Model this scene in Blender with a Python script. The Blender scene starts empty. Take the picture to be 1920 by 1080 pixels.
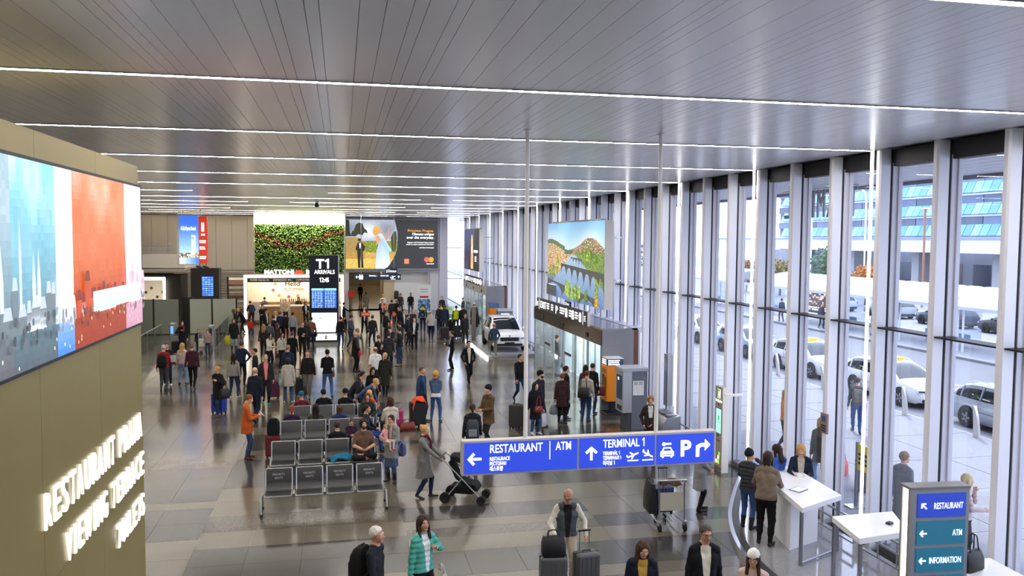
import bpy, bmesh, math, random
import numpy as np
from mathutils import Vector, Matrix
PI = math.pi
rnd = random.Random(7)
SC = bpy.context.scene
COL = SC.collection
# ------------------------------------------------------------------ camera
FPX, PITCH, YAW, ROLL, EYE = 1543.0, 0.0593, 0.2040, -0.00672, 6.0
_fw = np.array([math.sin(YAW)*math.cos(PITCH), math.cos(YAW)*math.cos(PITCH), -math.sin(PITCH)])
_r = np.array([math.cos(YAW), -math.sin(YAW), 0.0]); _d = np.cross(_fw, _r)
RT = math.cos(ROLL)*_r + math.sin(ROLL)*_d
DN = -math.sin(ROLL)*_r + math.cos(ROLL)*_d
cam_data = bpy.data.cameras.new('camera')
cam_data.sensor_width = 36.0
cam_data.lens = FPX/1920*36.0
cam_data.clip_end = 600
cam = bpy.data.objects.new('camera', cam_data); COL.objects.link(cam)
mw = Matrix.Identity(4)
for i in range(3):
    mw[i][0] = RT[i]; mw[i][1] = -DN[i]; mw[i][2] = -_fw[i]
mw[2][3] = EYE
cam.matrix_world = mw
SC.camera = cam
def G(px, py, z=0.0):
    """point of the place at height z that the survey of the photograph gives for a picture point"""
    d = RT*(px-960)/FPX + DN*(py-540)/FPX + _fw
    t = (z-EYE)/d[2]
    return Vector((d[0]*t, d[1]*t, z))
# ------------------------------------------------------------------ world, sun, exposure
SC.view_settings.view_transform = 'Standard'
SC.view_settings.look = 'None'
SC.view_settings.gamma = 1.0
SC.view_settings.use_curve_mapping = False
SC.view_settings.exposure = 0.56
W = bpy.data.worlds.new('overcast_sky'); SC.world = W; W.use_nodes = True
bg = W.node_tree.nodes['Background']
bg.inputs[0].default_value = (0.70, 0.76, 1.0, 1)
bg.inputs[1].default_value = 3.1
sun = bpy.data.lights.new('sun', 'SUN'); sun.energy = 1.7; sun.angle = 0.05; sun.color = (1.0, 0.95, 0.88)
so = bpy.data.objects.new('sun', sun); COL.objects.link(so)
so.rotation_euler = (math.radians(42), 0, math.radians(160))
SC.cycles.max_bounces = 7; SC.cycles.diffuse_bounces = 3; SC.cycles.glossy_bounces = 3; SC.cycles.transmission_bounces = 2; SC.cycles.transparent_max_bounces = 14
SC.cycles.caustics_reflective = False; SC.cycles.caustics_refractive = False; SC.cycles.sample_clamp_indirect = 6.0; SC.cycles.adaptive_threshold = 0.03
STRIP_POWER = 42.0      # emission of the linear LED lamps
# ------------------------------------------------------------------ materials
def lin(c):
    if isinstance(c, str):
        c = c.lstrip('#'); c = [int(c[i:i+2], 16)/255 for i in (0, 2, 4)]
    return tuple((x/12.92 if x <= 0.04045 else ((x+0.055)/1.055)**2.4) for x in c)
MATS = {}
def M(col, rough=0.6, metal=0.0, emit=0.0, noise=0.0, nscale=6.0, bump=0.0, bscale=40.0, name=None, spec=0.5, coat=0.0):
    key = (str(col), rough, metal, emit, noise, nscale, bump, bscale, name, spec, coat)
    if key in MATS: return MATS[key]
    m = bpy.data.materials.new(name or 'paint'); m.use_nodes = True
    nt = m.node_tree; b = nt.nodes['Principled BSDF']; c = lin(col)
    b.inputs['Base Color'].default_value = (*c, 1)
    b.inputs['Roughness'].default_value = rough
    b.inputs['Metallic'].default_value = metal
    b.inputs['Specular IOR Level'].default_value = spec
    if coat: b.inputs['Coat Weight'].default_value = coat
    if emit:
        b.inputs['Emission Color'].default_value = (*c, 1); b.inputs['Emission Strength'].default_value = emit
        if emit < 3.5: m.cycles.emission_sampling = 'NONE'
    if noise or bump:
        tc = nt.nodes.new('ShaderNodeTexCoord')
    if noise:
        n = nt.nodes.new('ShaderNodeTexNoise'); n.inputs['Scale'].default_value = nscale; n.inputs['Detail'].default_value = 5
        nt.links.new(tc.outputs['Object'], n.inputs['Vector'])
        r = nt.nodes.new('ShaderNodeMapRange')
        r.inputs[3].default_value = 1-noise; r.inputs[4].default_value = 1+noise
        nt.links.new(n.outputs['Fac'], r.inputs[0])
        mx = nt.nodes.new('ShaderNodeMix'); mx.data_type = 'RGBA'; mx.blend_type = 'MULTIPLY'; mx.inputs[0].default_value = 1
        mx.inputs[6].default_value = (*c, 1); nt.links.new(r.outputs[0], mx.inputs[7])
        nt.links.new(mx.outputs[2], b.inputs['Base Color'])
    if bump:
        n2 = nt.nodes.new('ShaderNodeTexNoise'); n2.inputs['Scale'].default_value = bscale; n2.inputs['Detail'].default_value = 3
        nt.links.new(tc.outputs['Object'], n2.inputs['Vector'])
        bp = nt.nodes.new('ShaderNodeBump'); bp.inputs['Strength'].default_value = bump; bp.inputs['Distance'].default_value = 0.02
        nt.links.new(n2.outputs['Fac'], bp.inputs['Height']); nt.links.new(bp.outputs[0], b.inputs['Normal'])
    MATS[key] = m
    return m
def glass(tint=(0.93, 0.96, 0.97), refl=0.10, name='window_glass'):
    key = ('glass', tint, refl)
    if key in MATS: return MATS[key]
    m = bpy.data.materials.new(name); m.use_nodes = True; nt = m.node_tree; nt.nodes.clear()
    o = nt.nodes.new('ShaderNodeOutputMaterial'); t = nt.nodes.new('ShaderNodeBsdfTransparent'); g = nt.nodes.new('ShaderNodeBsdfGlossy')
    t.inputs[0].default_value = (*tint, 1); g.inputs['Roughness'].default_value = 0.01
    f = nt.nodes.new('ShaderNodeLayerWeight'); p5 = nt.nodes.new('ShaderNodeMath'); p5.operation = 'POWER'; p5.inputs[1].default_value = 5.0
    nt.links.new(f.outputs['Facing'], p5.inputs[0])
    k = nt.nodes.new('ShaderNodeMath'); k.operation = 'MULTIPLY_ADD'; k.inputs[1].default_value = 0.85; k.inputs[2].default_value = refl*.5
    k.use_clamp = True
    mx = nt.nodes.new('ShaderNodeMixShader')
    nt.links.new(p5.outputs[0], k.inputs[0]); nt.links.new(k.outputs[0], mx.inputs[0])
    nt.links.new(t.outputs[0], mx.inputs[1]); nt.links.new(g.outputs[0], mx.inputs[2]); nt.links.new(mx.outputs[0], o.inputs[0])
    MATS[key] = m
    return m
def granite(col, rough=0.14, vary=0.16, name='polished_granite'):
    key = ('granite', str(col), rough)
    if key in MATS: return MATS[key]
    m = bpy.data.materials.new(name); m.use_nodes = True; nt = m.node_tree; b = nt.nodes['Principled BSDF']
    c = lin(col); tc = nt.nodes.new('ShaderNodeNewGeometry')
    n1 = nt.nodes.new('ShaderNodeTexNoise'); n1.inputs['Scale'].default_value = 45; n1.inputs['Detail'].default_value = 6
    n2 = nt.nodes.new('ShaderNodeTexNoise'); n2.inputs['Scale'].default_value = 0.9; n2.inputs['Detail'].default_value = 3
    for n in (n1, n2): nt.links.new(tc.outputs['Position'], n.inputs['Vector'])
    r = nt.nodes.new('ShaderNodeMapRange'); r.inputs[1].default_value = .3; r.inputs[2].default_value = .7; r.inputs[3].default_value = 1-vary; r.inputs[4].default_value = 1+vary
    nt.links.new(n1.outputs['Fac'], r.inputs[0])
    oi = nt.nodes.new('ShaderNodeObjectInfo')
    r2 = nt.nodes.new('ShaderNodeMapRange'); r2.inputs[3].default_value = .86; r2.inputs[4].default_value = 1.14
    nt.links.new(n2.outputs['Fac'], r2.inputs[0])
    mu = nt.nodes.new('ShaderNodeMath'); mu.operation = 'MULTIPLY'
    nt.links.new(r.outputs[0], mu.inputs[0]); nt.links.new(r2.outputs[0], mu.inputs[1])
    mx = nt.nodes.new('ShaderNodeMix'); mx.data_type = 'RGBA'; mx.blend_type = 'MULTIPLY'; mx.inputs[0].default_value = 1
    mx.inputs[6].default_value = (*c, 1); nt.links.new(mu.outputs[0], mx.inputs[7]); nt.links.new(mx.outputs[2], b.inputs['Base Color'])
    b.inputs['Roughness'].default_value = rough; b.inputs['IOR'].default_value = 1.55
    MATS[key] = m
    return m
# ------------------------------------------------------------------ mesh builder
class MB:
    def __init__(s): s.v = []; s.f = []; s.m = []; s.mi = 0
    def mat(s, i): s.mi = i; return s
    def add(s, vs, fs):
        o = len(s.v); s.v += [tuple(map(float, v)) for v in vs]; s.f += [tuple(o+i for i in f) for f in fs]; s.m += [s.mi]*len(fs); return s
    def box(s, c, d, rz=0.0, rx=0.0, ry=0.0):
        R = Matrix.Rotation(rz, 3, 'Z') @ Matrix.Rotation(ry, 3, 'Y') @ Matrix.Rotation(rx, 3, 'X')
        vs = [Vector(c)+R @ Vector((x*d[0]/2, y*d[1]/2, z*d[2]/2)) for x, y, z in ((-1,-1,-1),(1,-1,-1),(1,1,-1),(-1,1,-1),(-1,-1,1),(1,-1,1),(1,1,1),(-1,1,1))]
        return s.add(vs, [(0,3,2,1),(4,5,6,7),(0,1,5,4),(1,2,6,5),(2,3,7,6),(3,0,4,7)])
    def bb(s, x0, x1, y0, y1, z0, z1): return s.box(((x0+x1)/2, (y0+y1)/2, (z0+z1)/2), (abs(x1-x0), abs(y1-y0), abs(z1-z0)))
    def loft(s, rings, caps=True, closed=True):
        n = len(rings[0]); vs = [p for r in rings for p in r]; fs = []
        for i in range(len(rings)-1):
            for j in range(n if closed else n-1):
                k = (j+1) % n; fs.append((i*n+j, i*n+k, (i+1)*n+k, (i+1)*n+j))
        if caps: fs += [tuple(reversed(range(n))), tuple((len(rings)-1)*n+j for j in range(n))]
        return s.add(vs, fs)
    def cyl(s, a, b, r0, r1=None, n=10, caps=True):
        a, b = Vector(a), Vector(b); r1 = r0 if r1 is None else r1; d = (b-a)
        if d.length < 1e-6: return s
        d.normalize(); u = d.orthogonal().normalized(); w = d.cross(u)
        ring = lambda p, r: [p+u*(math.cos(2*PI*i/n)*r)+w*(math.sin(2*PI*i/n)*r) for i in range(n)]
        return s.loft([ring(a, r0), ring(b, r1)], caps)
    def tube(s, pts, r, n=8, closed=False):
        pts = [Vector(p) for p in pts]; rings = []; u = None
        for i, p in enumerate(pts):
            a = pts[max(i-1, 0)]; b = pts[min(i+1, len(pts)-1)]; d = (b-a).normalized()
            u = d.orthogonal().normalized() if u is None else (u-d*u.dot(d)).normalized(); w = d.cross(u)
            rr = r[i] if isinstance(r, (list, tuple)) else r
            rings.append([p+u*(math.cos(2*PI*k/n)*rr)+w*(math.sin(2*PI*k/n)*rr) for k in range(n)])
        return s.loft(rings, True)
    def lathe(s, prof, c=(0, 0, 0), n=16, axis='Z'):
        rings = []
        for r, z in prof:
            ring = []
            for i in range(n):
                x, y = math.cos(2*PI*i/n)*r, math.sin(2*PI*i/n)*r
                p = (x, y, z) if axis == 'Z' else ((z, x, y) if axis == 'X' else (y, z, x))
                ring.append(Vector(c)+Vector(p))
            rings.append(ring)
        return s.loft(rings, True)
    def sphere(s, c, r, n=10, k=7, sc=(1, 1, 1)):
        rings = []
        for i in range(k):
            t = -PI/2+PI*(i+.02)/(k-1+.04) if k > 1 else 0
            rings.append([Vector(c)+Vector((math.cos(t)*math.cos(2*PI*j/n)*r*sc[0], math.cos(t)*math.sin(2*PI*j/n)*r*sc[1], math.sin(t)*r*sc[2])) for j in range(n)])
        return s.loft(rings, True)
    def prism(s, poly, o, r, u, t):
        """polygon (2d) in the plane o + a*r + b*u, thickness t along r x u"""
        o, r, u = Vector(o), Vector(r), Vector(u); nrm = r.cross(u).normalized()*t
        A = [o+r*a+u*b for a, b in poly]; n = len(A)
        vs = A+[p+nrm for p in A]
        fs = [tuple(reversed(range(n))), tuple(range(n, 2*n))]+[(i, (i+1) % n, n+(i+1) % n, n+i) for i in range(n)]
        return s.add(vs, fs)
    def build(s, name, mats, parent=None, smooth=False, bevel=0.0, seg=2):
        me = bpy.data.meshes.new(name); me.from_pydata(s.v, [], s.f)
        if not isinstance(mats, (list, tuple)): mats = [mats]
        for m in mats: me.materials.append(m)
        if len(mats) > 1: me.polygons.foreach_set('material_index', s.m)
        if smooth: me.polygons.foreach_set('use_smooth', [True]*len(me.polygons))
        me.update()
        if smooth:
            try: me.set_sharp_from_angle(angle=math.radians(42))
            except Exception: pass
        o = bpy.data.objects.new(name, me); COL.objects.link(o)
        if parent is not None: o.parent = parent
        if bevel:
            b = o.modifiers.new('edge', 'BEVEL'); b.width = bevel; b.segments = seg; b.limit_method = 'ANGLE'; b.angle_limit = 0.7
        return o
def thing(name, label, cat, loc=(0, 0, 0), rz=0.0, group=None):
    o = bpy.data.objects.new(name, None); COL.objects.link(o); o.empty_display_size = 0.1
    o.location = loc; o.rotation_euler = (0, 0, rz); o['label'] = label; o['category'] = cat
    if group: o['group'] = group
    return o
def tag(o, label, cat, group=None, kind=None):
    o['label'] = label; o['category'] = cat
    if group: o['group'] = group
    if kind: o['kind'] = kind
    return o
def structure(o, label=None, cat=None):
    o['kind'] = 'structure'
    if label: o['label'] = label
    if cat: o['category'] = cat
    return o
def root(name, label, cat, loc=(0, 0, 0)):
    return structure(thing(name, label, cat, loc), label, cat)
def copy_tree(o, parent=None):
    c = o.copy(); COL.objects.link(c)
    if parent is not None: c.parent = parent
    for ch in list(o.children): copy_tree(ch, c)
    return c
def share(src, name, loc, parent=None, rz=0.0, scale=None):
    o = bpy.data.objects.new(name, src.data); COL.objects.link(o); o.location = loc; o.rotation_euler = (0, 0, rz)
    if parent is not None: o.parent = parent
    if scale: o.scale = scale
    for md in src.modifiers:
        b = o.modifiers.new('edge', 'BEVEL'); b.width = md.width; b.segments = md.segments; b.limit_method = 'ANGLE'; b.angle_limit = 0.7
    return o
FONT_CACHE = {}
def txt(s, h, pos, right, up, mat, parent=None, align='LEFT', bold=0.0, xs=1.0, depth=0.004, name='lettering', fit=None):
    """lettering with capital height h, standing on pos, as a thin mesh"""
    key = (s, bold, depth/h if h else 0, align)
    s = s.replace('1', '\U0001D7E3')
    cu = bpy.data.curves.new('text', 'FONT'); cu.body = s; cu.size = 1.0/0.70; cu.align_x = align
    cu.offset = bold; cu.extrude = 0.0; cu.resolution_u = 3
    ob = bpy.data.objects.new('text', cu)
    me = bpy.data.meshes.new_from_object(ob)
    bpy.data.objects.remove(ob); bpy.data.curves.remove(cu)
    r, u = Vector(right).normalized(), Vector(up).normalized(); n = r.cross(u)
    co = np.empty(len(me.vertices)*3, dtype=np.float32); me.vertices.foreach_get('co', co); co = co.reshape(-1, 3)
    if fit is not None and len(co):
        w = (co[:, 0].max()-co[:, 0].min())*h
        if w > 0: xs = fit/w
    P0 = Vector(pos)
    A = np.array([[r[i]*h*xs, u[i]*h, n[i]] for i in range(3)])
    co2 = co.copy(); co2[:, 2] = depth
    out = co2 @ A.T + np.array(P0)
    me.vertices.foreach_set('co', out.astype(np.float32).ravel()); me.materials.clear(); me.materials.append(mat); me.update()
    me.name = name
    o = bpy.data.objects.new(name, me); COL.objects.link(o)
    if parent is not None:
        o.parent = parent; o.matrix_parent_inverse = (Matrix.Translation(parent.location) @ parent.rotation_euler.to_matrix().to_4x4()).inverted() if parent.parent is None else Matrix.Identity(4)
    return o
def at_world(o, parent):
    """keep a mesh modelled in place while it hangs under a thing that stands elsewhere"""
    o.parent = parent
    o.matrix_parent_inverse = (Matrix.Translation(parent.location) @ parent.rotation_euler.to_matrix().to_4x4()).inverted()
    return o
def hexmix(a, b, t):
    A = [int(a[i:i+2], 16) for i in (1, 3, 5)]; B = [int(b[i:i+2], 16) for i in (1, 3, 5)]
    t = max(0, min(1, t)); return '#%02x%02x%02x' % tuple(int(x+(y-x)*t) for x, y in zip(A, B))
def jit(c, a, r=rnd):
    A = [int(c[i:i+2], 16) for i in (1, 3, 5)]; k = 1+r.uniform(-a, a)
    return '#%02x%02x%02x' % tuple(max(0, min(255, int(x*k))) for x in A)
WHITE = M('#f2f2f0', .5, name='white_paint')
STEEL = M('#b9bcc0', .28, .9, name='brushed_steel')
DARK = M('#1b1c1f', .45, name='black_plastic')
RUBBER = M('#141415', .8, name='rubber')
CHROME = M('#d8dadd', .12, 1.0, name='chrome')
# ------------------------------------------------------------------ hall: floor
ZC, XF, YEND = 7.75, 10.0, 69.0
XW = -17.0
mb = MB(); mb.bb(XW, 10.3, -2, 110, -0.20, -0.006)
floor = structure(mb.build('floor', M('#4a4743', .5, name='joint_grout')), 'polished granite hall floor in grey and beige bands', 'floor')
LT, DK, MD = granite('#6a6355', .16), granite('#413e3a', .16), granite('#585146', .16)
def tile_piece(b, x0, x1, y0, y1):
    g = .004
    b.bb(x0+g, x1-g, y0+g, y1-g, -.02, 0)
near, far = [], {0: MB(), 1: MB(), 2: MB()}
fix = {1: [(14.6, 16.38, 1), (16.38, 17.3, 0), (17.3, 18.3, 2), (18.3, 20.3, 0), (20.3, 21.4, 1)], 2: [(14.25, 15.4, 1), (15.4, 16.2, 0), (16.2, 16.7, 2), (16.7, 17.2, 0), (17.2, 18.1, 1), (18.1, 19.3, 0), (19.3, 20.4, 1)], 0: [(14.9, 16.95, 0), (16.95, 18.9, 1), (18.9, 19.4, 0), (19.4, 20.35, 1)], 3: [(14.2, 15.4, 1), (15.4, 16.2, 0), (16.2, 16.9, 1), (16.9, 19.3, 0), (19.3, 20.5, 1)]}
cols = [(-2.81+4.06*k-4.06) for k in range(-3, 5)]
for ci, cx in enumerate(cols):
    k = ci-3
    segs = list(fix.get(k, []))
    y = segs[0][0] if segs else 14.6
    lo = y; dark = True
    while lo > -2:
        L = rnd.choice((.49, .98, .98, 1.47)); segs.insert(0, (lo-L, lo, rnd.choice((0, 0, 0, 2, 1)))); lo -= L
    hi = segs[-1][1]; t = 0
    while hi < 69:
        L = rnd.choice((.49, .98, .98, 1.47, 1.96)); t = 0 if t else rnd.choice((1, 1, 2)); segs.append((hi, hi+L, t)); hi += L
    for (y0, y1, t) in segs:
        n = max(1, round((y1-y0)/.98))
        for j in range(n):
            for i in range(4):
                x0 = cx+i*1.015; x1 = min(x0+1.015, 10.3)
                if x0 >= 10.2: continue
                a, b = y0+(y1-y0)*j/n, y0+(y1-y0)*(j+1)/n
                near.append((x0, x1, a, b, t))
def seen_rank(t):
    x, y = (t[0]+t[1])/2, (t[2]+t[3])/2
    return y+abs(x-y*.2)*.35 if y > 12.2 and -3 < x < 9.8 else 999
near.sort(key=seen_rank)
for i, (x0, x1, a, b, t) in enumerate(near):
    if i < 290:
        q = MB(); tile_piece(q, x0, x1, a, b); q.build('floor_tile', (LT, DK, MD)[t], floor)
    else: tile_piece(far[t], x0, x1, a, b)
for t in far:
    o = far[t].build('floor_tiles', (LT, DK, MD)[t], floor); o['kind'] = 'stuff'
mb = MB(); mb.bb(.4, 7.3, 69, 110, -.006, 0); mb.build('corridor_floor', granite('#9b8a70'), floor)
# ------------------------------------------------------------------ ceiling of long metal strips
mb = MB(); mb.bb(XW, 10.7, -2, 69.4, ZC+.03, ZC+.25)
ceiling = structure(mb.build('ceiling', M('#8c8c90', .6, name='ceiling_void')), 'grey metal strip ceiling with narrow dark joints', 'ceiling')
CM = M('#ecedf4', .25, .0, name='ceiling_metal', noise=.04, nscale=.6, spec=.8)
x = XW
while x < XF-.05:
    w = rnd.choice((.11, .11, .2, .2, .3, .3)); w = min(w, XF-x)
    mb = MB(); mb.bb(x+.0025, x+w-.0025, -2, 69.0, ZC, ZC+.02); mb.build('ceiling_strip', CM, ceiling); x += w
LED = M('#fff8ef', .5, emit=STRIP_POWER, name='led_diffuser')
HOUSING = M('#8f9095', .5, name='lamp_housing')
ORD = ['first', 'second', 'third', 'fourth', 'fifth', 'sixth', 'seventh', 'eighth', 'ninth', 'tenth', 'eleventh', 'twelfth', 'thirteenth', 'fourteenth']
for k in range(-1, 13):
    y = 9.59+4.645*k if k >= 0 else 5.25
    segs = [(-16.5, 9.98)] if k < 5 else ([(-16.5, -6.5+((k*5) % 3)), (-3.5+((k*7) % 4), 9.98)] if k % 2 else [(-12.0, 3.5), (5.0, 9.98)])
    t = thing('ceiling_light', f'long white linear LED lamp in the ceiling, {ORD[k+1]} from the camera', 'ceiling light', (0, y, ZC), 0, 'linear ceiling lamps')
    for a, b in segs:
        mb = MB(); mb.bb(a, b, -.045, .045, -.012, .03); mb.build('diffuser', LED, t)
        mb = MB(); mb.bb(a-.02, b, -.06, -.047, -.014, .03); mb.bb(a-.02, b, .047, .06, -.014, .03); mb.build('housing', HOUSING, t)
    if k >= 0:
        mb = MB(); mb.bb(9.995, 10.03, -.03, .03, -7.6 if not (27 < y < 38 or 49 < y < 61) else -4.7, 0); mb.build('wall_strip', M('#ffffff', .5, emit=2.6, name='led_wall_strip'), t)
# ------------------------------------------------------------------ glass facade (right-hand wall)
wall_r = root('wall_right', 'tall glazed facade of pale aluminium fins and panes', 'facade wall')
FIN = M('#ececf3', .42, .1, name='fin_aluminium')
GASK = M('#2a2a30', .6, name='gasket'); FRM = M('#d4d3de', .45, .1, name='frame_aluminium')
GL = glass()
VEST = [(27.3, 37.7), (50.6, 60.8)]
def invest(y): return any(a-.05 < y < b for a, b in VEST)
def finmesh(z0):
    b = MB(); sec = [(0.0, .03), (.03, 0), (.23, 0), (.24, .02), (.24, .12), (.23, .14), (.03, .14), (0, .11)]
    b.loft([[(10+p, q, z) for p, q in sec] for z in (z0, ZC)]); return b
def gaskmesh(z0):
    b = MB(); b.bb(10.24, 10.27, .0, .14, z0, ZC); return b
def frmesh(z0):
    b = MB(); b.bb(10.27, 10.38, -.02, .16, z0, ZC-.25); b.bb(10.38, 10.46, -.05, .19, z0, ZC-.25); return b
srcs = {}
for z0 in (0.0, 2.95): srcs[z0] = None
yk = 13.97-1.5483*9; n = 0
while yk < 69:
    z0 = 2.95 if invest(yk+.07) else 0.0
    if srcs[z0] is None:
        f0 = finmesh(z0).build('mullion', FIN, wall_r, smooth=False); g0 = gaskmesh(z0).build('gasket', GASK, f0); h0 = frmesh(z0).build('mullion_frame', FRM, f0)
        f0.location = (0, yk, 0); srcs[z0] = (f0, g0, h0)
    else:
        f, g, h = srcs[z0]; o = share(f, 'mullion', (0, yk, 0), wall_r); share(g, 'gasket', (0, 0, 0), o); share(h, 'mullion_frame', (0, 0, 0), o)
    ym = yk+.14; yn = yk+1.5483
    mid = (ym+yn)/2
    lo = 2.95 if invest(mid) else .12
    q = MB(); q.bb(10.405, 10.42, ym, yn, lo, 4.33); q.build('window_pane', GL, wall_r)
    q = MB(); q.bb(10.405, 10.42, ym, yn, 4.37, ZC-.3); q.build('window_pane', GL, wall_r)
    q = MB(); q.bb(10.05, 10.4, ym, yn, 4.335, 4.365); q.build('transom', M('#151518', .5, name='black_bar'), wall_r)
    q = MB(); q.bb(10.28, 10.5, ym, yn, ZC-.32, ZC); q.build('header', M('#2c2c30', .6, name='dark_header'), wall_r)
    if lo < 1:
        q = MB(); q.bb(10.22, 10.5, ym, yn, 0, .12); q.build('sill', M('#77777c', .5, .5, name='sill_metal'), wall_r)
    yk = yn; n += 1
# low heating rail at the foot of the glass
RAILM = M('#a9abb0', .35, .8, name='rail_steel')
def rail_unit(y0, y1, lab):
    t = thing('guard_rail', lab, 'rail', (9.78, (y0+y1)/2, 0), 0, 'low rails along the glass')
    h = (y1-y0)/2
    for z in (.58, .38, .1):
        mb = MB(); mb.bb(-.02, .02, -h, h, z-.018, z+.018); mb.build('bar', RAILM, t)
    n = max(2, round((y1-y0)/.55))
    for i in range(n+1):
        mb = MB(); y = -h+2*h*i/n; mb.bb(-.012, .012, y-.012, y+.012, 0, .58); mb.build('upright', RAILM, t)
rail_unit(9.6, 13.9, 'low steel rail along the glass behind the lit totem')
rail_unit(14.1, 18.4, 'low steel rail along the glass behind the two counters')
rail_unit(20.0, 23.2, 'low steel rail along the glass beside the steel bins')
rail_unit(38.4, 49.6, 'low steel rail along the glass beside the white show car')
# ------------------------------------------------------------------ far and side walls
WALLG = M('#cfc5b2', .7, noise=.05, nscale=.5, name='beige_wall')
wall_b = root('wall_back', 'far end wall of pale panels with a corridor opening', 'wall')
mb = MB(); mb.bb(XW, .2, 69, 69.4, 3.25, ZC); mb.build('upper_wall', WALLG, wall_b)
for i in range(9):
    mb = MB(); x0 = XW+i*1.2; mb.bb(x0+.01, x0+1.19, 68.93, 69.0, 3.4, ZC-.02); mb.build('wall_panel', WALLG, wall_b)
mb = MB(); mb.bb(XW, .2, 69, 69.4, 0, 3.25); mb.build('lower_wall', M('#a39a8b', .5, name='taupe_wall'), wall_b)
for i in range(14):
    mb = MB(); mb.bb(-12, -6.4, 68.94, 69, .2+i*.22, .38+i*.22); mb.build('cladding_board', M('#a89f90', .5, noise=.08, nscale=2, name='taupe_board'), wall_b)
mb = MB(); mb.bb(.2, 8.72, 69, 69.5, 3.2, ZC); mb.bb(.2, .55, 69, 69.5, 0, 3.2); mb.bb(7.25, 8.72, 69, 69.5, 0, 3.2); mb.build('portal_wall', M('#d2d2d8', .5, name='grey_portal'), wall_b)
mb = MB(); mb.bb(8.02, 8.7, 68.9, 69.0, 0, ZC); mb.build('pilaster', M('#cfced8', .45, name='lilac_panel'), wall_b)
mb = MB(); mb.bb(4.3, 7.25, 69.6, 69.9, 0, 3.3); mb.build('white_partition', M('#efeeea', .6, name='white_wall'), wall_b)
mb = MB(); mb.bb(3.4, 4.3, 69.6, 75, 0, 3.3); mb.build('corridor_pier', M('#d9c6a0', .6, name='cream_pier'), wall_b)
mb = MB(); mb.bb(.2, 7.3, 69.5, 110, 3.3, 3.5); mb.build('corridor_ceiling', M('#8d8a86', .5, name='corridor_ceiling'), wall_b)
mb = MB(); mb.bb(.0, .4, 69.5, 110, 0, 3.3); mb.bb(7.3, 7.7, 69.9, 110, 0, 3.3); mb.bb(.2, 7.3, 109, 110, 0, 3.3); mb.build('corridor_wall', M('#cbb896', .6, name='corridor_wall'), wall_b)
for i in range(5):
    mb = MB(); mb.bb(1.2, 6.4, 74+7*i, 74.25+7*i, 3.26, 3.298); t = tag(mb.build('corridor_light', M('#fff1d6', .5, emit=9, name='warm_led')), f'warm lamp in the ceiling of the far corridor, {ORD[i]} one in', 'ceiling light', 'corridor lamps')
for i in range(4):
    t = thing('wall_washer', f'slim ceiling lamp washing the far beige wall, {ORD[i]} from the gold wall', 'ceiling light', (-14.6+i*2.4, 67.6, ZC), 0, 'wall washing lamps'); mb = MB(); mb.bb(-.9, .9, -.06, .06, -.05, 0); mb.build('diffuser', M('#fff2dc', .5, emit=7, name='warm_washer'), t); mb = MB(); mb.bb(-.94, .94, -.09, -.06, -.07, 0); mb.build('housing', HOUSING, t)
mb = MB(); mb.bb(8.72, 10.0, 69.1, 69.12, 0, ZC-.1); mb.build('window_pane', glass(), wall_b)
for z in (2.6, 5.2):
    mb = MB(); mb.bb(8.72, 10.0, 69.05, 69.2, z, z+.07); mb.build('window_bar', FRM, wall_b)
mb = MB(); mb.bb(XW-.3, XW, -2, 69.4, 0, ZC+.3); structure(mb.build('wall_left', M('#a39a8a', .7, name='left_wall')), 'beige side wall far off behind the partitions', 'wall')
mb = MB(); mb.bb(XW, 10.5, -2.3, -2, 0, ZC+.3); structure(mb.build('wall_front', M('#b5b2ac', .7, name='end_wall')), 'pale end wall behind the viewing gallery', 'wall')
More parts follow.
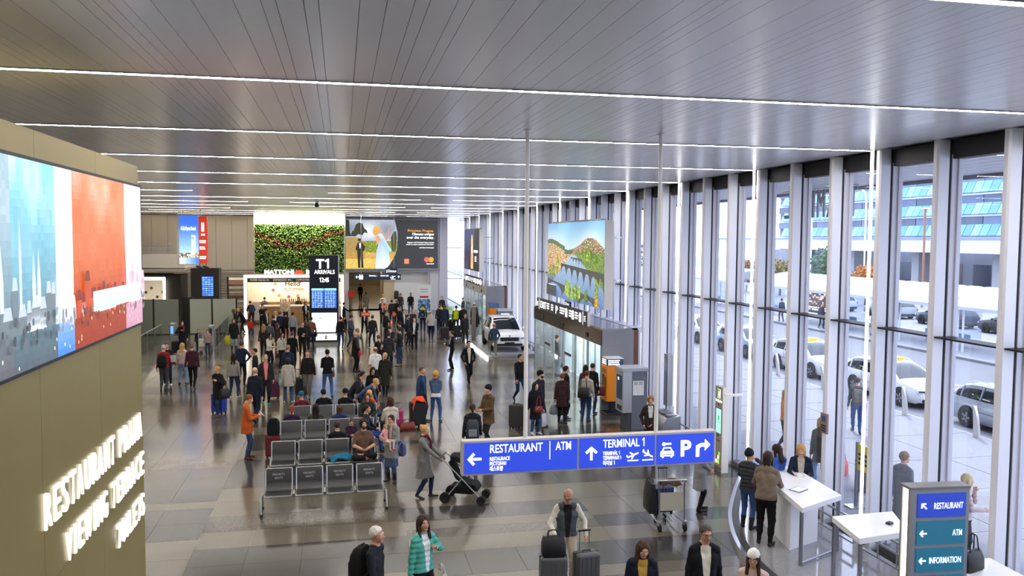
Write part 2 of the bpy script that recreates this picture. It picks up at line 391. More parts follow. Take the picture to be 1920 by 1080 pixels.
# ------------------------------------------------------------------ flat prints (posters, screens)
def print_mat(emit, name='backlit_print', rough=.35):
    key = ('print', emit, name)
    if key in MATS: return MATS[key]
    m = bpy.data.materials.new(name); m.use_nodes = True; nt = m.node_tree; b = nt.nodes['Principled BSDF']
    a = nt.nodes.new('ShaderNodeVertexColor'); a.layer_name = 'ink'
    nt.links.new(a.outputs[0], b.inputs['Base Color']); nt.links.new(a.outputs[0], b.inputs['Emission Color'])
    b.inputs['Emission Strength'].default_value = emit; m.cycles.emission_sampling = 'NONE'; b.inputs['Roughness'].default_value = rough
    MATS[key] = m
    return m
class Print:
    """flat printed picture: polygons of ink in the plane o + a*r + b*u, later ones a hair in front"""
    def __init__(s, o, r, u): s.o, s.r, s.u = Vector(o), Vector(r), Vector(u); s.n = s.r.cross(s.u).normalized(); s.v = []; s.f = []; s.c = []; s.k = 0
    def poly(s, pts, col, lift=True):
        if lift: s.k += 1
        b = len(s.v); s.v += [s.o+s.r*p[0]+s.u*p[1]+s.n*(.00009*s.k) for p in pts]
        s.f.append(tuple(range(b, b+len(pts))))
        if isinstance(col, list): s.c += [lin(c) for c in col]
        else: s.c += [lin(col)]*len(pts)
        return s
    def rect(s, x0, y0, x1, y1, c0, c1=None, lift=True): return s.poly([(x0, y0), (x1, y0), (x1, y1), (x0, y1)], [c0, c0, c1 or c0, c1 or c0], lift)
    def disc(s, x, y, rx, ry, col, n=18): return s.poly([(x+math.cos(2*PI*i/n)*rx, y+math.sin(2*PI*i/n)*ry) for i in range(n)], col)
    def raster(s, x0, y0, x1, y1, nx, ny, fn):
        s.k += 1
        for i in range(nx):
            for j in range(ny):
                c = fn((i+.5)/nx, (j+.5)/ny)
                if c is None: continue
                a0, a1, b0, b1 = x0+(x1-x0)*i/nx, x0+(x1-x0)*(i+1)/nx, y0+(y1-y0)*j/ny, y0+(y1-y0)*(j+1)/ny
                s.rect(a0, b0, a1, b1, c, None, False)
        return s
    def build(s, emit, parent, name='print', rough=.35):
        me = bpy.data.meshes.new(name); me.from_pydata([tuple(v) for v in s.v], [], s.f)
        at = me.color_attributes.new('ink', 'FLOAT_COLOR', 'CORNER')
        buf = np.ones((len(me.loops), 4), dtype=np.float32)
        vi = np.empty(len(me.loops), dtype=np.int32); me.loops.foreach_get('vertex_index', vi)
        buf[:, :3] = np.array(s.c, dtype=np.float32)[vi]; at.data.foreach_set('color', buf.ravel())
        me.materials.append(print_mat(emit, rough=rough)); me.update()
        o = bpy.data.objects.new(name, me); COL.objects.link(o)
        return at_world(o, parent) if parent is not None and parent.parent is None else o
def bars(parent, o, r, u, w, h, n, mat, seed=1, name='small_print'):
    """lines of print too small to read"""
    q = random.Random(seed); m = MB()
    for i in range(n):
        y = h*(1-(i+.8)/n); a = 0.0; L = w*q.uniform(.75, 1.0)
        while a < L-.001:
            k = min(q.uniform(.12, .35)*w, L-a); m.prism([(a, y), (a+k*.86, y), (a+k*.86, y+h*.55/n), (a, y+h*.55/n)], o, r, u, .003); a += k
    return at_world(m.build(name, mat), parent)
# ------------------------------------------------------------------ gold clad gallery wall with video screen
GOLD = M('#a2925a', .34, .45, noise=.06, nscale=.7, bump=.12, bscale=1.6, name='gold_cladding')
XG, YG, ZG = -2.5, 11.28, 6.88
wall_g = root('wall_gallery', 'gold metal clad wall of the viewing gallery', 'wall')
mb = MB(); mb.bb(-6.0, XG-.025, -2, YG-.16, 0, ZG-.01); mb.build('core', M('#6a6038', .5, name='gold_core'), wall_g)
mb = MB(); sec = [(XG-.18+.18*math.cos(a), YG-.18+.18*math.sin(a)) for a in [i*PI/16 for i in range(9)]]
sec = [(XG, YG-.19)]+sec+[(-6.0, YG), (-6.0, YG-.03), (XG-.2, YG-.05), (XG-.03, YG-.19)]
mb.loft([[(p, q, z) for p, q in sec] for z in (0, ZG)]); mb.build('rounded_corner', GOLD, wall_g, smooth=True)
ys = [-2, 0.55, 2.3, 4.05, 5.8, 7.55, 9.3, YG-.19]
for i in range(len(ys)-1):
    for (z0, z1) in ((0, 1.05), (1.05, 2.98), (2.98, 4.9), (6.64, ZG)) if ys[i] > 1 else ((0, 1.05), (1.05, 2.98), (2.98, 4.9), (4.9, ZG)):
        mb = MB(); mb.bb(XG-.025, XG, ys[i]+.003, ys[i+1]-.003, z0+.003, z1-.003); mb.build('gold_panel', GOLD, wall_g)
scr = thing('video_screen', 'large video screen showing a castle skyline in teal, white and orange bands', 'screen', (XG, 6.6, 4.9))
mb = MB(); mb.bb(XG-.024, XG+.035, 2.2, 11.1, 4.9, 6.64); at_world(mb.build('bezel', DARK), scr)
P = Print((XG+.037, 2.3, 4.93), (0, 1, 0), (0, 0, 1)); SH = 1.68
Q = random.Random(3)
def yb(v): return v-2.3
def band(y0, y1, top, mid, low, cloud=0):
    n = 26
    def f(u, v):
        c = hexmix(low, mid, v/.45) if v < .45 else hexmix(mid, top, (v-.45)/.55)
        k = .5+.5*math.sin(7*u+5*v)*math.cos(9*v-3*u)+.25*math.sin(23*u+3)*math.cos(17*v)
        if cloud: c = hexmix(c, '#e8f4ff', cloud*k*max(0, v-.45)*1.6)
        return jit(c, .03, Q)
    P.raster(yb(y0), 0, yb(y1), SH, max(6, int((y1-y0)*14)), n, f)
band(2.3, 6.9, '#9bb8c4', '#7d99a5', '#5c5c62', .6); band(6.9, 7.9, '#7fd0ee', '#6fa3b3', '#4f5a62', .8)
band(7.9, 8.37, '#ffffff', '#fbfcff', '#3f7ee8'); band(8.37, 10.26, '#e8703f', '#c2622f', '#8f2f14', .5); band(10.26, 11.05, '#e9dcf8', '#f0d4e2', '#c08fa0')
for (a, b, ca, cb, cl) in ((2.4, 7.9, '#b7c2c9', '#6e7a80', '#dfe9ee'), (7.9, 8.37, '#f4f6fb', '#dfe7f5', '#ffffff'), (8.37, 10.26, '#7a2a12', '#b84a22', '#cfe6f4'), (10.26, 11.02, '#dcb9c6', '#c79fb0', '#f5e3ec')):
    y = a
    while y < b-.05:
        w = Q.uniform(.06, .22); w = min(w, b-y); h = Q.uniform(.50, .76)
        P.rect(yb(y), .30, yb(y+w), h-.1, cl if Q.random() < .55 else cb, cb)
        P.poly([(yb(y), h-.1), (yb(y+w), h-.1), (yb(y+w*.8), h), (yb(y+w*.2), h)], ca)
        for i in range(int(w/.03)):
            P.rect(yb(y+.008+i*.03), h-.17, yb(y+.02+i*.03), h-.13, cb, None, i == 0); P.rect(yb(y+.008+i*.03), h-.24, yb(y+.02+i*.03), h-.20, cb, None, False)
        y += w
    for i in range(int((b-a)*26)):
        x = Q.uniform(a, b-.08); P.disc(yb(x+.04), Q.uniform(.20, .42), Q.uniform(.02, .045), Q.uniform(.02, .05), jit(hexmix(cb, '#30343a', .45), .3, Q), 8)
for x, h, w in ((6.97, 1.22, .025), (7.25, .96, .04), (7.36, .97, .04), (6.6, 1.0, .035), (10.1, .98, .03)):
    c = '#c9d3da' if x < 8 else '#b3512b'
    P.rect(yb(x-w), .5, yb(x+w), h-.3, c); P.poly([(yb(x-w*1.1), h-.3), (yb(x+w*1.1), h-.3), (yb(x), h)], c)
for i in range(26):
    x = Q.uniform(6.3, 10.9); z = Q.uniform(.05, .32); P.disc(yb(x), z, .012, .018, '#ffe6c0', 6)
P.rect(yb(8.84), .32, yb(10.81), .52, '#bfe3f2', '#cfe9f6')
P.build(.6, scr)
txt('PRAHA | PRAGUE', .13, (XG+.062, 9.0, 5.285), (0, 1, 0), (0, 0, 1), M('#f4fbff', .5, emit=.9, name='screen_caption'), scr, bold=.02, fit=1.65, depth=.0, name='caption')
LET = M('#ffffff', .4, emit=1.15, name='lit_letter')
def lit_sign(s, y0, y1, z, h, lab):
    t = thing('lit_lettering', lab, 'sign', (XG, y0, z))
    # each letter a body of its own, standing off the cladding
    ws = {' ': .55, 'I': .55, 'W': 1.35}
    tot = sum(ws.get(c, 1.0) for c in s); y = y0; k = (y1-y0)/tot
    for c in s:
        w = ws.get(c, 1.0)*k
        if c != ' ':
            o = txt(c, h, (XG+.022, y+w*.06, z), (0, 1, 0), (0, 0, 1), LET, None, bold=0.0, fit=w*(.72 if c != 'I' else .30), depth=0.0, name='letter')
            md = o.modifiers.new('depth', 'SOLIDIFY'); md.thickness = .018; md.offset = -1
            at_world(o, t)
        y += w
lit_sign('RESTAURANT PRAHA', 7.5, 11.04, 3.49, .32, 'glowing white letters reading RESTAURANT PRAHA on the gold wall')
lit_sign('VIEWING TERRACE', 8.05, 11.08, 3.0, .29, 'glowing white letters reading VIEWING TERRACE on the gold wall')
lit_sign('TOILETS', 9.75, 11.08, 2.48, .28, 'glowing white letters reading TOILETS on the gold wall')
# ------------------------------------------------------------------ hanging blue direction sign
BLUE = M('#2b45c4', .4, emit=.62, noise=.05, nscale=1.2, name='backlit_blue'); LITW = M('#ffffff', .4, emit=1.3, name='backlit_white')
SY = 12.9
sg = thing('hanging_sign', 'long blue hanging sign reading RESTAURANT, ATM and TERMINAL 1', 'sign', (4.05, SY, 2.2))
mb = MB(); mb.bb(-2.19, 2.19, -.02, .14, 0.0, .565); fr = mb.build('frame', M('#cfc9c2', .5, .2, name='sign_frame'), sg, bevel=.008)
for a, b in ((-2.15, -.27), (-.235, 1.08), (1.115, 2.15)):
    mb = MB(); mb.bb(a, b, -.032, 0, .03, .53); mb.build('sign_panel', BLUE, sg)
for x in (-1.13, 1.13):
    mb = MB(); mb.cyl((x, .06, .56), (x, .06, ZC-2.2), .034, n=14); mb.cyl((x, .06, ZC-2.21), (x, .06, ZC-2.2-.002), .06, n=14); mb.build('suspension_pole', WHITE, sg, smooth=True)
def S(x, z): return (4.05+x, SY-.034, 2.2+z)
R_, U_ = (1, 0, 0), (0, 0, 1)
def st(s, h, x, z, fit=None, bold=.01): return txt(s, h, S(x, z), R_, U_, LITW, sg, fit=fit, bold=bold, depth=.003)
m = MB(); m.prism([(0, 0), (.012, 0), (.012, .3), (0, .3)], S(-.745, .21), R_, U_, .003); at_world(m.build('divider', LITW), sg)
st('RESTAURANT', .135, -1.74, .36, .87); st('ATM', .135, -.64, .36, .26)
st('RESTAURACE', .058, -1.74, .235, .33, .02); st('РЕСТОРАН', .058, -1.74, .155, .27, .02); st('레스토랑', .06, -1.74, .07, .22, .02)
st('TERMINAL 1', .135, .17, .36, .72); st('TERMINÁL 1', .058, .17, .235, .29, .02); st('ТЕРМИНАЛ 1', .058, .17, .155, .31, .02); st('터미널 1', .06, .17, .07, .2, .02)
st('P', .26, 1.53, .16, .19, .05)
def arrow(parent, o, r, u, s, ang, mat, t=.004, name='arrow'):
    """arrow pointing along +a turned by ang"""
    pl = [(-.5, -.09), (.22, -.09), (-.02, -.34), (.12, -.48), (.55, 0), (.12, .48), (-.02, .34), (.22, .09), (-.5, .09)]
    c, sn = math.cos(ang), math.sin(ang)
    m = MB(); m.prism([((x*c-y*sn)*s, (x*sn+y*c)*s) for x, y in pl], o, r, u, t)
    return at_world(m.build(name, mat), parent)
arrow(sg, S(-1.98, .27), R_, U_, .22, PI, LITW); arrow(sg, S(-.03, .27), R_, U_, .22, PI/2, LITW)
m = MB(); m.prism([(-.13, -.10), (-.07, -.10), (-.07, .05), (-.03, .07), (.03, .07), (.03, .0), (.13, .10), (.03, .20), (.03, .13), (-.05, .13), (-.13, .09)], S(1.95, .23), R_, U_, .004); at_world(m.build('arrow', LITW), sg)
def plane_icon(parent, o, r, u, s, mat, down=False):
    an = math.radians(-28 if down else 22); c, sn = math.cos(an), math.sin(an); m = MB()
    for pl in ([(-.5, -.05), (.4, -.06), (.52, .0), (.42, .06), (-.40, .06), (-.50, .22), (-.58, .22), (-.56, .0)], [(.14, .0), (-.08, .0), (-.24, .34), (-.14, .34)], [(.16, .0), (-.08, .0), (-.30, -.26), (-.18, -.26)]):
        m.prism([((x*c-y*sn)*s, (x*sn+y*c+.06)*s) for x, y in pl], o, r, u, .004)
    m.prism([(-.5*s, -.44*s), (.45*s, -.44*s), (.45*s, -.35*s), (-.5*s, -.35*s)], o, r, u, .004)
    at_world(m.build('plane_symbol', mat), parent)
plane_icon(sg, S(.70, .2), R_, U_, .2, LITW); plane_icon(sg, S(.96, .2), R_, U_, .2, LITW, True)
def car_icon(parent, o, r, u, s, mat, key=True):
    m = MB(); m.prism([(x*s, y*s) for x, y in ((-.5, -.32), (-.38, -.32), (-.38, -.42), (-.26, -.42), (-.26, -.32), (.26, -.32), (.26, -.42), (.38, -.42), (.38, -.32), (.5, -.32), (.5, 0), (.38, .1), (.28, .32), (-.28, .32), (-.38, .1), (-.5, 0))], o, r, u, .004)
    if key:
        m.prism([(-.25*s+.13*s*math.cos(a), .55*s+.13*s*math.sin(a)) for a in [i*PI/6 for i in range(12)]], o, r, u, .004)
        m.prism([(-.15*s, .5*s), (.3*s, .5*s), (.3*s, .62*s), (-.15*s, .62*s)], o, r, u, .004)
    at_world(m.build('car_symbol', mat), parent)
    m = MB(); oo = Vector(o)+Vector(r).cross(Vector(u))*.006
    m.prism([(x*s, y*s) for x, y in ((-.3, .08), (.3, .08), (.22, .24), (-.22, .24))], oo, r, u, .002)
    at_world(m.build('car_symbol_window', BLUE), parent)
    m = MB(); m.prism([(x*s, y*s) for x, y in ((-.36, -.2), (.36, -.2), (.36, -.14), (-.36, -.14))], oo, r, u, .002); at_world(m.build('car_symbol_text_bar', BLUE), parent)
car_icon(sg, S(1.3, .24), R_, U_, .24, LITW)
# ------------------------------------------------------------------ entrance vestibules
BRONZE = M('#574d43', .16, .7, name='bronze_band'); GRAN = M('#8b8b92', .5, noise=.35, nscale=60, name='grey_granite'); DGL = glass((.93, .985, .97), .05)
def frosted():  # frosted material made up to catch daylight and glow behind the doors
    if 'frost' in MATS: return MATS['frost']
    m = bpy.data.materials.new('frosted_fill'); m.use_nodes = True; nt = m.node_tree; nt.nodes.clear()
    o = nt.nodes.new('ShaderNodeOutputMaterial'); a = nt.nodes.new('ShaderNodeBsdfTranslucent'); b = nt.nodes.new('ShaderNodeBsdfDiffuse'); c = nt.nodes.new('ShaderNodeBsdfTransparent'); x = nt.nodes.new('ShaderNodeMixShader'); y = nt.nodes.new('ShaderNodeMixShader')
    for n in (a, b): n.inputs[0].default_value = (.88, .96, .93, 1)
    x.inputs[0].default_value = .45; y.inputs[0].default_value = .35
    nt.links.new(a.outputs[0], x.inputs[1]); nt.links.new(b.outputs[0], x.inputs[2]); nt.links.new(x.outputs[0], y.inputs[1]); nt.links.new(c.outputs[0], y.inputs[2]); nt.links.new(y.outputs[0], o.inputs[0])
    MATS['frost'] = m
    return m
def vestibule(y0, y1, zt, lab, band):
    t = root('wall_vestibule', lab, 'entrance', (8.87, y0, 0))
    L = y1-y0
    mb = MB(); mb.bb(0, 1.15, -.02, .16, 0, zt); mb.build('granite_side', GRAN, t)
    mb = MB(); mb.bb(1.15, 1.33, -.02, .16, 0, zt); mb.build('wood_reveal', M('#6a4632', .45, noise=.2, nscale=3, name='wood_reveal'), t)
    mb = MB(); mb.bb(0, 1.15, L-.16, L, 0, zt); mb.build('granite_side', GRAN, t)
    mb = MB(); mb.bb(-.03, .2, 0, L, zt-.55, zt); mb.build('bronze_band', band, t)
    mb = MB(); mb.bb(0, 1.3, 0, L, zt, zt+.06); mb.build('roof_slab', M('#9a9aa0', .25, .6, name='roof_sheet'), t)
    for i in range(7):
        y = .16+i*(L-.32)/6
        mb = MB(); mb.bb(.0, .08, y-.03, y+.03, 0, zt-.55); mb.build('door_post', STEEL, t)
        if i < 6:
            mb = MB(); mb.bb(.03, .045, y+.03, y+(L-.32)/6-.03, .02, zt-.55); mb.build('door_pane', DGL, t)
        mb = MB(); mb.bb(1.35, 1.45, y-.03, y+.03, 0, zt-.05); mb.build('outer_post', STEEL, t)
    for i in range(6):
        mb = MB(); y = .16+i*(L-.32)/6; mb.bb(1.385, 1.40, y+.03, y+(L-.32)/6-.03, .05, zt-.1); mb.build('outer_fill_pane', frosted(), t)  # added frosted panes, there to brighten the view through the doors
    for i in (2, 4): 
        mb = MB(); y = .16+i*(L-.32)/6+.5; mb.bb(-.012, .02, y, y+.9, 1.35, 1.46); mb.build('door_sticker', DARK, t)
    for i in (1, 3, 5):
        mb = MB(); mb.bb(-.06, -.03, i*L/6-.12, i*L/6+.12, zt-.42, zt-.26); mb.build('door_sensor', DARK, t)
    mb = MB(); mb.bb(1.1, 1.5, 0, L, zt-.1, zt+.08); mb.build('outer_head', FRM, t)
    mb = MB(); mb.bb(.45, .75, .4, L-.4, zt-.06, zt-.01); mb.build('vestibule_fill', M('#ffffff', .5, emit=26, name='fill_glow'), t)  # added fill light that brightens the vestibule, not a known fixture
    return t
vestibule(27.3, 37.6, 2.85, 'glazed entrance vestibule under a bronze band and granite side', BRONZE)
vestibule(50.8, 60.6, 3.0, 'farther entrance vestibule with pale steel band by the show car', M('#c3c0bb', .3, .5, name='pale_steel_band'))
NAVY = M('#161d2e', .45, emit=.02, name='navy_panel')
def exit_sign(y0, y1, z0, lab, full):
    t = thing('direction_sign', lab, 'sign', (8.84, (y0+y1)/2, z0))
    h = .5; mb = MB(); mb.bb(-.08, .03, -(y1-y0)/2, (y1-y0)/2, 0, h); mb.build('sign_panel', NAVY, t)
    mb = MB(); mb.bb(-.075, .04, -(y1-y0)/2-.04, -(y1-y0)/2, -.01, h+.01); mb.build('end_cap', WHITE, t)
    r, u = (0, -1, 0), (0, 0, 1); o = lambda a, b: (8.755, y1-a, z0+b)
    k = (y1-y0)/8
    txt('E', .2, o(.15*k, .15), r, u, LITW, t, fit=.22*k); txt('EXIT', .3, o(.75*k, .1), r, u, LITW, t, fit=1.05*k, bold=.02)
    for i, (a, s) in enumerate(((1.95, 'VÝCHOD\nВЫХОД\n출구'), (2.7, 'CAR PARK\nPARKING'), (4.15, 'BUS STOP\nAUTOBUS'), (5.55, 'BUS\n버스'), (6.4, 'TAXI\n택시'))):
        bars(t, o(a*k, .12), r, u, (.45 if i != 2 else .8)*k, .3, 3, LITW, i)
    txt('P', .32, o(3.45*k, .08), r, u, LITW, t, fit=.35*k, bold=.03)
    for a in (5.15, 6.1, 7.1):
        m = MB(); m.prism([(-.14, -.17), (.14, -.17), (.14, .08), (.09, .18), (-.09, .18), (-.14, .08)], o(a*k, .24), r, u, .004); at_world(m.build('vehicle_symbol', LITW), t)
    txt('E', .2, o(7.6*k, .15), r, u, LITW, t, fit=.2*k)
    for a in (.55, 7.45):
        m = MB(); m.prism([(0, 0), (.03, 0), (.03, h), (0, h)], o(a*k, 0), r, u, .003); at_world(m.build('divider', LITW), t)
exit_sign(28.75, 36.75, 2.84, 'dark EXIT and P direction sign above the nearer entrance', True)
exit_sign(51.6, 59.6, 2.95, 'dark direction sign above the farther entrance', False)
# ------------------------------------------------------------------ river view billboard
def billboard(y0, y1, z0, z1, lab):
    t = thing('billboard', lab, 'billboard', (8.95, (y0+y1)/2, z0))
    mb = MB(); mb.bb(0, .32, -(y1-y0)/2, (y1-y0)/2, 0, z1-z0); mb.build('light_box', M('#e9e7e4', .5, name='light_box'), t)
    for s in (-.35, .35):
        mb = MB(); y = s*(y1-y0); mb.bb(.3, 1.06, y-.03, y+.03, (z1-z0)*.3, (z1-z0)*.3+.06); mb.bb(.3, 1.06, y-.03, y+.03, (z1-z0)*.8, (z1-z0)*.8+.06); mb.build('bracket', STEEL, t)
    mb = MB(); mb.bb(.05, .25, -(y1-y0)*.42, (y1-y0)*.42, z1-z0, z1-z0+.07); mb.build('top_lamp', HOUSING, t)
    return t
y0, y1, z0, z1 = 27.4, 35.45, 3.55, 6.68
bb_ = billboard(y0, y1, z0, z1, 'bright billboard of a river city with stone bridges above the entrance')
P = Print((8.947, y1, z0), (0, -1, 0), (0, 0, 1)); WB, HB = y1-y0, z1-z0; Q = random.Random(11)
def f(u, v):
    ridge = .70+.05*math.sin(9*u+1)+(.06 if u > .62 else .0)*math.sin((u-.62)*8)+(.04 if u < .35 else 0)
    rx0 = .36-.30*(max(0, .55-v))*1.2; 
    if v > ridge: return hexmix('#cfe4ee', '#6aaee0', (v-ridge)/(1-ridge))
    bank_l = .48-.95*(.60-v) if v < .60 else .52
    bank_r = .56+1.15*(.58-v) if v < .58 else .54
    if v < .58 and bank_l < u < bank_r: return jit(hexmix('#5f84b8', '#a9c6e2', v/.58), .07, Q)
    if v < .62 and u >= bank_r: return jit('#7f9a3e' if Q.random() < .5 else '#55743a', .2, Q)
    if u <= bank_l and v < .30: return jit(hexmix('#3a4a5a', '#7f8a96', v/.3), .2, Q)
    if u <= .5:
        if v > ridge-.06: return jit('#4d6b50', .2, Q)
        return jit(Q.choice(('#c9794e', '#b8562f', '#e0c8a6', '#d8b48c', '#efe2c8', '#6d8246', '#8a9a58')), .15, Q)
    return jit(Q.choice(('#5b7a4a', '#d8c7ae', '#8a6a52', '#3f5a3c', '#b7603f')) if v > .58 else '#6a8a40', .15, Q)
P.raster(0, 0, WB, HB, 140, 96, f)
def bridge(x0, ya, x1, yb_, th, n, col, arch):
    for i in range(n):
        t0, t1 = i/n, (i+1)/n
        a, b = (x0+(x1-x0)*t0, ya+(yb_-ya)*t0), (x0+(x1-x0)*t1, ya+(yb_-ya)*t1)
        hh = th*(1+1.2*t0); k = 12; pts = [a, b]
        for j in range(k+1):
            q = 1-j/k; pts.append((a[0]+(b[0]-a[0])*q, max(.002, a[1]+(b[1]-a[1])*q-hh*(.32+1.0*(1-math.sin(PI*q))**1.6))))
        P.poly(pts, jit(col, .1, Q))
bridge(WB*.46, HB*.56, WB*.66, HB*.55, .14, 4, '#4a5560', True)
bridge(WB*.28, HB*.47, WB*1.0, HB*.40, .32, 7, '#3a3d44', True)
bridge(0, HB*.24, WB*.9, HB*.06+.1, .26, 3, '#464a55', True)
for x, z, w, h, c in ((.06, .30, .05, .13, '#7f9a35'), (.13, .30, .05, .14, '#6f9238'), (.22, .34, .05, .22, '#93a53a'), (.39, .05, .045, .2, '#9ab52f'), (.44, .04, .04, .22, '#8fb030'), (.50, .03, .04, .19, '#a0bd34'), (.56, .03, .05, .19, '#8aa82e'), (.62, .03, .05, .18, '#9ab52f'), (.74, .02, .06, .16, '#55802e'), (.90, .12, .05, .2, '#7f9a2f'), (.90, .0, .05, .14, '#c7a02c'), (.70, .55, .06, .13, '#6f8f33'), (.78, .53, .07, .15, '#7f9a38'), (.86, .5, .06, .13, '#5f8030')):
    for i in range(34):
        e = Q.random(); P.disc(WB*(x+Q.uniform(-w*.5, w*.5)*(1-.6*e)), HB*(z+h*(.02+.95*e)), WB*w*.24, HB*h*.10, jit(c, .3, Q), 8)
P.rect(.0, .05, WB*.2, HB*.16, '#2b3038', '#39424c')
P.build(.45, bb_)
bars(bb_, (8.93, y1-.25, z0+.36), (0, -1, 0), (0, 0, 1), 1.4, .2, 1, LITW, 3, 'caption'); bars(bb_, (8.93, y1-.25, z0+.24), (0, -1, 0), (0, 0, 1), .6, .08, 1, LITW, 4, 'caption')
pl = thing('advertiser_plate', 'small dark plate hanging under the river billboard', 'sign', (8.85, 31.8, 3.33)); txt('JCDecaux', .1, (8.84, 32.1, 3.38), (0, -1, 0), (0, 0, 1), LITW, pl, fit=.6)
mb = MB(); mb.bb(0, .06, -.38, .38, 0, .2); mb.build('plate', NAVY, pl)
y0, y1, z0, z1 = 54.1, 60.9, 3.8, 6.66
b2 = billboard(y0, y1, z0, z1, 'dark billboard with a lit tower above the farther entrance')
P = Print((8.947, y1, z0), (0, -1, 0), (0, 0, 1)); WB, HB = y1-y0, z1-z0
P.raster(0, 0, WB, HB, 26, 22, lambda u, v: jit(hexmix('#1b1c28', '#3b4470', v) if u < .68 else '#211f24', .1, Q))
P.rect(WB*.05, .1, WB*.3, HB*.35, '#3a3f52', '#1f2330'); P.poly([(WB*.46, .1), (WB*.62, .1), (WB*.6, HB*.75), (WB*.54, HB*.9), (WB*.48, HB*.75)], ['#e8b070', '#f0c080', '#d89050', '#f4dcb0', '#d89050']); P.disc(WB*.54, HB*.5, .25, .25, '#fff2d0')
P.build(.7, b2); bars(b2, (8.93, y1-WB*.68, z0+HB*.42), (0, -1, 0), (0, 0, 1), 1.8, .3, 1, LITW, 5, 'caption'); bars(b2, (8.93, y1-WB*.74, z0+HB*.22), (0, -1, 0), (0, 0, 1), .7, .4, 3, LITW, 6, 'caption')
# ------------------------------------------------------------------ big poster above the corridor
ps = thing('poster', 'wide dark poster reading Priceless Prague above the corridor', 'poster', (4.1, 68.85, 3.45))
mb = MB(); mb.bb(-3.95, 3.85, -.12, .14, -.06, 4.16); mb.build('frame', M('#a6a8ae', .4, .4, name='poster_frame'), ps)
PX0, PZ0, PW, PH = .32, 3.5, 7.55, 4.02
P = Print((PX0, 68.725, PZ0), (1, 0, 0), (0, 0, 1)); Q = random.Random(5)
P.rect(0, 0, PW, PH, '#37393d')
def f(u, v):
    x = u*.56
    edge = .555-.12*max(0, (.45-v)/.45)**1.6-.03*max(0, (v-.75)/.25)
    if x > edge+.02: return None
    if v < .20: return jit('#dcbc62', .1, Q)
    if v < .34: return jit('#b4914a' if x < .2 else '#c8a65c', .12, Q)
    if v < .64 and x < .14: return jit('#a88c55', .08, Q)
    if v < .56: return jit('#7f9038' if x > .2 else '#9a8450', .25, Q)
    k = .5+.5*math.sin(9*u+4)*math.cos(8*v)
    return jit(hexmix('#8a93a6', '#e6ecf4', k), .05, Q)
P.raster(0, 0, PW*.57, PH, 84, 60, f)
P.poly([(PW, 0), (PW, PH), (PW*.525, PH)]+[(PW*(.555-.12*max(0, (.45-v)/.45)**1.6-.03*max(0, (v-.75)/.25)), PH*v) for v in [1-i/24 for i in range(25)]], '#37393d')
def sc(pts): return [(x/1800*PW*1.16-.45, (935-y)/815*PH) for x, y in pts]
P.poly(sc([(190, 330), (230, 290), (260, 200), (310, 170), (370, 185), (395, 260), (440, 300), (455, 350), (400, 330), (370, 380), (300, 360), (250, 400), (180, 395)]), '#3a3d2c')
P.poly(sc([(90, 120), (150, 130), (160, 330), (190, 395), (90, 400)]), '#2c2f26')
P.poly(sc([(840, 420), (880, 340), (930, 300), (945, 420), (920, 640), (860, 640)]), '#4a4630')
P.poly(sc([(290, 500), (360, 500), (415, 580), (390, 640), (370, 650), (385, 920), (350, 920), (330, 720), (330, 925), (295, 920), (280, 640), (250, 610)]), '#2e2a20')
P.poly(sc([(310, 510), (345, 510), (335, 600), (320, 600)]), '#f2eee4'); P.disc(*sc([(318, 470)])[0], .10, .14, '#8a5f38'); P.poly(sc([(290, 470), (300, 435), (340, 435), (345, 470)]), '#2a1c12')
P.poly(sc([(580, 400), (640, 380), (680, 470), (640, 530), (600, 520)]), '#d6a07c')
P.poly(sc([(630, 360), (690, 350), (760, 470), (860, 640), (810, 660), (830, 860), (750, 935), (585, 935), (600, 640), (640, 520), (680, 460)]), ['#dcecf8', '#e4f0fa', '#b8d4ee', '#c9dff2', '#a9c8e6', '#dcecf8', '#eef6fc', '#cfe2f4', '#a9c8e6', '#b8d4ee', '#9fbfe2'])
P.poly(sc([(700, 320), (720, 320), (770, 430), (800, 300), (790, 260), (815, 250), (820, 330), (780, 460), (750, 450)]), '#cf9a78'); P.disc(*sc([(620, 300)])[0], .26, .28, '#d6a07c'); P.disc(*sc([(585, 310)])[0], .22, .36, '#dba34a'); P.disc(*sc([(605, 265)])[0], .26, .2, '#e4b458')
P.rect(PW*.63, PH*.10, PW*.68, PH*.2, '#f08a62'); P.disc(PW*.875, PH*.185, .21, .225, '#e8625a'); P.disc(PW*.925, PH*.185, .21, .225, '#f0a23c')
P.build(.55, ps)
def pt(s, h, x, v, fit, mat, al='RIGHT'): txt(s, h, (PX0+PW*x, 68.70, PZ0+PH*v), R_, U_, mat, ps, align=al, fit=fit, bold=.012)
OR = M('#f5a834', .5, emit=.7, name='orange_ink')
pt('Priceless Prague.', .2, .955, .76, 2.15, OR); pt('Choose unique', .2, .955, .69, 1.8, LITW); pt('over the everyday.', .2, .955, .62, 2.25, LITW)
pt('Register with Priceless Prague and get', .09, .955, .53, 2.2, LITW); pt('access to unique experiences and offers.', .09, .955, .49, 2.3, LITW); pt('priceless.com/prague', .09, .955, .425, 1.2, LITW); pt('mastercard', .1, .955, .09, .62, LITW)
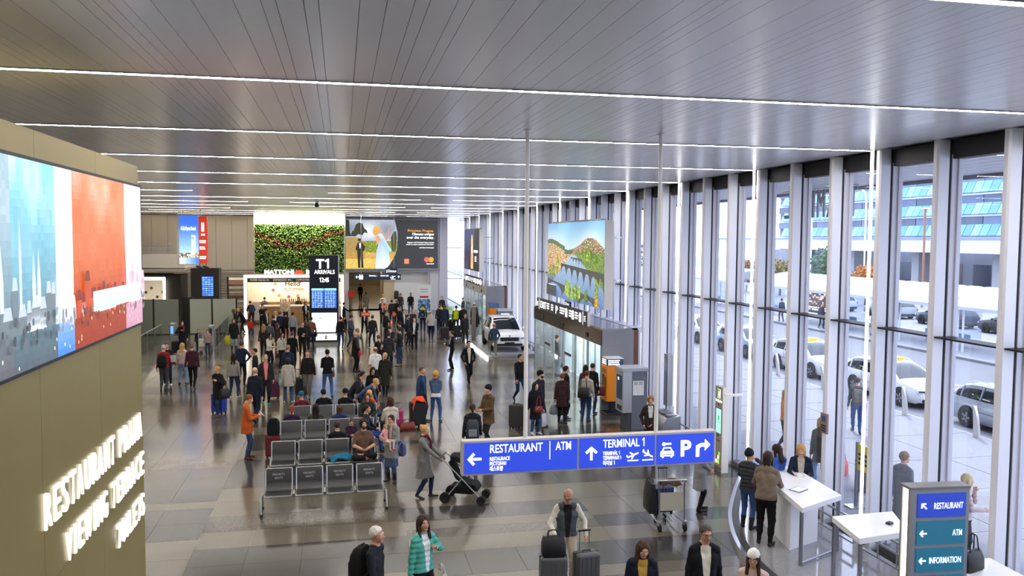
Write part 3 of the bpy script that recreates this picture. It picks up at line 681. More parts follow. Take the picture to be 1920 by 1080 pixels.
# direction sign before the corridor
ds = thing('corridor_sign', 'small navy sign with toilet and departure symbols before the corridor', 'sign', (2.6, 62, 2.9))
mb = MB(); mb.bb(-1.72, 1.72, -.05, .05, 0, .44); mb.build('sign_panel', M('#26384f', .5, emit=.05, name='navy_sign'), ds)
mb = MB(); mb.bb(.56, 1.46, -.04, .04, .44, .9); mb.build('advertiser_plate', M('#26384f', .5, emit=.05, name='navy_sign'), ds)
for x in (-1.2, 1.2):
    mb = MB(); mb.cyl((x, 0, .44), (x, 0, ZC-2.9), .02); mb.build('suspension_pole', STEEL, ds)
D = lambda x, z: (2.6+x, 61.945, 2.9+z)
txt('JCDecaux', .18, D(.64, .58), R_, U_, LITW, ds, fit=.75); txt('TERMINAL 1', .1, D(-.65, .26), R_, U_, LITW, ds, fit=.6); txt('DEPARTURES', .1, D(.2, .26), R_, U_, LITW, ds, fit=.6)
arrow(ds, D(-1.5, .22), R_, U_, .2, PI, LITW); arrow(ds, D(1.55, .22), R_, U_, .18, PI/2, LITW); plane_icon(ds, D(1.15, .2), R_, U_, .36, LITW)
for x in (-1.3, -1.14):
    m = MB(); m.prism([(-.05, -.16), (.05, -.16), (.08, .1), (-.08, .1)], D(x, .2), R_, U_, .004); m.prism([(.05*math.cos(a), .16+.05*math.sin(a)) for a in [i*PI/4 for i in range(8)]], D(x, .2), R_, U_, .004); at_world(m.build('toilet_symbol', LITW), ds)
# ------------------------------------------------------------------ arrivals pillar
ar = thing('arrivals_display', 'tall navy pillar display headed T1 ARRIVALS with clock', 'display', (-1.0, 47.5, 0))
mb = MB(); mb.bb(-.8, .8, -.02, .5, .12, 5.03); mb.build('body', M('#111a2c', .35, name='navy_body'), ar, bevel=.02)
mb = MB(); mb.bb(-.82, .82, -.04, .52, 0, .12); mb.build('base', STEEL, ar); mb = MB(); mb.bb(.8, .84, -.04, .5, 0, 5.03); mb.build('edge_strip', M('#e8e8e8', .4, name='edge_strip'), ar)
A = lambda x, z: (-1.0+x, 47.47, z)
txt('T1', .5, A(-.42, 4.3), R_, U_, LITW, ar, bold=.04); txt('ARRIVALS', .22, A(-.52, 3.98), R_, U_, LITW, ar, fit=1.12, bold=.02); txt('12:45', .24, A(-.26, 3.52), R_, U_, M('#fff0f0', .4, emit=2, name='clock_digit'), ar, fit=.52, bold=.03)
P = Print((-1.8, 47.465, 0), (1, 0, 0), (0, 0, 1))
for a, b in ((.12, .78), (.82, 1.48)):
    P.rect(a, 2.05, b, 3.16, '#173a80', '#1f4da0'); P.rect(a, 3.04, b, 3.16, '#8fd0f4')
    for i in range(10):
        P.rect(a, 2.08+i*.095, b, 2.13+i*.095, '#2a62c0', '#3d82dc')
        for j in range(4): P.rect(a+.03+j*.15, 2.09+i*.095, a+.03+j*.15+Q.uniform(.05, .12), 2.115+i*.095, '#eaf4ff')
P.rect(.12, .68, 1.5, 1.78, '#fdfdfd'); P.disc(.55, 1.12, .14, .09, '#f0a060', 12); P.disc(.55, 1.12, .10, .06, '#fdfdfd', 12)
P.poly([(.5, 1.45), (.62, 1.56), (.66, 1.52), (.56, 1.4)], '#6f9bb8'); P.poly([(.4, 1.28), (.58, 1.32), (.56, 1.36), (.4, 1.33)], '#6f9bb8')
P.rect(.34, .22, 1.5, .6, '#cfd4d6')
for i in range(7): P.rect(.4+i*.15, .27, .49+i*.15, .5, '#f4f4f4' if i != 3 else '#6a4a3a')
P.build(.95, ar, 'screen')
# ------------------------------------------------------------------ bar kiosk and living wall
WARM = M('#fff4e0', .5, emit=5.0, name='warm_light_frame'); WOOD = M('#a07c4e', .5, noise=.15, nscale=3, name='counter_wood'); RED = M('#b8332a', .5, name='red_edge')
bar = thing('bar_kiosk', 'bright bar kiosk with glowing white frame and Hello Autumn back wall', 'bar', (-3.3, 60, 0))
mb = MB(); mb.bb(-3.45, 3.45, .05, .35, 3.2, 3.42); mb.bb(-3.45, -3.2, .05, .35, 0, 3.42); mb.bb(3.2, 3.45, .05, .35, 0, 3.42); mb.build('frame', M('#8c5148', .5, name='red_frame'), bar)
mb = MB(); mb.bb(-3.42, 3.42, .0, .06, 3.18, 3.38); mb.bb(-3.42, -3.22, .0, .06, .3, 3.18); mb.bb(3.22, 3.42, .0, .06, .3, 3.18); mb.build('light_frame', WARM, bar)
mb = MB(); mb.bb(-3.2, 3.2, .1, .2, 2.86, 3.17); mb.build('menu_board', M('#1c1a19', .6, name='menu_board'), bar)
for i, s in enumerate(('PILSNER URQUELL 89,-', 'ESPRESSO 59,-', 'CAPPUCCINO 75,-', 'MATTONI 45,-')):
    txt(s, .13, (-6.3+i*1.55, 60.08, 2.95), R_, U_, M('#c9c4bc', .6, emit=.3, name='chalk'), bar, fit=1.3, name='menu_lettering')
mb = MB(); mb.bb(-3.2, 3.2, 2.6, 2.75, 0, 3.2); mb.build('back_wall', M('#f3ead8', .7, name='cream_wall'), bar)
mb = MB(); mb.bb(-3.3, 3.3, .1, 2.75, 3.2, 3.45); mb.build('roof', M('#6d635a', .6, name='bar_roof'), bar)
for s in (-3.25, 3.25):
    mb = MB(); mb.bb(s-.05, s+.05, .2, 2.75, 0, 3.2); mb.build('side_wall', M('#d6c8ae', .6, name='bar_side'), bar)
mb = MB(); mb.bb(-3.15, 3.15, .1, .8, 0, 1.12); mb.build('counter_body', WOOD, bar); mb = MB(); mb.bb(-3.2, 3.2, .02, .86, 1.12, 1.2); mb.build('counter_top', M('#ece0cc', .3, name='counter_top'), bar)
mb = MB(); mb.bb(-3.1, 3.1, 2.1, 2.58, 0, 1.3); mb.build('back_counter', WOOD, bar); mb = MB(); mb.bb(-3.0, 3.0, 1.2, 1.35, 3.12, 3.2); mb.build('work_light', M('#fff0d8', .5, emit=34, name='bar_lamp'), bar)
txt('Hello', .36, (-4.12, 62.58, 2.45), R_, U_, M('#2a1c18', .6, name='dark_ink'), bar, fit=1.05, bold=.02); txt('AUTUMN', .22, (-4.2, 62.58, 2.1), R_, U_, M('#6a3a2a', .6, name='brown_ink'), bar, fit=1.15)
Q = random.Random(21)
for i, (x, z, c) in enumerate(((-.85, 2.6, '#d08a3a'), (-1.0, 2.15, '#d8502e'), (.9, 2.75, '#c8402a'), (1.05, 2.2, '#d89a3c'), (-.6, 1.75, '#d8a050'), (.1, 1.65, '#d8452c'), (.75, 1.72, '#d08a3a'))):
    m = MB(); m.prism([(math.cos(a*PI/7)*(.17 if a % 2 else .08), math.sin(a*PI/7)*(.17 if a % 2 else .08)) for a in range(14)], (-3.3+x, 62.6, z), R_, U_, .01); m.v = [(a-.65, b, c_) for a, b, c_ in m.v]; at_world(m.build('paper_leaf', M(c, .7, name='paper_leaf')), bar)
# letters above the bar
bl = thing('bar_lettering', 'glowing MATTONI bar lettering with red emblem on the kiosk roof', 'sign', (-4.6, 60.1, 3.45))
txt('MATTONI', .28, (-5.35, 60.1, 3.44), R_, U_, M('#f4ecff', .4, emit=3.5, name='lit_letter'), bl, fit=2.0, bold=.05); txt('BAR', .28, (-2.5, 60.1, 3.44), R_, U_, M('#f4ecff', .4, emit=3.5, name='lit_letter'), bl, fit=.8, bold=.05)
m = MB(); m.prism([(.32*math.cos(a), .2*abs(math.sin(a))) for a in [i*PI/10 for i in range(11)]]+[(-.2, -.05), (0, -.12), (.2, -.05)], (-2.98, 60.1, 3.5), R_, U_, .05); at_world(m.build('emblem', M('#e0442c', .5, emit=1.0, name='red_emblem')), bl)
# bottles and machine on the back counter
bt = MB(); bt.lathe([(.035, 0), (.04, .01), (.04, .17), (.014, .23), (.014, .29), (.02, .30)], n=8)
BC = [M(c, .15, name='bottle_glass') for c in ('#7a2a18', '#2c3a1a', '#c87a2a', '#d8c8b0', '#3a1a12')]
for i in range(26):
    o = bt.build('bottle', BC[i % 5], smooth=True) if i < 5 else share(bsrc[i % 5], 'bottle', (0, 0, 0))
    if i == 0: bsrc = []
    if i < 5: bsrc.append(o)
    o.location = (-4.4+i*.15, 62.25+(i % 3)*.1, 1.3); tag(o, 'small bottle standing on the back counter of the bar', 'bottle', 'bottles on the bar back counter')
cm = thing('coffee_machine', 'steel coffee machine on the bar counter', 'machine', (-1.8, 60.5, 1.2))
mb = MB(); mb.bb(-.4, .4, -.2, .2, 0, .42); mb.build('body', STEEL, cm, bevel=.03); mb = MB(); mb.bb(-.35, .35, -.28, -.2, .25, .38); mb.build('group_head', DARK, cm)
for i, (x, lab) in enumerate(((-4.05, 'leftmost'), (-2.0, 'middle'), (.6, 'rightmost'))):
    t = thing('menu_stand', f'{lab} pale upright menu board standing before the bar counter', 'board', (x-1.9, 59.4, 0), 0, 'menu boards before the bar')
    mb = MB(); mb.bb(-.35, .35, -.03, .03, .25, 1.5); mb.build('board', M('#cdbcb4', .6, noise=.1, nscale=2, name='menu_card'), t); mb = MB(); mb.bb(-.3, .3, -.2, .2, 0, .05); mb.bb(-.03, .03, -.02, .02, .05, .3); mb.build('foot', DARK, t)
# living wall: felt panel with thousands of leaves
gw = thing('living_wall', 'green living wall of dense leaves with a red streak above the bar', 'plant wall', (-2.95, 61.0, 3.5))
mb = MB(); mb.bb(-3.1, 3.1, 0, .3, 0, 3.45); mb.build('backing', M('#1d2a14', .9, name='planting_felt'), gw)
LEAFM = [M(c, .45, noise=.25, nscale=9, name='leaf') for c in ('#6a9a36', '#8fbe48', '#cfe080', '#48702a', '#9a4a30')]
Q = random.Random(9); lv = [MB() for _ in LEAFM]
for i in range(5200):
    x, z = Q.uniform(-3.15, 3.15), Q.uniform(-.05, 3.5)
    red = abs(z-(2.45+.5*math.sin(x*.9-1.2))) < .22 and Q.random() < .6
    k = 4 if red else (2 if Q.random() < (.35 if 1.4 < z < 2.5 else .12) else Q.choice((0, 0, 1, 1, 3, 3)))
    s = Q.uniform(.09, .17); d = Vector((Q.uniform(-.5, .5), -Q.uniform(.5, 1), Q.uniform(-.9, .25))).normalized()
    sd = d.cross(Vector((0, 0, 1))).normalized(); p = Vector((x, -.02-Q.uniform(0, .12), z)); up = sd.cross(d)
    lv[k].add([p, p+d*s*.5+sd*s*.38-up*.01, p+d*s, p+d*s*.5-sd*s*.38-up*.01, p+d*s*.5+up*.02], [(0, 1, 4), (1, 2, 4), (2, 3, 4), (3, 0, 4)])
for k, b in enumerate(lv): o = b.build('leaves', LEAFM[k], gw); o['kind'] = 'stuff'
wf = MB(); wf.bb(-6.15, .25, 61.35, 61.5, 3.4, ZC); structure(wf.build('wall_feature', M('#e0d8c8', .6, name='white_feature_wall')), 'white feature wall behind the leaves', 'wall')
for i in range(5):
    mb = MB(); mb.cyl((-5.5+i*1.25, 60.75, ZC-.2), (-5.5+i*1.25, 60.9, ZC-.02), .05, .07); o = tag(mb.build('spot_lamp', M('#fff3dc', .5, emit=6, name='spot_glow')), f'small spot lamp over the living wall, {ORD[i]} from the grey wall', 'lamp', 'spot lamps over the leaves')
sp = bpy.data.lights.new('wall_wash', 'AREA'); sp.shape = 'RECTANGLE'; sp.size = 6; sp.size_y = .3; sp.energy = 210; sp.color = (1, .93, .8)
o = bpy.data.objects.new('wall_wash', sp); COL.objects.link(o); o.location = (-2.95, 60.3, ZC-.1); o.rotation_euler = (math.radians(30), 0, 0)
# ------------------------------------------------------------------ left side behind the gold wall
wm = root('wall_mezzanine', 'pale balcony of the upper floor over the side kiosk', 'wall')
mb = MB(); mb.bb(-17, -10.2, 57.6, 58, 3.9, 4.85); mb.build('parapet', M('#e4dccb', .6, name='parapet'), wm)
mb = MB(); mb.bb(-17, -10.2, 57.6, 64, 3.75, 3.95); mb.build('slab', M('#b5ad9f', .6, name='slab'), wm)
for i in range(6):
    mb = MB(); mb.cyl((-12.9+i*.35, 57.8, 4.85), (-12.9+i*.35, 57.8, 5.4), .02); mb.build('post', STEEL, wm)
mb = MB(); mb.bb(-13, -11, 57.78, 57.82, 5.36, 5.42); mb.bb(-13, -11, 57.78, 57.82, 5.1, 5.14); mb.build('handrail', STEEL, wm)
k2 = thing('side_kiosk', 'dark kiosk with glowing frame and painted leaves under the balcony', 'kiosk', (-12.9, 58.6, 0))
mb = MB(); mb.bb(-2.5, 1.3, .05, 3, 3.1, 3.45); mb.bb(1.2, 2.2, .3, 3, 0, 3.4); mb.build('shell', M('#241d1b', .5, name='dark_kiosk'), k2)
mb = MB(); mb.bb(-2.5, 1.3, 0, .08, 3.1, 3.3); mb.bb(1.15, 1.3, 0, .08, .3, 3.1); mb.build('light_frame', WARM, k2)
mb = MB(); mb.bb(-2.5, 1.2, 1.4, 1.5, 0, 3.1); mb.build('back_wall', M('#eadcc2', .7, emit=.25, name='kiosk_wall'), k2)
for i in range(9):
    m = MB(); m.prism([(math.cos(a*PI/6)*(.13 if a % 2 else .07), math.sin(a*PI/6)*(.13 if a % 2 else .07)) for a in range(12)], (-14.2+i*.36, 59.98, 2.2+.35*math.sin(i*2.1)), R_, U_, .01); at_world(m.build('paper_leaf', M(('#8a4a2a', '#b0602f', '#6a3322')[i % 3], .7, name='paper_leaf')), k2)
mb = MB(); mb.bb(-2.4, 1.1, .2, .8, 0, 1.15); mb.build('counter', M('#3c302a', .5, name='dark_counter'), k2)
ic = thing('info_column', 'dark column with a blue departures screen behind the partitions', 'display', (-9.0, 58.4, 0))
mb = MB(); mb.bb(-.95, .85, 0, 1.2, 0, 3.9); mb.build('body', M('#2b2724', .5, name='dark_column'), ic)
P = Print((-9.25, 58.39, 2.0), (1, 0, 0), (0, 0, 1)); P.rect(0, 0, .75, 1.35, '#1b2f70', '#2450a8')
for i in range(9):
    for j in range(4): P.rect(.04+j*.18, .06+i*.145, .18+j*.18, .15+i*.145, jit('#6f9fe8', .2, Q))
P.build(.9, ic, 'screen')
for i in range(2):
    sh = thing('goods_rack', ('left' if i == 0 else 'right')+' dark shelving rack of lit goods against the taupe wall', 'shelf', (-9.2+i*1.3+1.6, 63.2, 0), 0, 'goods racks by the far wall')
    for s in (-.6, .6):
        mb = MB(); mb.bb(s-.03, s+.03, -.2, .2, 0, 3.1); mb.build('side_frame', DARK, sh)
    for z in range(9):
        mb = MB(); mb.bb(-.6, .6, -.2, .2, .2+z*.33, .23+z*.33); mb.build('shelf', DARK if z != 8 else DARK, sh)
        mb = MB(); mb.bb(-.5, .5, -.15, .1, .23+z*.33, .40+z*.33); mb.build('goods', M(('#e8dcc8', '#8a5a4a', '#d8c0a0')[z % 3], .6, emit=.5 if z > 6 else .05, noise=.5, nscale=14, name='packed_goods'), sh)
hb = thing('hanging_banner', 'hanging double banner in blue with a tower and red with emblem', 'banner', (-9.2, 55, 4.25))
mb = MB(); mb.bb(-.95, .35, -.05, .35, 0, 3.15); mb.build('light_box', M('#dcd8d2', .5, name='light_box'), hb)
mb = MB(); mb.bb(.35, .85, .0, .3, .1, 3.05); mb.build('red_panel', M('#d8402c', .5, emit=.35, name='red_banner'), hb)
for x in (-.6, .5):
    mb = MB(); mb.cyl((x, .1, 3.1), (x, .1, ZC-4.25), .02); mb.build('suspension_rod', STEEL, hb)
P = Print((-10.0, 54.94, 4.3), (1, 0, 0), (0, 0, 1))
def f(u, v):
    if v < .14: return jit(hexmix('#dfeaf4', '#4a80d8', u), .06, Q)
    if v < .24: return jit(Q.choice(('#c0a888', '#8a7a68', '#e0d0b8', '#4a4a50')), .15, Q)
    return jit(hexmix('#a8d4f0', '#3a6ad8', (v-.24)/.6), .03, Q)
P.raster(0, 0, 1.15, 3.05, 16, 30, f); P.poly([(.68, .6), (.98, .6), (.98, 1.8), (.72, 1.85)], '#c8d2da'); P.rect(.74, 1.55, .88, 1.7, '#9aa8b4'); P.build(.75, hb)
txt('A Global Payment Network', .26, (-9.9, 54.93, 6.42), R_, U_, LITW, hb, fit=.9); m = MB(); m.prism([(0, 0), (.16, 0), (.16, .55), (0, .55)], (-8.68, 54.98, 6.35), R_, U_, .01); m.prism([(-.02, -.2), (.2, -.2), (.2, -.1), (-.02, -.1)], (-8.68, 54.98, 6.3), R_, U_, .01); at_world(m.build('emblem', LITW), hb)
for i, z in enumerate((5.6, 5.2, 4.6)): bars(hb, (-8.8, 54.98, z), R_, U_, .4, .22, 2, LITW, i)
for i, (x, y) in enumerate(((-8.8, 54.7), (-8.42, 54.75))):
    t = thing('security_camera', ('left' if i == 0 else 'right')+' dark security camera under the red banner', 'camera', (x, y, 4.1)); mb = MB(); mb.box((0, 0, 0), (.36, .12, .12), .3, 0, .3); mb.build('housing', DARK, t); mb = MB(); mb.cyl((0, 0, 0), (0, .4, .32), .02); mb.build('arm', DARK, t)
# partitions and glass gates
PARTM = M('#b4b7a4', .35, noise=.04, nscale=1, name='olive_glass')
for i, (a, b, m, lab) in enumerate(((-14.5, -12.85, '#7d7f72', 'darkest olive partition panel nearest the gold wall'), (-12.75, -11.35, '#7d7f72', 'dark olive partition panel beside the passage'), (-11.25, -9.85, '#85877a', 'olive partition panel at the left of the dark passage'), (-9.2, -7.95, '#b4b7a4', 'pale olive partition panel at the right of the dark passage'), (-7.85, -6.5, '#b4b7a4', 'pale olive partition panel nearest the bar queue'))):
    t = thing('partition_panel', lab, 'partition', ((a+b)/2, 53.6, 0), 0, 'olive partition panels')
    mb = MB(); mb.bb(a-(a+b)/2, b-(a+b)/2, -.03, .03, .05, 2.17); mb.build('panel', M(m, .3, noise=.04, nscale=1, name='olive_glass'), t); mb = MB(); mb.bb(b-(a+b)/2, b-(a+b)/2+.09, -.04, .04, 0, 2.2); mb.build('post', DARK, t); mb = MB(); mb.bb(a-(a+b)/2, b-(a+b)/2, -.04, .04, 0, .05); mb.build('foot_rail', DARK, t)
mb = MB(); mb.bb(-9.85, -9.2, 54.8, 54.9, 0, 2.2); tag(mb.build('gap_shade_sheet', M('#26262a', .4, name='gap_shade')), 'dark sheet standing in for the shade of the gap between the partitions', 'partition')  # dark sheet stands in for the shade inside the open gap
def glass_rail(p, q, n, lab, h=1.1):
    p, q = Vector((*p, 0)), Vector((*q, 0)); t = thing('glass_barrier', lab, 'barrier', (p+q)/2, math.atan2(q.y-p.y, q.x-p.x)); L = (q-p).length
    for i in range(n+1):
        mb = MB(); x = -L/2+L*i/n; mb.bb(x-.03, x+.03, -.03, .03, 0, h); mb.build('post', STEEL, t)
        if i < n:
            mb = MB(); mb.bb(x+.05, x+L/n-.05, -.008, .008, .08, h-.06); mb.build('pane', glass((.62, .68, .66), .12), t)
    mb = MB(); mb.bb(-L/2, L/2, -.025, .025, h-.04, h); mb.build('top_rail', STEEL, t)
    return t
a, b = G(404, 655), G(439, 612); glass_rail(a.xy, b.xy, 6, 'glass barrier running back toward the bar queue')
a, b = G(262, 672), G(303, 645); glass_rail(a.xy, b.xy, 3, 'glass barrier beside the gold wall with sloping foot rail')
for i, (px, py) in enumerate(((325, 652), (397, 657))):
    g = G(px, py); t = thing('gate_post', ('left' if i == 0 else 'right')+' steel gate pillar of the arrivals exit', 'gate', g)
    mb = MB(); mb.bb(-.12, .12, -.3, .3, 0, 1.35); mb.build('pillar', STEEL, t, bevel=.03); mb = MB(); mb.bb(-.07, .07, -.31, -.29, .8, 1.2); mb.build('lamp_panel', M('#6fa0e0', .4, emit=.8, name='gate_lamp') if i == 0 else GASK, t)
# ------------------------------------------------------------------ cash machines
oa = thing('orange_cash_machine', 'orange cash machine on a black post with a blue and white topper', 'cash machine', (9.15, 27.0, 0))
ORG = M('#f08c12', .4, name='orange_shell')
mb = MB(); mb.bb(-.29, .33, -.3, .35, .45, 1.68); mb.build('shell', ORG, oa, bevel=.015)
mb = MB(); mb.bb(-.26, .3, -.28, .32, 1.68, 1.93); mb.build('topper', M('#2e4f7c', .5, name='blue_topper'), oa); mb = MB(); mb.bb(-.27, .31, -.29, .33, 1.92, 1.945); mb.build('topper_lid', WHITE, oa)
mb = MB(); mb.bb(-.06, .14, -.08, .12, .04, .45); mb.build('post', DARK, oa); mb = MB(); mb.bb(-.3, .35, -.35, .35, 0, .045); mb.build('foot_plate', DARK, oa, bevel=.01)
mb = MB(); mb.bb(-.30, -.285, -.05, .2, 1.0, 1.35); mb.build('screen', M('#26282e', .2, name='screen_glass'), oa); mb = MB(); mb.bb(-.33, -.285, -.22, -.1, .95, 1.3); mb.build('keypad', M('#7a5a2a', .4, name='keypad'), oa); mb = MB(); mb.bb(-.297, -.285, -.2, .25, 1.42, 1.56); mb.build('header_plate', M('#8a6a3a', .5, name='plate'), oa)
bars(oa, (8.91, 26.715, 1.7), R_, U_, .5, .2, 3, LITW, 7); bars(oa, (8.885, 27.28, 1.7), (0, -1, 0), U_, .5, .2, 3, LITW, 8)
ga = thing('grey_cash_machine', 'tall grey cash machine with a printed notice on its side', 'cash machine', (9.05, 24.7, 0))
SLATE = M('#6c7180', .5, name='slate_side')
mb = MB(); mb.bb(-.12, .4, -.28, .4, 0, 1.85); mb.build('cabinet', SLATE, ga); mb = MB(); mb.bb(-.45, .44, -.3, .42, 1.85, 1.97); mb.build('canopy', M('#b4b8c2', .4, .3, name='canopy'), ga, bevel=.02)
mb = MB(); mb.bb(-.42, -.12, -.3, .4, .55, 1.86); mb.build('fascia', M('#bfc3cb', .35, .5, name='fascia'), ga, bevel=.01); mb = MB(); mb.bb(-.25, -.12, -.26, .38, 0, .55); mb.build('plinth', M('#4a4d55', .5, name='plinth'), ga)
mb = MB(); mb.bb(-.43, -.41, -.22, .28, .95, 1.72); mb.build('blue_panel', M('#1d3a66', .3, name='blue_panel'), ga); mb = MB(); mb.bb(-.44, -.41, -.2, .2, .62, .76); mb.build('slot', DARK, ga)
P = Print((8.97, 24.415, 1.1), (1, 0, 0), (0, 0, 1)); P.rect(0, 0, .36, .46, '#f4f4f4')
for i in range(9): P.rect(.03, .04+i*.03, .33, .047+i*.03, '#c8c8cc')
for z in (.33, .37, .41): P.rect(.03, z, .16, z+.018, '#5a5a60'); P.rect(.19, z, .33, z+.018, '#5a5a60')
P.build(0.0, ga, 'notice')
for z in (.35, .62, 1.6):
    m = MB(); m.prism([(0, 0), (.07, 0), (.07, .07), (0, .07)], (9.3, 24.418, z), R_, U_, .003); at_world(m.build('hinge_plate', M('#8a90a0', .5, name='hinge_plate')), ga)
bars(ga, (8.615, 24.85, 1.55), (0, -1, 0), U_, .14, .1, 2, LITW, 10)
# second pair of machines behind the show car
t = thing('orange_cash_machine', 'orange cash machine far behind the white show car', 'cash machine', (9.2, 50.0, 0)); mb = MB(); mb.bb(-.3, .3, -.3, .3, .4, 1.75); mb.build('shell', ORG, t); mb = MB(); mb.bb(-.28, .28, -.28, .28, 1.75, 2.05); mb.build('topper', M('#4a6f9c', .5, name='blue_topper'), t); mb = MB(); mb.bb(-.08, .08, -.08, .08, 0, .4); mb.build('post', DARK, t)
t = thing('grey_cash_machine', 'grey cash machine far behind the white show car', 'cash machine', (9.62, 48.4, 0)); mb = MB(); mb.bb(-.5, .4, -.3, .4, 0, 1.7); mb.build('cabinet', SLATE, t); mb = MB(); mb.bb(-.52, .42, -.32, .42, 1.7, 1.82); mb.build('canopy', M('#b4b8c2', .4, .3, name='canopy'), t); bars(t, (9.3, 48.09, 1.45), R_, U_, .55, .14, 1, LITW, 11)
# charging totem with green hotel emblem
ct = thing('charging_totem', 'slim pale totem with small green screen and green square emblems', 'totem', (9.62, 19.62, 0))
mb = MB(); mb.bb(-.05, .12, -.22, .22, .12, 2.22); mb.build('body', M('#a59a8c', .45, name='taupe_totem'), ct); mb = MB(); mb.bb(-.055, .125, -.235, -.2, 0, 2.23); mb.build('white_edge', WHITE, ct); mb = MB(); mb.bb(-.05, .12, -.22, .22, 0, .12); mb.build('plinth', M('#6a6660', .5, name='plinth'), ct)
P = Print((9.568, 19.84, 0), (0, -1, 0), (0, 0, 1)); P.rect(.04, .98, .38, 1.66, '#15181a'); P.rect(.06, 1.0, .36, 1.64, '#8fc4b8', '#9fd0c4'); P.rect(.17, 1.34, .25, 1.46, '#3aa070'); P.rect(.13, 1.28, .29, 1.3, '#4aa87c')
P.rect(.1, .92, .26, .955, '#15181a'); P.rect(.17, 1.72, .24, 1.77, '#15181a')
P.rect(.12, 1.92, .30, 2.15, '#f0f4ea'); P.rect(.12, 1.93, .27, 2.14, '#4a8a2c'); P.poly([(.15, 1.95), (.18, 1.95), (.2, 2.1), (.17, 2.1)], '#f0f4ea'); P.poly([(.21, 1.95), (.24, 1.95), (.26, 2.1), (.23, 2.1)], '#f0f4ea')
P.rect(.07, .2, .17, .3, '#dff0c8'); P.rect(.19, .2, .29, .3, '#8fd040'); P.rect(.19, .32, .29, .42, '#dff0c8'); P.rect(.25, .44, .33, .52, '#8fd040'); P.build(.9, ct)
txt('Holiday Inn', .07, (9.56, 19.8, 1.82), (0, -1, 0), U_, LITW, ct, fit=.36, bold=.02); bars(ct, (9.56, 19.78, .78), (0, -1, 0), U_, .3, .06, 1, M('#6a5f54', .6, name='taupe_ink'), 12)
wb = MB(); wb.bb(9.62, 10.1, 19.36, 19.42, 2.0, 2.06); tag(wb.build('wall_bracket', WHITE), 'white arm fixing the slim totem to the facade', 'bracket')
# steel recycling bins and steel box
t = thing('recycling_bin', 'brushed steel recycling bin with curved front by the glass', 'bin', (9.45, 22.9, 0))
mb = MB(); mb.loft([[(x, -.55+1.1*j, z) for x, z in ((-.3, 0), (-.34, .3), (-.3, .62), (-.18, .8), (.25, .85), (.25, 0))] for j in (0, 1)]); mb.build('body', STEEL, t, smooth=True)
for i in range(3):
    mb = MB(); mb.bb(-.12, .2, -.42+i*.35, -.16+i*.35, .825, .86); mb.build('flap', M('#8a8d92', .4, .8, name='flap'), t)
t = thing('heater_box', 'tall narrow steel box mounted between two fins', 'box', (9.88, 23.7, .9)); mb = MB(); mb.bb(-.12, .1, -.14, .14, 0, 1.6); mb.build('body', STEEL, t); mb = MB(); mb.bb(-.125, -.12, -.14, -.10, 0, 1.6); mb.build('edge', DARK, t)
t = thing('house_rules_sign', 'small brown notice plate fixed to a fin above the counters', 'sign', (9.98, 15.5, 1.95)); mb = MB(); mb.bb(-.03, .01, -.12, .12, 0, .42); mb.build('plate', M('#8a7a70', .5, name='notice_plate'), t)
m = MB(); m.prism([(.07*math.cos(a), .07*math.sin(a)) for a in [i*PI/8 for i in range(16)]], (9.949, 15.5, 2.26), (0, -1, 0), U_, .004); at_world(m.build('round_symbol', M('#3a4a8a', .5, name='blue_disc')), t); bars(t, (9.945, 15.6, 1.98), (0, -1, 0), U_, .2, .16, 3, DARK, 9)
# ------------------------------------------------------------------ curved stage, counters, lit totem
st_ = thing('curved_platform', 'low curved stage edge with a dark band beside the counters', 'platform', (9.7, 14.2, 0))
arc = [(9.75, 18.7), (9.2, 17.85), (8.45, 16.6), (8.02, 15.75), (7.65, 14.8), (7.42, 13.9), (7.33, 12.9), (7.4, 11.9), (7.6, 11.0), (7.95, 10.1)]
def smooth_path(p, n=4):
    out = []
    for i in range(len(p)-1):
        p0, p1, p2, p3 = p[max(i-1, 0)], p[i], p[i+1], p[min(i+2, len(p)-1)]
        for k in range(n):
            t = k/n; out.append(tuple(.5*(2*b+(c-a)*t+(2*a-5*b+4*c-d)*t*t+(3*b-a-3*c+d)*t**3) for a, b, c, d in zip(p0, p1, p2, p3)))
    return out+[p[-1]]
arc = smooth_path(arc)
def ribbon(off0, off1, z0, z1):
    b = MB(); n = len(arc); rings = []
    for i, (x, y) in enumerate(arc):
        a, c = Vector((*arc[max(i-1, 0)], 0)), Vector((*arc[min(i+1, n-1)], 0)); d = (c-a).normalized(); nn = Vector((-d.y, d.x, 0))
        if nn.x < 0: nn = -nn
        P0, P1 = Vector((x, y, 0))+nn*off0, Vector((x, y, 0))+nn*off1
        rings.append([(P0.x, P0.y, z0), (P1.x, P1.y, z0), (P1.x, P1.y, z1), (P0.x, P0.y, z1)])
    b.loft(rings); return b
b = MB(); b.add([(x, y, z) for z in (.02, .10) for x, y in arc+[(9.9, 10.1), (9.9, 18.7)]], [tuple(range(len(arc)+1, -1, -1)), tuple(range(len(arc)+2, 2*len(arc)+4))]); at_world(b.build('deck', granite('#8f8e92', .06)), st_)
at_world(ribbon(-.06, .02, 0, .11).build('steel_edge', M('#c8cace', .2, .8, name='polished_edge')), st_); at_world(ribbon(.02, .17, .02, .106).build('dark_band', M('#2d2c30', .5, name='dark_band')), st_)
PLZ = .10
CW = M('#f6f6f8', .25, name='white_counter')
LEGM = M('#8f8f96', .3, .8, name='leg_steel')
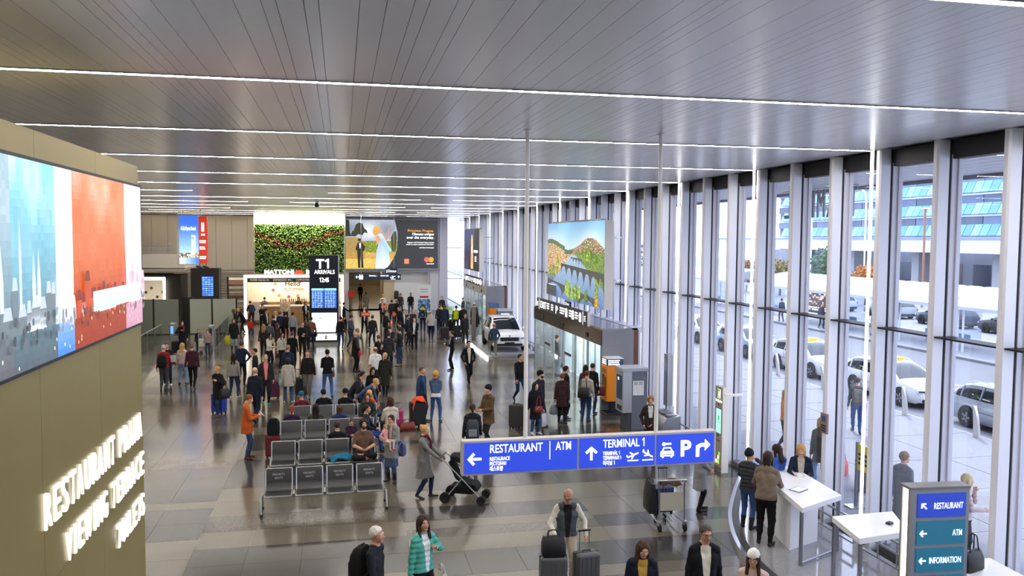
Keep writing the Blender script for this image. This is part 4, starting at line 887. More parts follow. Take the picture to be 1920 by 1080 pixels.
def counter(name, lab, pts, legs, cab=None):
    c = Vector((sum(p[0] for p in pts)/len(pts), sum(p[1] for p in pts)/len(pts), PLZ)); t = thing(name, lab, 'counter', c)
    q = [(x-c.x, y-c.y) for x, y in pts]; n = len(q)
    mb = MB(); mb.prism(q, (0, 0, 1.0), (1, 0, 0), (0, 1, 0), .1); mb.build('top', CW, t, bevel=.006)
    for i in legs:
        x, y = q[i]; k = .93; mb = MB(); mb.bb(x*k-.025, x*k+.025, y*k-.025, y*k+.025, 0, 1.0); mb.build('leg', LEGM, t)
    a, b = q[legs[0]], q[legs[1]]; mb = MB(); mb.cyl((a[0]*.93, a[1]*.93, .04), (b[0]*.93, b[1]*.93, .04), .02); mb.build('foot_bar', LEGM, t)
    if cab: mb = MB(); mb.prism([(x-c.x, y-c.y) for x, y in cab], (0, 0, 0), (1, 0, 0), (0, 1, 0), 1.0); mb.build('cabinet', CW, t)
    return t
counter('white_counter', 'long white counter where four people stand talking', [(8.1, 13.2), (9.25, 13.75), (9.4, 15.75), (8.55, 15.75)], (0, 1), [(8.35, 14.0), (9.15, 14.35), (9.25, 15.6), (8.62, 15.6)])
counter('white_counter', 'white counter holding a black phone, behind the lit totem', [(8.18, 11.64), (9.2, 11.8), (9.6, 12.75), (8.37, 12.7)], (0, 3, 1))
counter('white_counter', 'white counter in the corner with a black handbag', [(8.7, 9.7), (9.6, 9.5), (9.65, 10.55), (8.95, 10.5)], (0, 3))
t = thing('tablet', 'white tablet in a dark case lying on the long counter', 'tablet', (8.62, 14.2, PLZ+1.102), .5); mb = MB(); mb.bb(-.16, .16, -.12, .12, 0, .008); mb.build('case', M('#4a4e58', .5, name='case'), t); mb = MB(); mb.bb(-.14, .14, -.10, .10, .008, .012); mb.build('screen', M('#e8ecf2', .2, emit=.2, name='tablet_screen'), t)
t = thing('phone', 'small black phone lying on the white counter by the totem', 'phone', (9.1, 12.15, PLZ+1.102), .4); mb = MB(); mb.bb(-.06, .06, -.04, .04, 0, .04); mb.build('body', DARK, t, bevel=.008); mb = MB(); mb.bb(-.05, .05, -.03, .03, .04, .043); mb.build('screen', M('#20242c', .1, name='phone_screen'), t)
to = thing('lit_totem', 'grey totem sign reading RESTAURANT, ATM and INFORMATION', 'totem', (7.05, 8.5, 0), math.radians(-4))
mb = MB(); mb.bb(-.36, .38, 0, .18, .1, 3.03); mb.build('body', M('#9da3ab', .4, .4, name='totem_frame'), to); mb = MB(); mb.bb(-.385, -.36, .03, .15, .1, 3.03); mb.build('light_edge', M('#ffffff', .4, emit=1.4, name='totem_light'), to)
for y in (.0, .15):
    mb = MB(); mb.bb(-.40, -.36, y, y+.03, .1, 3.03); mb.build('side_trim', M('#a39c94', .4, .5, name='side_trim'), to)
mb = MB(); mb.bb(-.40, .39, -.01, .20, 3.03, 3.06); mb.build('cap', M('#8a847c', .4, .4, name='totem_cap'), to); mb = MB(); mb.bb(-.45, .45, -.1, .3, 0, .1); mb.build('base', M('#55555a', .5, .3, name='totem_base'), to)
ca, sa = math.cos(math.radians(-4)), math.sin(math.radians(-4)); rT = (ca, sa, 0); tw = lambda x, z, k=-.012: (7.05+x*ca-k*sa, 8.5+x*sa+k*ca, z)
for i, (s, c) in enumerate((('RESTAURANT', '#2442b8'), ('ATM', '#1d6480'), ('INFORMATION', '#1d6480'), ('TERMINAL 1', '#1d6480'), ('TOILETS', '#1d6480'))):
    z = 2.69-i*.335
    mb = MB(); mb.bb(-.30, .33, -.012, 0, z, z+.29); mb.build('sign_panel', M(c, .35, emit=.45, name='backlit_panel'), to)
    txt(s, .075, tw(.29, z+.105, -.014), rT, U_, LITW, to, align='RIGHT', bold=.004, xs=.58)
    arrow(to, tw(-.22, z+.14, -.014), rT, U_, .09, PI*.75 if i == 0 else PI, LITW)
# ------------------------------------------------------------------ show car stage
sp_ = thing('car_stage', 'low grey show stage with a glowing white edge under the car', 'stage', (8.5, 44.5, 0))
mb = MB(); mb.bb(-1.35, 1.35, -3.6, 5.0, 0, .13); mb.build('deck', M('#9a9a9c', .3, name='stage_deck'), sp_); mb = MB(); mb.bb(-1.42, -1.35, -4.2, 3.2, .0, .1); mb.build('light_edge', M('#ffffff', .4, emit=5, name='stage_light'), sp_)
t = thing('info_stele', 'slim steel information stele at the stage edge', 'stele', (7.4, 46.6, .0)); mb = MB(); mb.bb(-.12, .12, -.05, .05, .13, 2.1); mb.build('body', M('#8a8078', .3, .5, name='stele'), t); mb = MB(); mb.bb(-.2, .2, -.2, .2, .1, .15); mb.build('foot', STEEL, t)
# roll-up banner and yellow sign near the corridor
t = thing('rollup_banner', 'white roll-up banner with red bar and pictures by the white wall', 'banner', (6.45, 66.0, 0)); mb = MB(); mb.bb(-.55, .55, -.02, .02, .1, 2.3); mb.build('sheet', M('#eeeeec', .6, name='banner_sheet'), t); mb = MB(); mb.bb(-.58, .58, -.12, .12, 0, .1); mb.build('base', STEEL, t)
P = Print((5.9, 65.975, .1), (1, 0, 0), (0, 0, 1)); P.rect(.2, 1.15, .9, 1.3, '#c03030'); P.rect(.25, 1.6, .85, 1.66, '#c8a0a0'); P.rect(.25, 1.8, .85, 1.85, '#8a8a8a'); P.raster(.05, .1, 1.05, 1.05, 8, 7, lambda u, v: jit('#6a8ab0', .5, Q)); P.build(0.0, t)
t = thing('fire_hose_box', 'small red fire box on the portal at the corridor', 'box', (.75, 68.6, 1.1)); mb = MB(); mb.bb(-.25, .25, 0, .3, 0, .6); mb.build('box', M('#c83a24', .5, name='fire_red'), t, bevel=.02)
# ceiling pods
t = thing('dome_camera', 'small dark dome camera hanging from the ceiling', 'camera', (-1.2, 42, ZC-.12)); mb = MB(); mb.sphere((0, 0, 0), .13); mb.build('dome', DARK, t, smooth=True); mb = MB(); mb.cyl((0, 0, 0), (0, 0, .12), .08); mb.build('mount', WHITE, t)
# ------------------------------------------------------------------ metal seating
MESH = M('#4e4f50', .38, .75, noise=.1, nscale=40, name='perforated_steel'); TUBE = M('#a6a7a8', .3, .85, name='tube_steel')
PRI = M('#c9cacb', .5, name='white_print')
def bench(lab, loc, rz, n=4, priority=False, pitch=.66):
    t = thing('seat_bench', lab, 'bench', loc, rz, 'rows of steel seats')
    L = n*pitch
    mb = MB(); mb.bb(-L/2, L/2, -.04, .04, .33, .39); mb.build('beam', TUBE, t)
    for s in (-1, 1):
        x = s*(L/2+.02)
        mb = MB(); mb.tube([(x, -.30, .04), (x, -.26, .2), (x, -.05, .36), (x, .16, .2), (x, .24, .04)], .022); mb.build('leg', TUBE, t, smooth=True)
        for yy in (-.3, .24):
            mb = MB(); mb.cyl((x, yy, 0), (x, yy, .05), .032); mb.build('foot', RUBBER, t)
    for i in range(n):
        cx = -L/2+pitch*(i+.5); w = pitch*.43
        prof = [(-.30, .42), (-.27, .445), (-.05, .425), (.12, .42), (.18, .46), (.22, .60), (.27, .84), (.29, .88)]
        b = MB(); rings = []
        for y, z in prof: rings.append([(cx-w+.02, y, z), (cx+w-.02, y, z), (cx+w-.02, y+.008, z-.012), (cx-w+.02, y+.008, z-.012)])
        b.loft(rings); seat = b.build('seat', MESH, t, smooth=True)
        for s in (-1, 1):
            b = MB(); b.tube([(cx+s*w, y, z) for y, z in prof], .016, 6); b.build('seat_rim', TUBE, t, smooth=True)
        b = MB(); b.cyl((cx-w, .29, .88), (cx+w, .29, .88), .016); b.cyl((cx-w, -.30, .42), (cx+w, -.30, .42), .016); b.build('cross_rim', TUBE, t, smooth=True)
        if priority:
            for s, z in (('PRIORITY', .74), ('SEATS', .665)):
                o = txt(s, .045, (0, 0, 0), (1, 0, 0), (0, .2, 1), PRI, None, align='CENTER', fit=.26 if z > .7 else .17); o.parent = seat; o.location = (cx, .235+(z-.7)*.2-.012, z)
    for i in range(n+1):
        x = -L/2+pitch*i
        if 0 < i < n:
            b = MB(); b.bb(x-.015, x+.015, -.2, .12, .36, .44); b.build('bracket', TUBE, t)
    return t
BN = {}
for k, lab, bx, by, rz in (('A', 'nearest steel bench with PRIORITY SEATS printed on its backs', -.40, 18.42, 0), ('B', 'steel bench where the man in the patterned tee sits', -.47, 20.9, 0), ('b', 'steel bench back to back with the tee man, facing away', -.47, 21.5, 180), ('C', 'steel bench facing the camera before three seated women', -.42, 23.25, 0), ('c', 'steel bench of the three seated women, facing away', -.42, 23.85, 180), ('D', 'steel bench of the smiling girl in green, facing the camera', -.25, 25.3, 0), ('d', 'farthest steel bench, facing away behind the smiling girl', -.25, 25.9, 180)):
    BN[k] = (bx, by); bench(lab, (bx, by, 0), math.radians(rz+1.5), priority=(k == 'A'))
# ------------------------------------------------------------------ vehicles
CARGL = M('#1a2026', .06, .0, name='car_glass', coat=.5)
LAMP = M('#e8eef4', .1, .3, name='headlamp'); TAIL = M('#c02a24', .2, name='tail_lamp'); TYRE = M('#161617', .8, name='tyre')
def interp(tab, y):
    if y <= tab[0][0]: return tab[0][1]
    for (a, b), (c, d) in zip(tab, tab[1:]):
        if y <= c: return b+(d-b)*(y-a)/(c-a)
    return tab[-1][1]
WHEEL = {}
def wheel_mesh(r):
    if r in WHEEL: return WHEEL[r]
    b = MB(); b.lathe([(r*.55, -.10), (r*.9, -.11), (r, -.08), (r, .08), (r*.9, .11), (r*.55, .10)], n=22, axis='X'); ty = b.build('tyre', TYRE, smooth=True)
    b = MB(); b.lathe([(.02, .085), (r*.16, .09), (r*.2, .06), (r*.56, .05), (r*.6, .095), (r*.66, .10), (r*.66, -.09), (.02, -.05)], n=20, axis='X')
    for i in range(5):
        a = 2*PI*i/5; b.box((.085, math.cos(a)*r*.36, math.sin(a)*r*.36), (.03, .07, r*.5), 0, PI/2+a)
    ri = b.build('rim', M('#b8babd', .3, .85, name='alloy_rim'), smooth=False)
    WHEEL[r] = (ty.data, ri.data); bpy.data.objects.remove(ty); bpy.data.objects.remove(ri)
    return WHEEL[r]
def car(lab, loc, rz, paint, L=4.75, Wd=1.84, H=1.48, style='wagon', taxi=None, group=None, cat='car', name='car'):
    t = thing(name, lab, cat, (loc[0], loc[1], -.1 if loc[2] == 0 and loc[0] > 19 else loc[2]), rz, group)
    f, r = -L/2, L/2; hb = {'wagon': .96, 'suv': 1.06, 'van': 1.05}[style]; gc = {'wagon': .20, 'suv': .26, 'van': .25}[style]
    if style == 'van': belt = [(f, .75), (f+.12, .98), (f+.75, 1.12), (r-.05, 1.12), (r, 1.08)]
    else: belt = [(f, hb*.66), (f+.1, hb*.80), (f+.5, hb*.89), (f+1.35, hb*.985), (0, hb), (r-.35, hb*1.03), (r-.06, hb*.98), (r, hb*.86)]
    wt = [(f, .70), (f+.12, .84), (f+.45, .95), (f+1.1, 1.0), (r-.9, 1.0), (r-.3, .97), (r-.06, .90), (r, .82)]
    ys = [f, f+.05, f+.14, f+.3, f+.55, f+.95, f+1.35, f+1.8, -.2, .4, .9, r-.9, r-.5, r-.25, r-.08, r]
    b = MB(); rings = []; w2 = Wd/2
    for y in ys:
        w = w2*interp(wt, y); z = interp(belt, y); lo = gc if f+.2 < y < r-.2 else gc+.06
        half = [(w*.90, lo), (w*.985, lo+.12), (w, lo+(z-lo)*.45), (w*.985, lo+(z-lo)*.62), (w*.965, lo+(z-lo)*.9), (w*.90, z), (w*.55, z+.025), (0, z+.035)]
        rings.append([(x, y, q) for x, q in half]+[(-x, y, q) for x, q in reversed(half[:-1])])
    b.loft(rings); b.build('body', paint, t, smooth=True)
    # cabin: pillars and roof of body colour, glass between
    if style == 'van': roof = [(f+.35, 1.1), (f+1.0, H-.08), (f+1.4, H), (r-.1, H), (r-.02, 1.15)]
    else: roof = [(f+1.22, hb*.97), (f+2.0, H-.06), (f+2.5, H), (r-1.0, H-.02), (r-.45, H-.12), (r-.08, hb*1.0)]
    gy = [roof[0][0]]+[roof[0][0]+(roof[-1][0]-roof[0][0])*k/12 for k in range(1, 12)]+[roof[-1][0]]
    b = MB(); rings = []
    for y in gy:
        z0 = min(interp(belt, y)-.02, interp(roof, y)-.001); z = max(interp(roof, y), z0+.012); k = (z-z0)/(H-hb)
        wb = w2*.925*interp(wt, y); wtp = wb-(.20 if style != 'van' else .08)*min(1, k)
        half = [(wb, z0), (wb*.5+wtp*.5, z0+(z-z0)*.5), (wtp, z-(z-z0)*.12), (wtp*.86, z-.002), (wtp*.4, z+.012*min(1, k)), (0, z+.016*min(1, k))]
        rings.append([(x, y, q) for x, q in half]+[(-x, y, q) for x, q in reversed(half[:-1])])
    n = len(rings[0]); b.v = [p for g in rings for p in g]
    ya, yb_ = roof[1][0], roof[-2][0]
    for i in range(len(rings)-1):
        ym = (gy[i]+gy[i+1])/2
        for j in range(n-1):
            side = j in (0, 1) or j in (n-2, n-3); top = 3 <= j <= n-5
            g = (side and ya-.35 < ym < yb_+.2 and j not in (99,)) or (2 < j < n-4 and (ym < ya or ym > yb_+.05))
            b.f.append((i*n+j, i*n+j+1, (i+1)*n+j+1, (i+1)*n+j)); b.m.append(1 if g else 0)
    cab = b.build('cabin', [paint, CARGL], t, smooth=True)
    pil = [0.02, .9, 1.75] if style == 'wagon' else ([0, .95, 1.7] if style == 'suv' else [-.9, .2, 1.3])
    for s in (-1, 1):
        for y in pil:
            if y > roof[-2][0]+.1: continue
            z0, z = interp(belt, y), interp(roof, y); wb = w2*.925
            b = MB(); b.tube([(s*(wb+.004), y, z0), (s*(wb-(.18 if style != 'van' else .07)*.95+.006), y+.03, z-.07)], .028, 4); b.build('pillar', DARK if y == pil[0] else paint, t)
        b = MB(); b.tube([(s*w2*1.0, y, interp(belt, y)*.62) for y in (f+1.0, r-1.0)], .012, 4); b.build('side_moulding', M('#55585c', .4, name='moulding'), t)
        for y in (pil[0]-.95, pil[0], pil[1]):
            b = MB(); b.bb(s*w2*.999-.004, s*w2*.999+.004, y-.004, y+.004, gc+.15, interp(belt, y)-.06); b.build('door_seam', M('#3a3c40', .6, name='seam'), t)
        for y in (pil[0]-.12, pil[1]-.12):
            b = MB(); b.bb(s*w2*.985-.015, s*w2*.985+.02, y-.09, y+.09, hb*.8, hb*.8+.03); b.build('door_handle', paint, t)
        ym = f+1.55; b = MB(); b.sphere((s*(w2+.06), ym, hb+.05), .1, 8, 6, (1.0, .6, .75)); b.build('mirror', paint, t, smooth=True)
        # lamps
        b = MB(); b.box((s*w2*.715, f+.065, hb*.70), (.34, .07, .12), s*math.radians(33)); b.build('headlight', LAMP, t, bevel=.015)
        b = MB(); b.box((s*w2*.715+s*.012, f+.045, hb*.70), (.22, .06, .05), s*math.radians(33)); b.build('headlight_lens', M('#3a4048', .1, .3, name='lamp_lens'), t)
        b = MB(); b.box((s*w2*.74, r-.035, hb*.80), (.26, .06, .17)); b.build('tail_light', TAIL, t, bevel=.01)
        b = MB(); b.tube([(s*w2*.62, f+2.2, H-.03), (s*w2*.63, f+2.5, H+.045), (s*w2*.63, r-.9, H+.03), (s*w2*.62, r-.65, H-.05)], .016, 6); b.build('roof_rail', STEEL, t, smooth=True)
    gw_ = w2*.52 if style != 'van' else w2*.6
    b = MB(); b.bb(-gw_, gw_, f-.012, f+.04, hb*.55, hb*.74); b.build('grille', M('#121314', .4, name='grille'), t, bevel=.01)
    for i in range(9):
        b = MB(); x = -gw_+gw_*2*(i+.5)/9; b.bb(x-.006, x+.006, f-.02, f-.01, hb*.56, hb*.73); b.build('grille_slat', CHROME, t)
    b = MB(); b.bb(-w2*.72, w2*.72, f-.01, f+.05, gc+.07, gc+.2); b.build('air_intake', M('#17181a', .5, name='intake'), t, bevel=.01)
    b = MB(); b.bb(-.26, .26, f-.03, f-.01, hb*.40, hb*.40+.11); b.build('number_plate', M('#d9dadb', .5, name='plate') if style != 'suv' else DARK, t)
    b = MB(); b.bb(-w2*.8, w2*.8, r-.05, r+.02, gc+.08, gc+.25); b.build('rear_bumper', M('#2b2c2f', .6, name='bumper'), t, bevel=.02)
    b = MB(); b.lathe([(.001, 0), (.04, 0), (.045, -.01), (.04, -.02), (.001, -.02)], (0, f-.0, hb*.80), n=12, axis='Y'); b.build('badge', CHROME, t)
    R = {'wagon': .33, 'suv': .37, 'van': .35}[style]; ty, ri = wheel_mesh(R)
    for y in (f+.92, r-.98):
        for s in (-1, 1):
            b = MB(); b.lathe([(.01, -.02), (R*1.14, -.02), (R*1.14, .012), (.01, .012)], (s*(w2-.005), y, R+.02), n=20, axis='X'); b.build('wheel_arch', M('#1a1b1d', .7, name='arch'), t)
            o = bpy.data.objects.new('wheel', ty); COL.objects.link(o); o.parent = t; o.location = (s*(w2-.06), y, R); o.rotation_euler = (0, 0, 0 if s > 0 else PI)
            q = bpy.data.objects.new('rim', ri); COL.objects.link(q); q.parent = o
    if taxi:
        b = MB(); b.bb(-.28, .28, -.1, .1, H+.015, H+.14); o = b.build('roof_sign', M('#f4d030', .5, emit=.3, name='taxi_sign'), t, bevel=.02)
        tx = txt('TAXI', .07, (0, 0, 0), (1, 0, 0), (0, 0, 1), DARK, None, align='CENTER', fit=.36); tx.parent = t; tx.location = (0, -.105, H+.045)
    return t
WP = M('#e6e7ea', .2, name='white_car_paint', coat=.6); SP = M('#aab0ba', .22, .5, name='silver_car_paint', coat=.6); YP = M('#f2a416', .3, name='yellow_van_paint', coat=.4)
car('white sport utility car on the low show stage', (8.62, 43.9, .13), math.radians(-3), WP, 4.65, 1.88, 1.66, 'suv')
gx = 21.25
car('white taxi wagon outside, farther of the two whole taxis', (gx+.1, 34.4, 0), 0, WP, taxi=True, group='taxis at the kerb')
car('white taxi outside, its bonnet between two fins', (gx-.05, 28.2, 0), 0, WP, taxi=True, group='taxis at the kerb')
car('silver taxi wagon outside, its red tail lamp toward the bollards', (gx-.15, 21.9, 0), 0, SP, taxi=True, group='taxis at the kerb')
car('pale blue car outside behind the row of white taxis', (gx+.2, 40.6, 0), 0, M('#9fb4cc', .25, .3, name='blue_car_paint', coat=.5), group='taxis at the kerb')
car('white car outside farthest up the kerb', (gx+.3, 46.8, 0), 0, WP, group='taxis at the kerb')
car('yellow delivery van at the edge of the road outside', (30.2, 29.1, -.1), 0, YP, 5.2, 1.95, 2.2, 'van', name='delivery_van', cat='van')
Q = random.Random(4)
for i, (x, y, c, lab) in enumerate(((43, 52, '#3a4250', 'dark car parked far beyond the bus shelter'), (43.5, 59, '#8a929c', 'grey car parked far beyond the bus shelter'), (43, 66, '#b8bcc4', 'pale car parked far beyond the bus shelter'), (43.2, 46, '#2c3036', 'black car parked beyond the shelter bench'))):
    car(lab, (x, y, 0), PI, M(c, .3, .3, name='far_car_paint'), group='cars parked beyond the shelter')
# ------------------------------------------------------------------ forecourt outside
PAVE = M('#86868c', .7, noise=.08, nscale=1.2, name='paving_slab'); ASPH = M('#74757c', .8, noise=.1, nscale=2.5, name='asphalt'); LINE = M('#f4f4f4', .6, name='road_paint')
mb = MB(); mb.bb(10.5, 19.4, -10, 130, -.2, -.012); pv = structure(mb.build('pavement', M('#b9b9c0', .7, name='pale_joint')), 'pale slab pavement outside the glass facade', 'pavement')
for i in range(3):
    for j in range(26):
        x0 = 10.5+i*2.95; y0 = 4+j*2.6
        mb = MB(); mb.bb(x0+.03, x0+2.92, y0+.03, y0+2.57, -.05, 0); mb.build('paving_slab', PAVE, pv)
mb = MB(); mb.bb(10.5, 19.4, 71.6, 130, -.05, 0); mb.build('far_paving', PAVE, pv)
mb = MB(); mb.bb(19.4, 31.6, -10, 160, -.3, -.10); rd = structure(mb.build('road', ASPH), 'grey asphalt road for taxis outside', 'road')
for y in range(0, 120, 7):
    mb = MB(); mb.bb(25.6, 25.75, y, y+3.5, -.1, -.09); mb.build('lane_marking', LINE, rd)
mb = MB(); mb.bb(23.2, 23.35, 0, 120, -.1, -.09); mb.build('edge_marking', LINE, rd)
mb = MB(); mb.bb(31.6, 38.6, -10, 160, -.3, .02); isl = structure(mb.build('island_pavement', M('#9c9da4', .7, noise=.06, nscale=1, name='island_paving')), 'bus stop island pavement outside', 'pavement'); mb = MB(); mb.bb(31.5, 31.65, -10, 160, -.2, .03); mb.build('kerb', M('#6f7076', .7, name='kerb_stone'), isl)
mb = MB(); mb.bb(38.6, 160, -60, 260, -.3, -.08); structure(mb.build('ground_parking', M('#8a8c94', .8, noise=.08, nscale=.6, name='parking_asphalt')), 'parking ground beyond the bus shelter', 'ground')
mb = MB(); mb.bb(-60, 160, 72, 300, -.5, -.22); structure(mb.build('ground_far', M('#a9aab0', .8, name='far_ground')), 'open ground beyond the hall end', 'ground')
# bollards
bm = MB(); prof = [(0, .11), (.3, .10), (.6, .085), (.85, .06), (.98, .02)]
rings = []
for z, w in prof:
    k = .05+.10*(z**1.5); rings.append([(-.05, -w, z), (.03, -w, z), (.05+.02, 0, z), (.03, w, z), (-.05, w, z)])
bm.loft([[(x-.12*(z0**2), y, z) for x, y, z in r] for r, (z0, _) in zip(rings, prof)]); bsrc_ = None
for i, (px, py) in enumerate(((1465, 703), (1545, 730), (1592, 743), (1698, 778), (1835, 820), (1915, 847), (1420, 690), (1380, 676))):
    g = G(px, py); lab = f'curved pale bollard outside by the taxis, {ORD[(5, 4, 3, 2, 1, 0, 6, 7)[i]]} from the photo edge'
    if bsrc_ is None: o = bsrc_ = bm.build('bollard', M('#d8d4cc', .35, .5, name='bollard_steel'), smooth=True)
    else: o = share(bsrc_, 'bollard', (0, 0, 0))
    o.location = (19.12, g.y, 0); tag(o, lab, 'bollard', 'bollards along the kerb')
# bus shelter with arched roof, bay by bay
SHW = M('#f4f5f8', .4, name='shelter_roof'); SHG = glass((.85, .9, .95), .1)
for k in range(9):
    y0 = 28.5+k*5.2
    t = thing('bus_shelter', f'white arched bus shelter bay on the island, {ORD[k]} from the photo edge', 'bus shelter', (34.8, y0+2.6, .02), 0, 'bus shelter bays')
    sec = [(2.1*math.cos(a), 2.5+1.0*math.sin(a)) for a in [PI-i*PI/10 for i in range(11)]]; sec2 = [(1.99*math.cos(a), 2.5+.93*math.sin(a)) for a in [i*PI/10 for i in range(11)]]
    if k != 6:
        b = MB(); b.loft([[(x, yy, z) for x, z in sec+sec2] for yy in (-2.55, 2.55)]); b.build('arched_roof', SHW, t, smooth=True)
        for j in range(5):
            b = MB(); b.tube([(x*1.012, -2.55+j*1.275, 2.5+(z-2.5)*1.015) for x, z in sec], .022, 5); b.build('rib', M('#c4c8d0', .5, name='rib'), t)
    b = MB(); b.bb(-2.12, -2.0, -2.55, 2.55, 2.34, 2.52); b.bb(2.0, 2.12, -2.55, 2.55, 2.34, 2.52); b.build('gutter', M('#b9c0cc', .4, .3, name='gutter'), t)
    for sy in (-2.4, 2.4):
        for sx in (-1.7, 1.7):
            b = MB(); b.cyl((sx, sy, 0), (sx, sy, 2.45), .06); b.build('column', M('#d4d8de', .4, .3, name='shelter_post'), t)
    if k % 2 == 0:
        for j in range(3):
            b = MB(); b.bb(-.01, .01, -2.2+j*1.47, -2.2+j*1.47+1.42, .3, 2.1); b.build('glass_screen', SHG, t)
        b = MB(); b.bb(-.03, .03, -2.3, 2.3, .22, .28); b.bb(-.03, .03, -2.3, 2.3, 2.1, 2.16); b.build('screen_rail', M('#9aa4b4', .4, .4, name='screen_rail'), t)
        b = MB(); b.bb(-.75, -.35, -1.8, 1.8, .44, .5); b.bb(-.4, -.35, -1.8, 1.8, .5, .8); b.build('bench_seat', M('#6f8fb4', .5, name='blue_seat'), t); b = MB(); b.bb(-.6, -.5, -1.5, -1.4, 0, .44); b.bb(-.6, -.5, 1.4, 1.5, 0, .44); b.build('bench_leg', STEEL, t)
t = thing('bus_stop_sign', 'dark bus symbol sign under the shelter roof', 'sign', (32.9, 44.4, 1.75)); mb = MB(); mb.bb(-.04, .04, -.6, .6, 0, .72); mb.build('panel', M('#3c4456', .5, name='sign_slate'), t)
m = MB(); m.prism([(-.16, -.2), (.16, -.2), (.16, .15), (.1, .2), (-.1, .2), (-.16, .15)], (32.855, 44.7, 2.1), (0, -1, 0), U_, .004); at_world(m.build('bus_symbol', LITW), t); arrow(t, (32.855, 44.05, 2.1), (0, -1, 0), U_, .24, 0, LITW)
mb = MB(); mb.cyl((0, -.5, -1.75), (0, -.5, 0), .03); mb.cyl((0, .5, -1.75), (0, .5, 0), .03); mb.build('post', STEEL, t)
t = thing('shelter_poster', 'dark printed banner hung along the far shelter bays', 'poster', (32.7, 52.5, .95)); mb = MB(); mb.bb(-.03, .03, -2.6, 2.6, 0, 1.4); mb.build('sheet', M('#3a3436', .6, name='banner_dark'), t)
P = Print((32.665, 55.1, .95), (0, -1, 0), (0, 0, 1)); P.raster(0, .5, 5.2, 1.4, 26, 8, lambda u, v: jit(Q.choice(('#4a3a3c', '#a05a3a', '#d8c8b8', '#2c2a2e')), .2, Q)); P.build(.05, t); bars(t, (32.66, 54.8, 1.12), (0, -1, 0), U_, 4.6, .3, 2, LITW, 2)
mb = MB(); mb.cyl((0, -2.4, -.95), (0, -2.4, 0), .04); mb.cyl((0, 2.4, -.95), (0, 2.4, 0), .04); mb.build('post', STEEL, t)
# canopy over the pavement and TERMINAL letters
cn = root('roof_canopy', 'metal soffit of the canopy outside above the pavement', 'canopy')
mb = MB(); mb.bb(10.5, 14.7, -5, 75, 7.62, 7.95); mb.build('soffit_core', M('#7d7d88', .5, name='soffit_core'), cn)
for i in range(8):
    mb = MB(); mb.bb(10.55+i*.515, 10.55+i*.515+.49, -5, 75, 7.59, 7.62); mb.build('soffit_strip', M('#b9b9c4', .4, name='soffit_strip'), cn)
mb = MB(); mb.bb(14.7, 14.82, -5, 75, 7.5, 8.2); mb.build('fascia', M('#8f8f9a', .5, name='fascia_metal'), cn)
def roof_word(s, y0, k, lab, z=6.72, h=.86):
    t = thing('roof_lettering', lab, 'sign', (14.2, y0, z)); y = y0
    for c in s:
        w = .30 if c == 'I' else .52
        o = txt(c, h, (14.2, y, z), (0, 1, 0), (0, 0, 1), M('#8f8a88', .5, name='letter_back'), None, bold=.0, fit=w*(.74 if c != 'I' else .35), depth=0, name='letter'); md = o.modifiers.new('depth', 'SOLIDIFY'); md.thickness = .05; md.offset = -1
        at_world(o, t)
        mb = MB(); mb.bb(-.04, -.02, y-y0+w*.3, y-y0+w*.36, h, .9); mb.build('hanger', STEEL, t); y += w*k
    mb = MB(); mb.bb(-.10, -.06, -.1, y-y0, h, h+.05); mb.build('carrier_rail', DARK, t)
roof_word('TERMINAL', 20.75, 1.0, 'large TERMINAL letters seen from behind under the canopy')

# bridge deck and glass car park building beyond
bd = root('bridge_road', 'pale concrete road bridge beyond the bus shelters', 'bridge')
mb = MB(); mb.bb(60, 72, 20, 125, 4.9, 6.25); mb.build('deck', M('#cfd0d6', .7, noise=.05, nscale=.3, name='concrete'), bd)
for i in range(8):
    mb = MB(); mb.bb(64, 66, 34+i*12, 35.2+i*12, -.1, 4.9); mb.build('pier', M('#b9bac0', .7, name='pier'), bd)
mb = MB(); mb.bb(59.9, 60.05, 20, 125, 6.25, 6.4); mb.build('guard_rail', M('#8a94a8', .5, name='bridge_rail'), bd)
cpk = thing('glass_building', 'wide blue glass building with tilted panes beyond the road bridge', 'building', (76, 75, -.1))
mb = MB(); mb.bb(.9, 14, -20, 60, 0, 16.2); mb.build('core', M('#5a6a86', .5, name='core_wall'), cpk)
PGL = [M(c, .15, .1, name='blue_pane') for c in ('#6fa8d4', '#86bade', '#5c98cc')]
psrc = {}
for row in range(3):
    z = 6.9+row*2.65
    mb = MB(); mb.bb(.3, .9, -20, 60, z-.28, z-.05); mb.build('floor_edge', M('#d4dae4', .5, name='floor_edge'), cpk)
    for j in range(20):
        mb = MB(); mb.bb(.6, .88, -20+j*4+.06, -16+j*4-.06, z+1.35, z+2.35); mb.build('storey_window', M(('#4a5c80', '#5a7090', '#42526e')[(j+row) % 3], .12, name='storey_glass'), cpk)
    for i in range(56):
        y = -18+i*1.36
        k = (i*7+row*3) % 3
        if k not in psrc:
            b = MB(); b.prism([(0, 0), (1.28, 0), (1.28, 1.6), (0, 1.6)], (0, 0, 0), (0, 1, 0), (.45, 0, .9), .04); psrc[k] = b.build('pane', PGL[k], cpk); o = psrc[k]
        else: o = share(psrc[k], 'pane', (0, 0, 0), cpk)
        o.location = (-.1, y, z)
for row in range(5):
    mb = MB(); mb.bb(.2, .9, -20, 60, 14.6+row*.34, 14.76+row*.34); mb.build('roof_louvre', M('#a9b4cc', .4, .3, name='louvre'), cpk)
# lower storeys seen under the bridge
mb = MB(); mb.bb(-1, .9, -20, 60, 0, 4.6); mb.build('ground_storey', M('#8a8f9c', .5, noise=.2, nscale=.25, name='ground_storey'), cpk)
for i in range(16):
    mb = MB(); mb.bb(-1.05, -1, -19+i*4.6, -16.2+i*4.6, .6, 3.4); mb.build('shop_window', M(('#4a5468', '#6a5a50', '#5a6a80')[i % 3], .15, name='shop_window'), cpk)
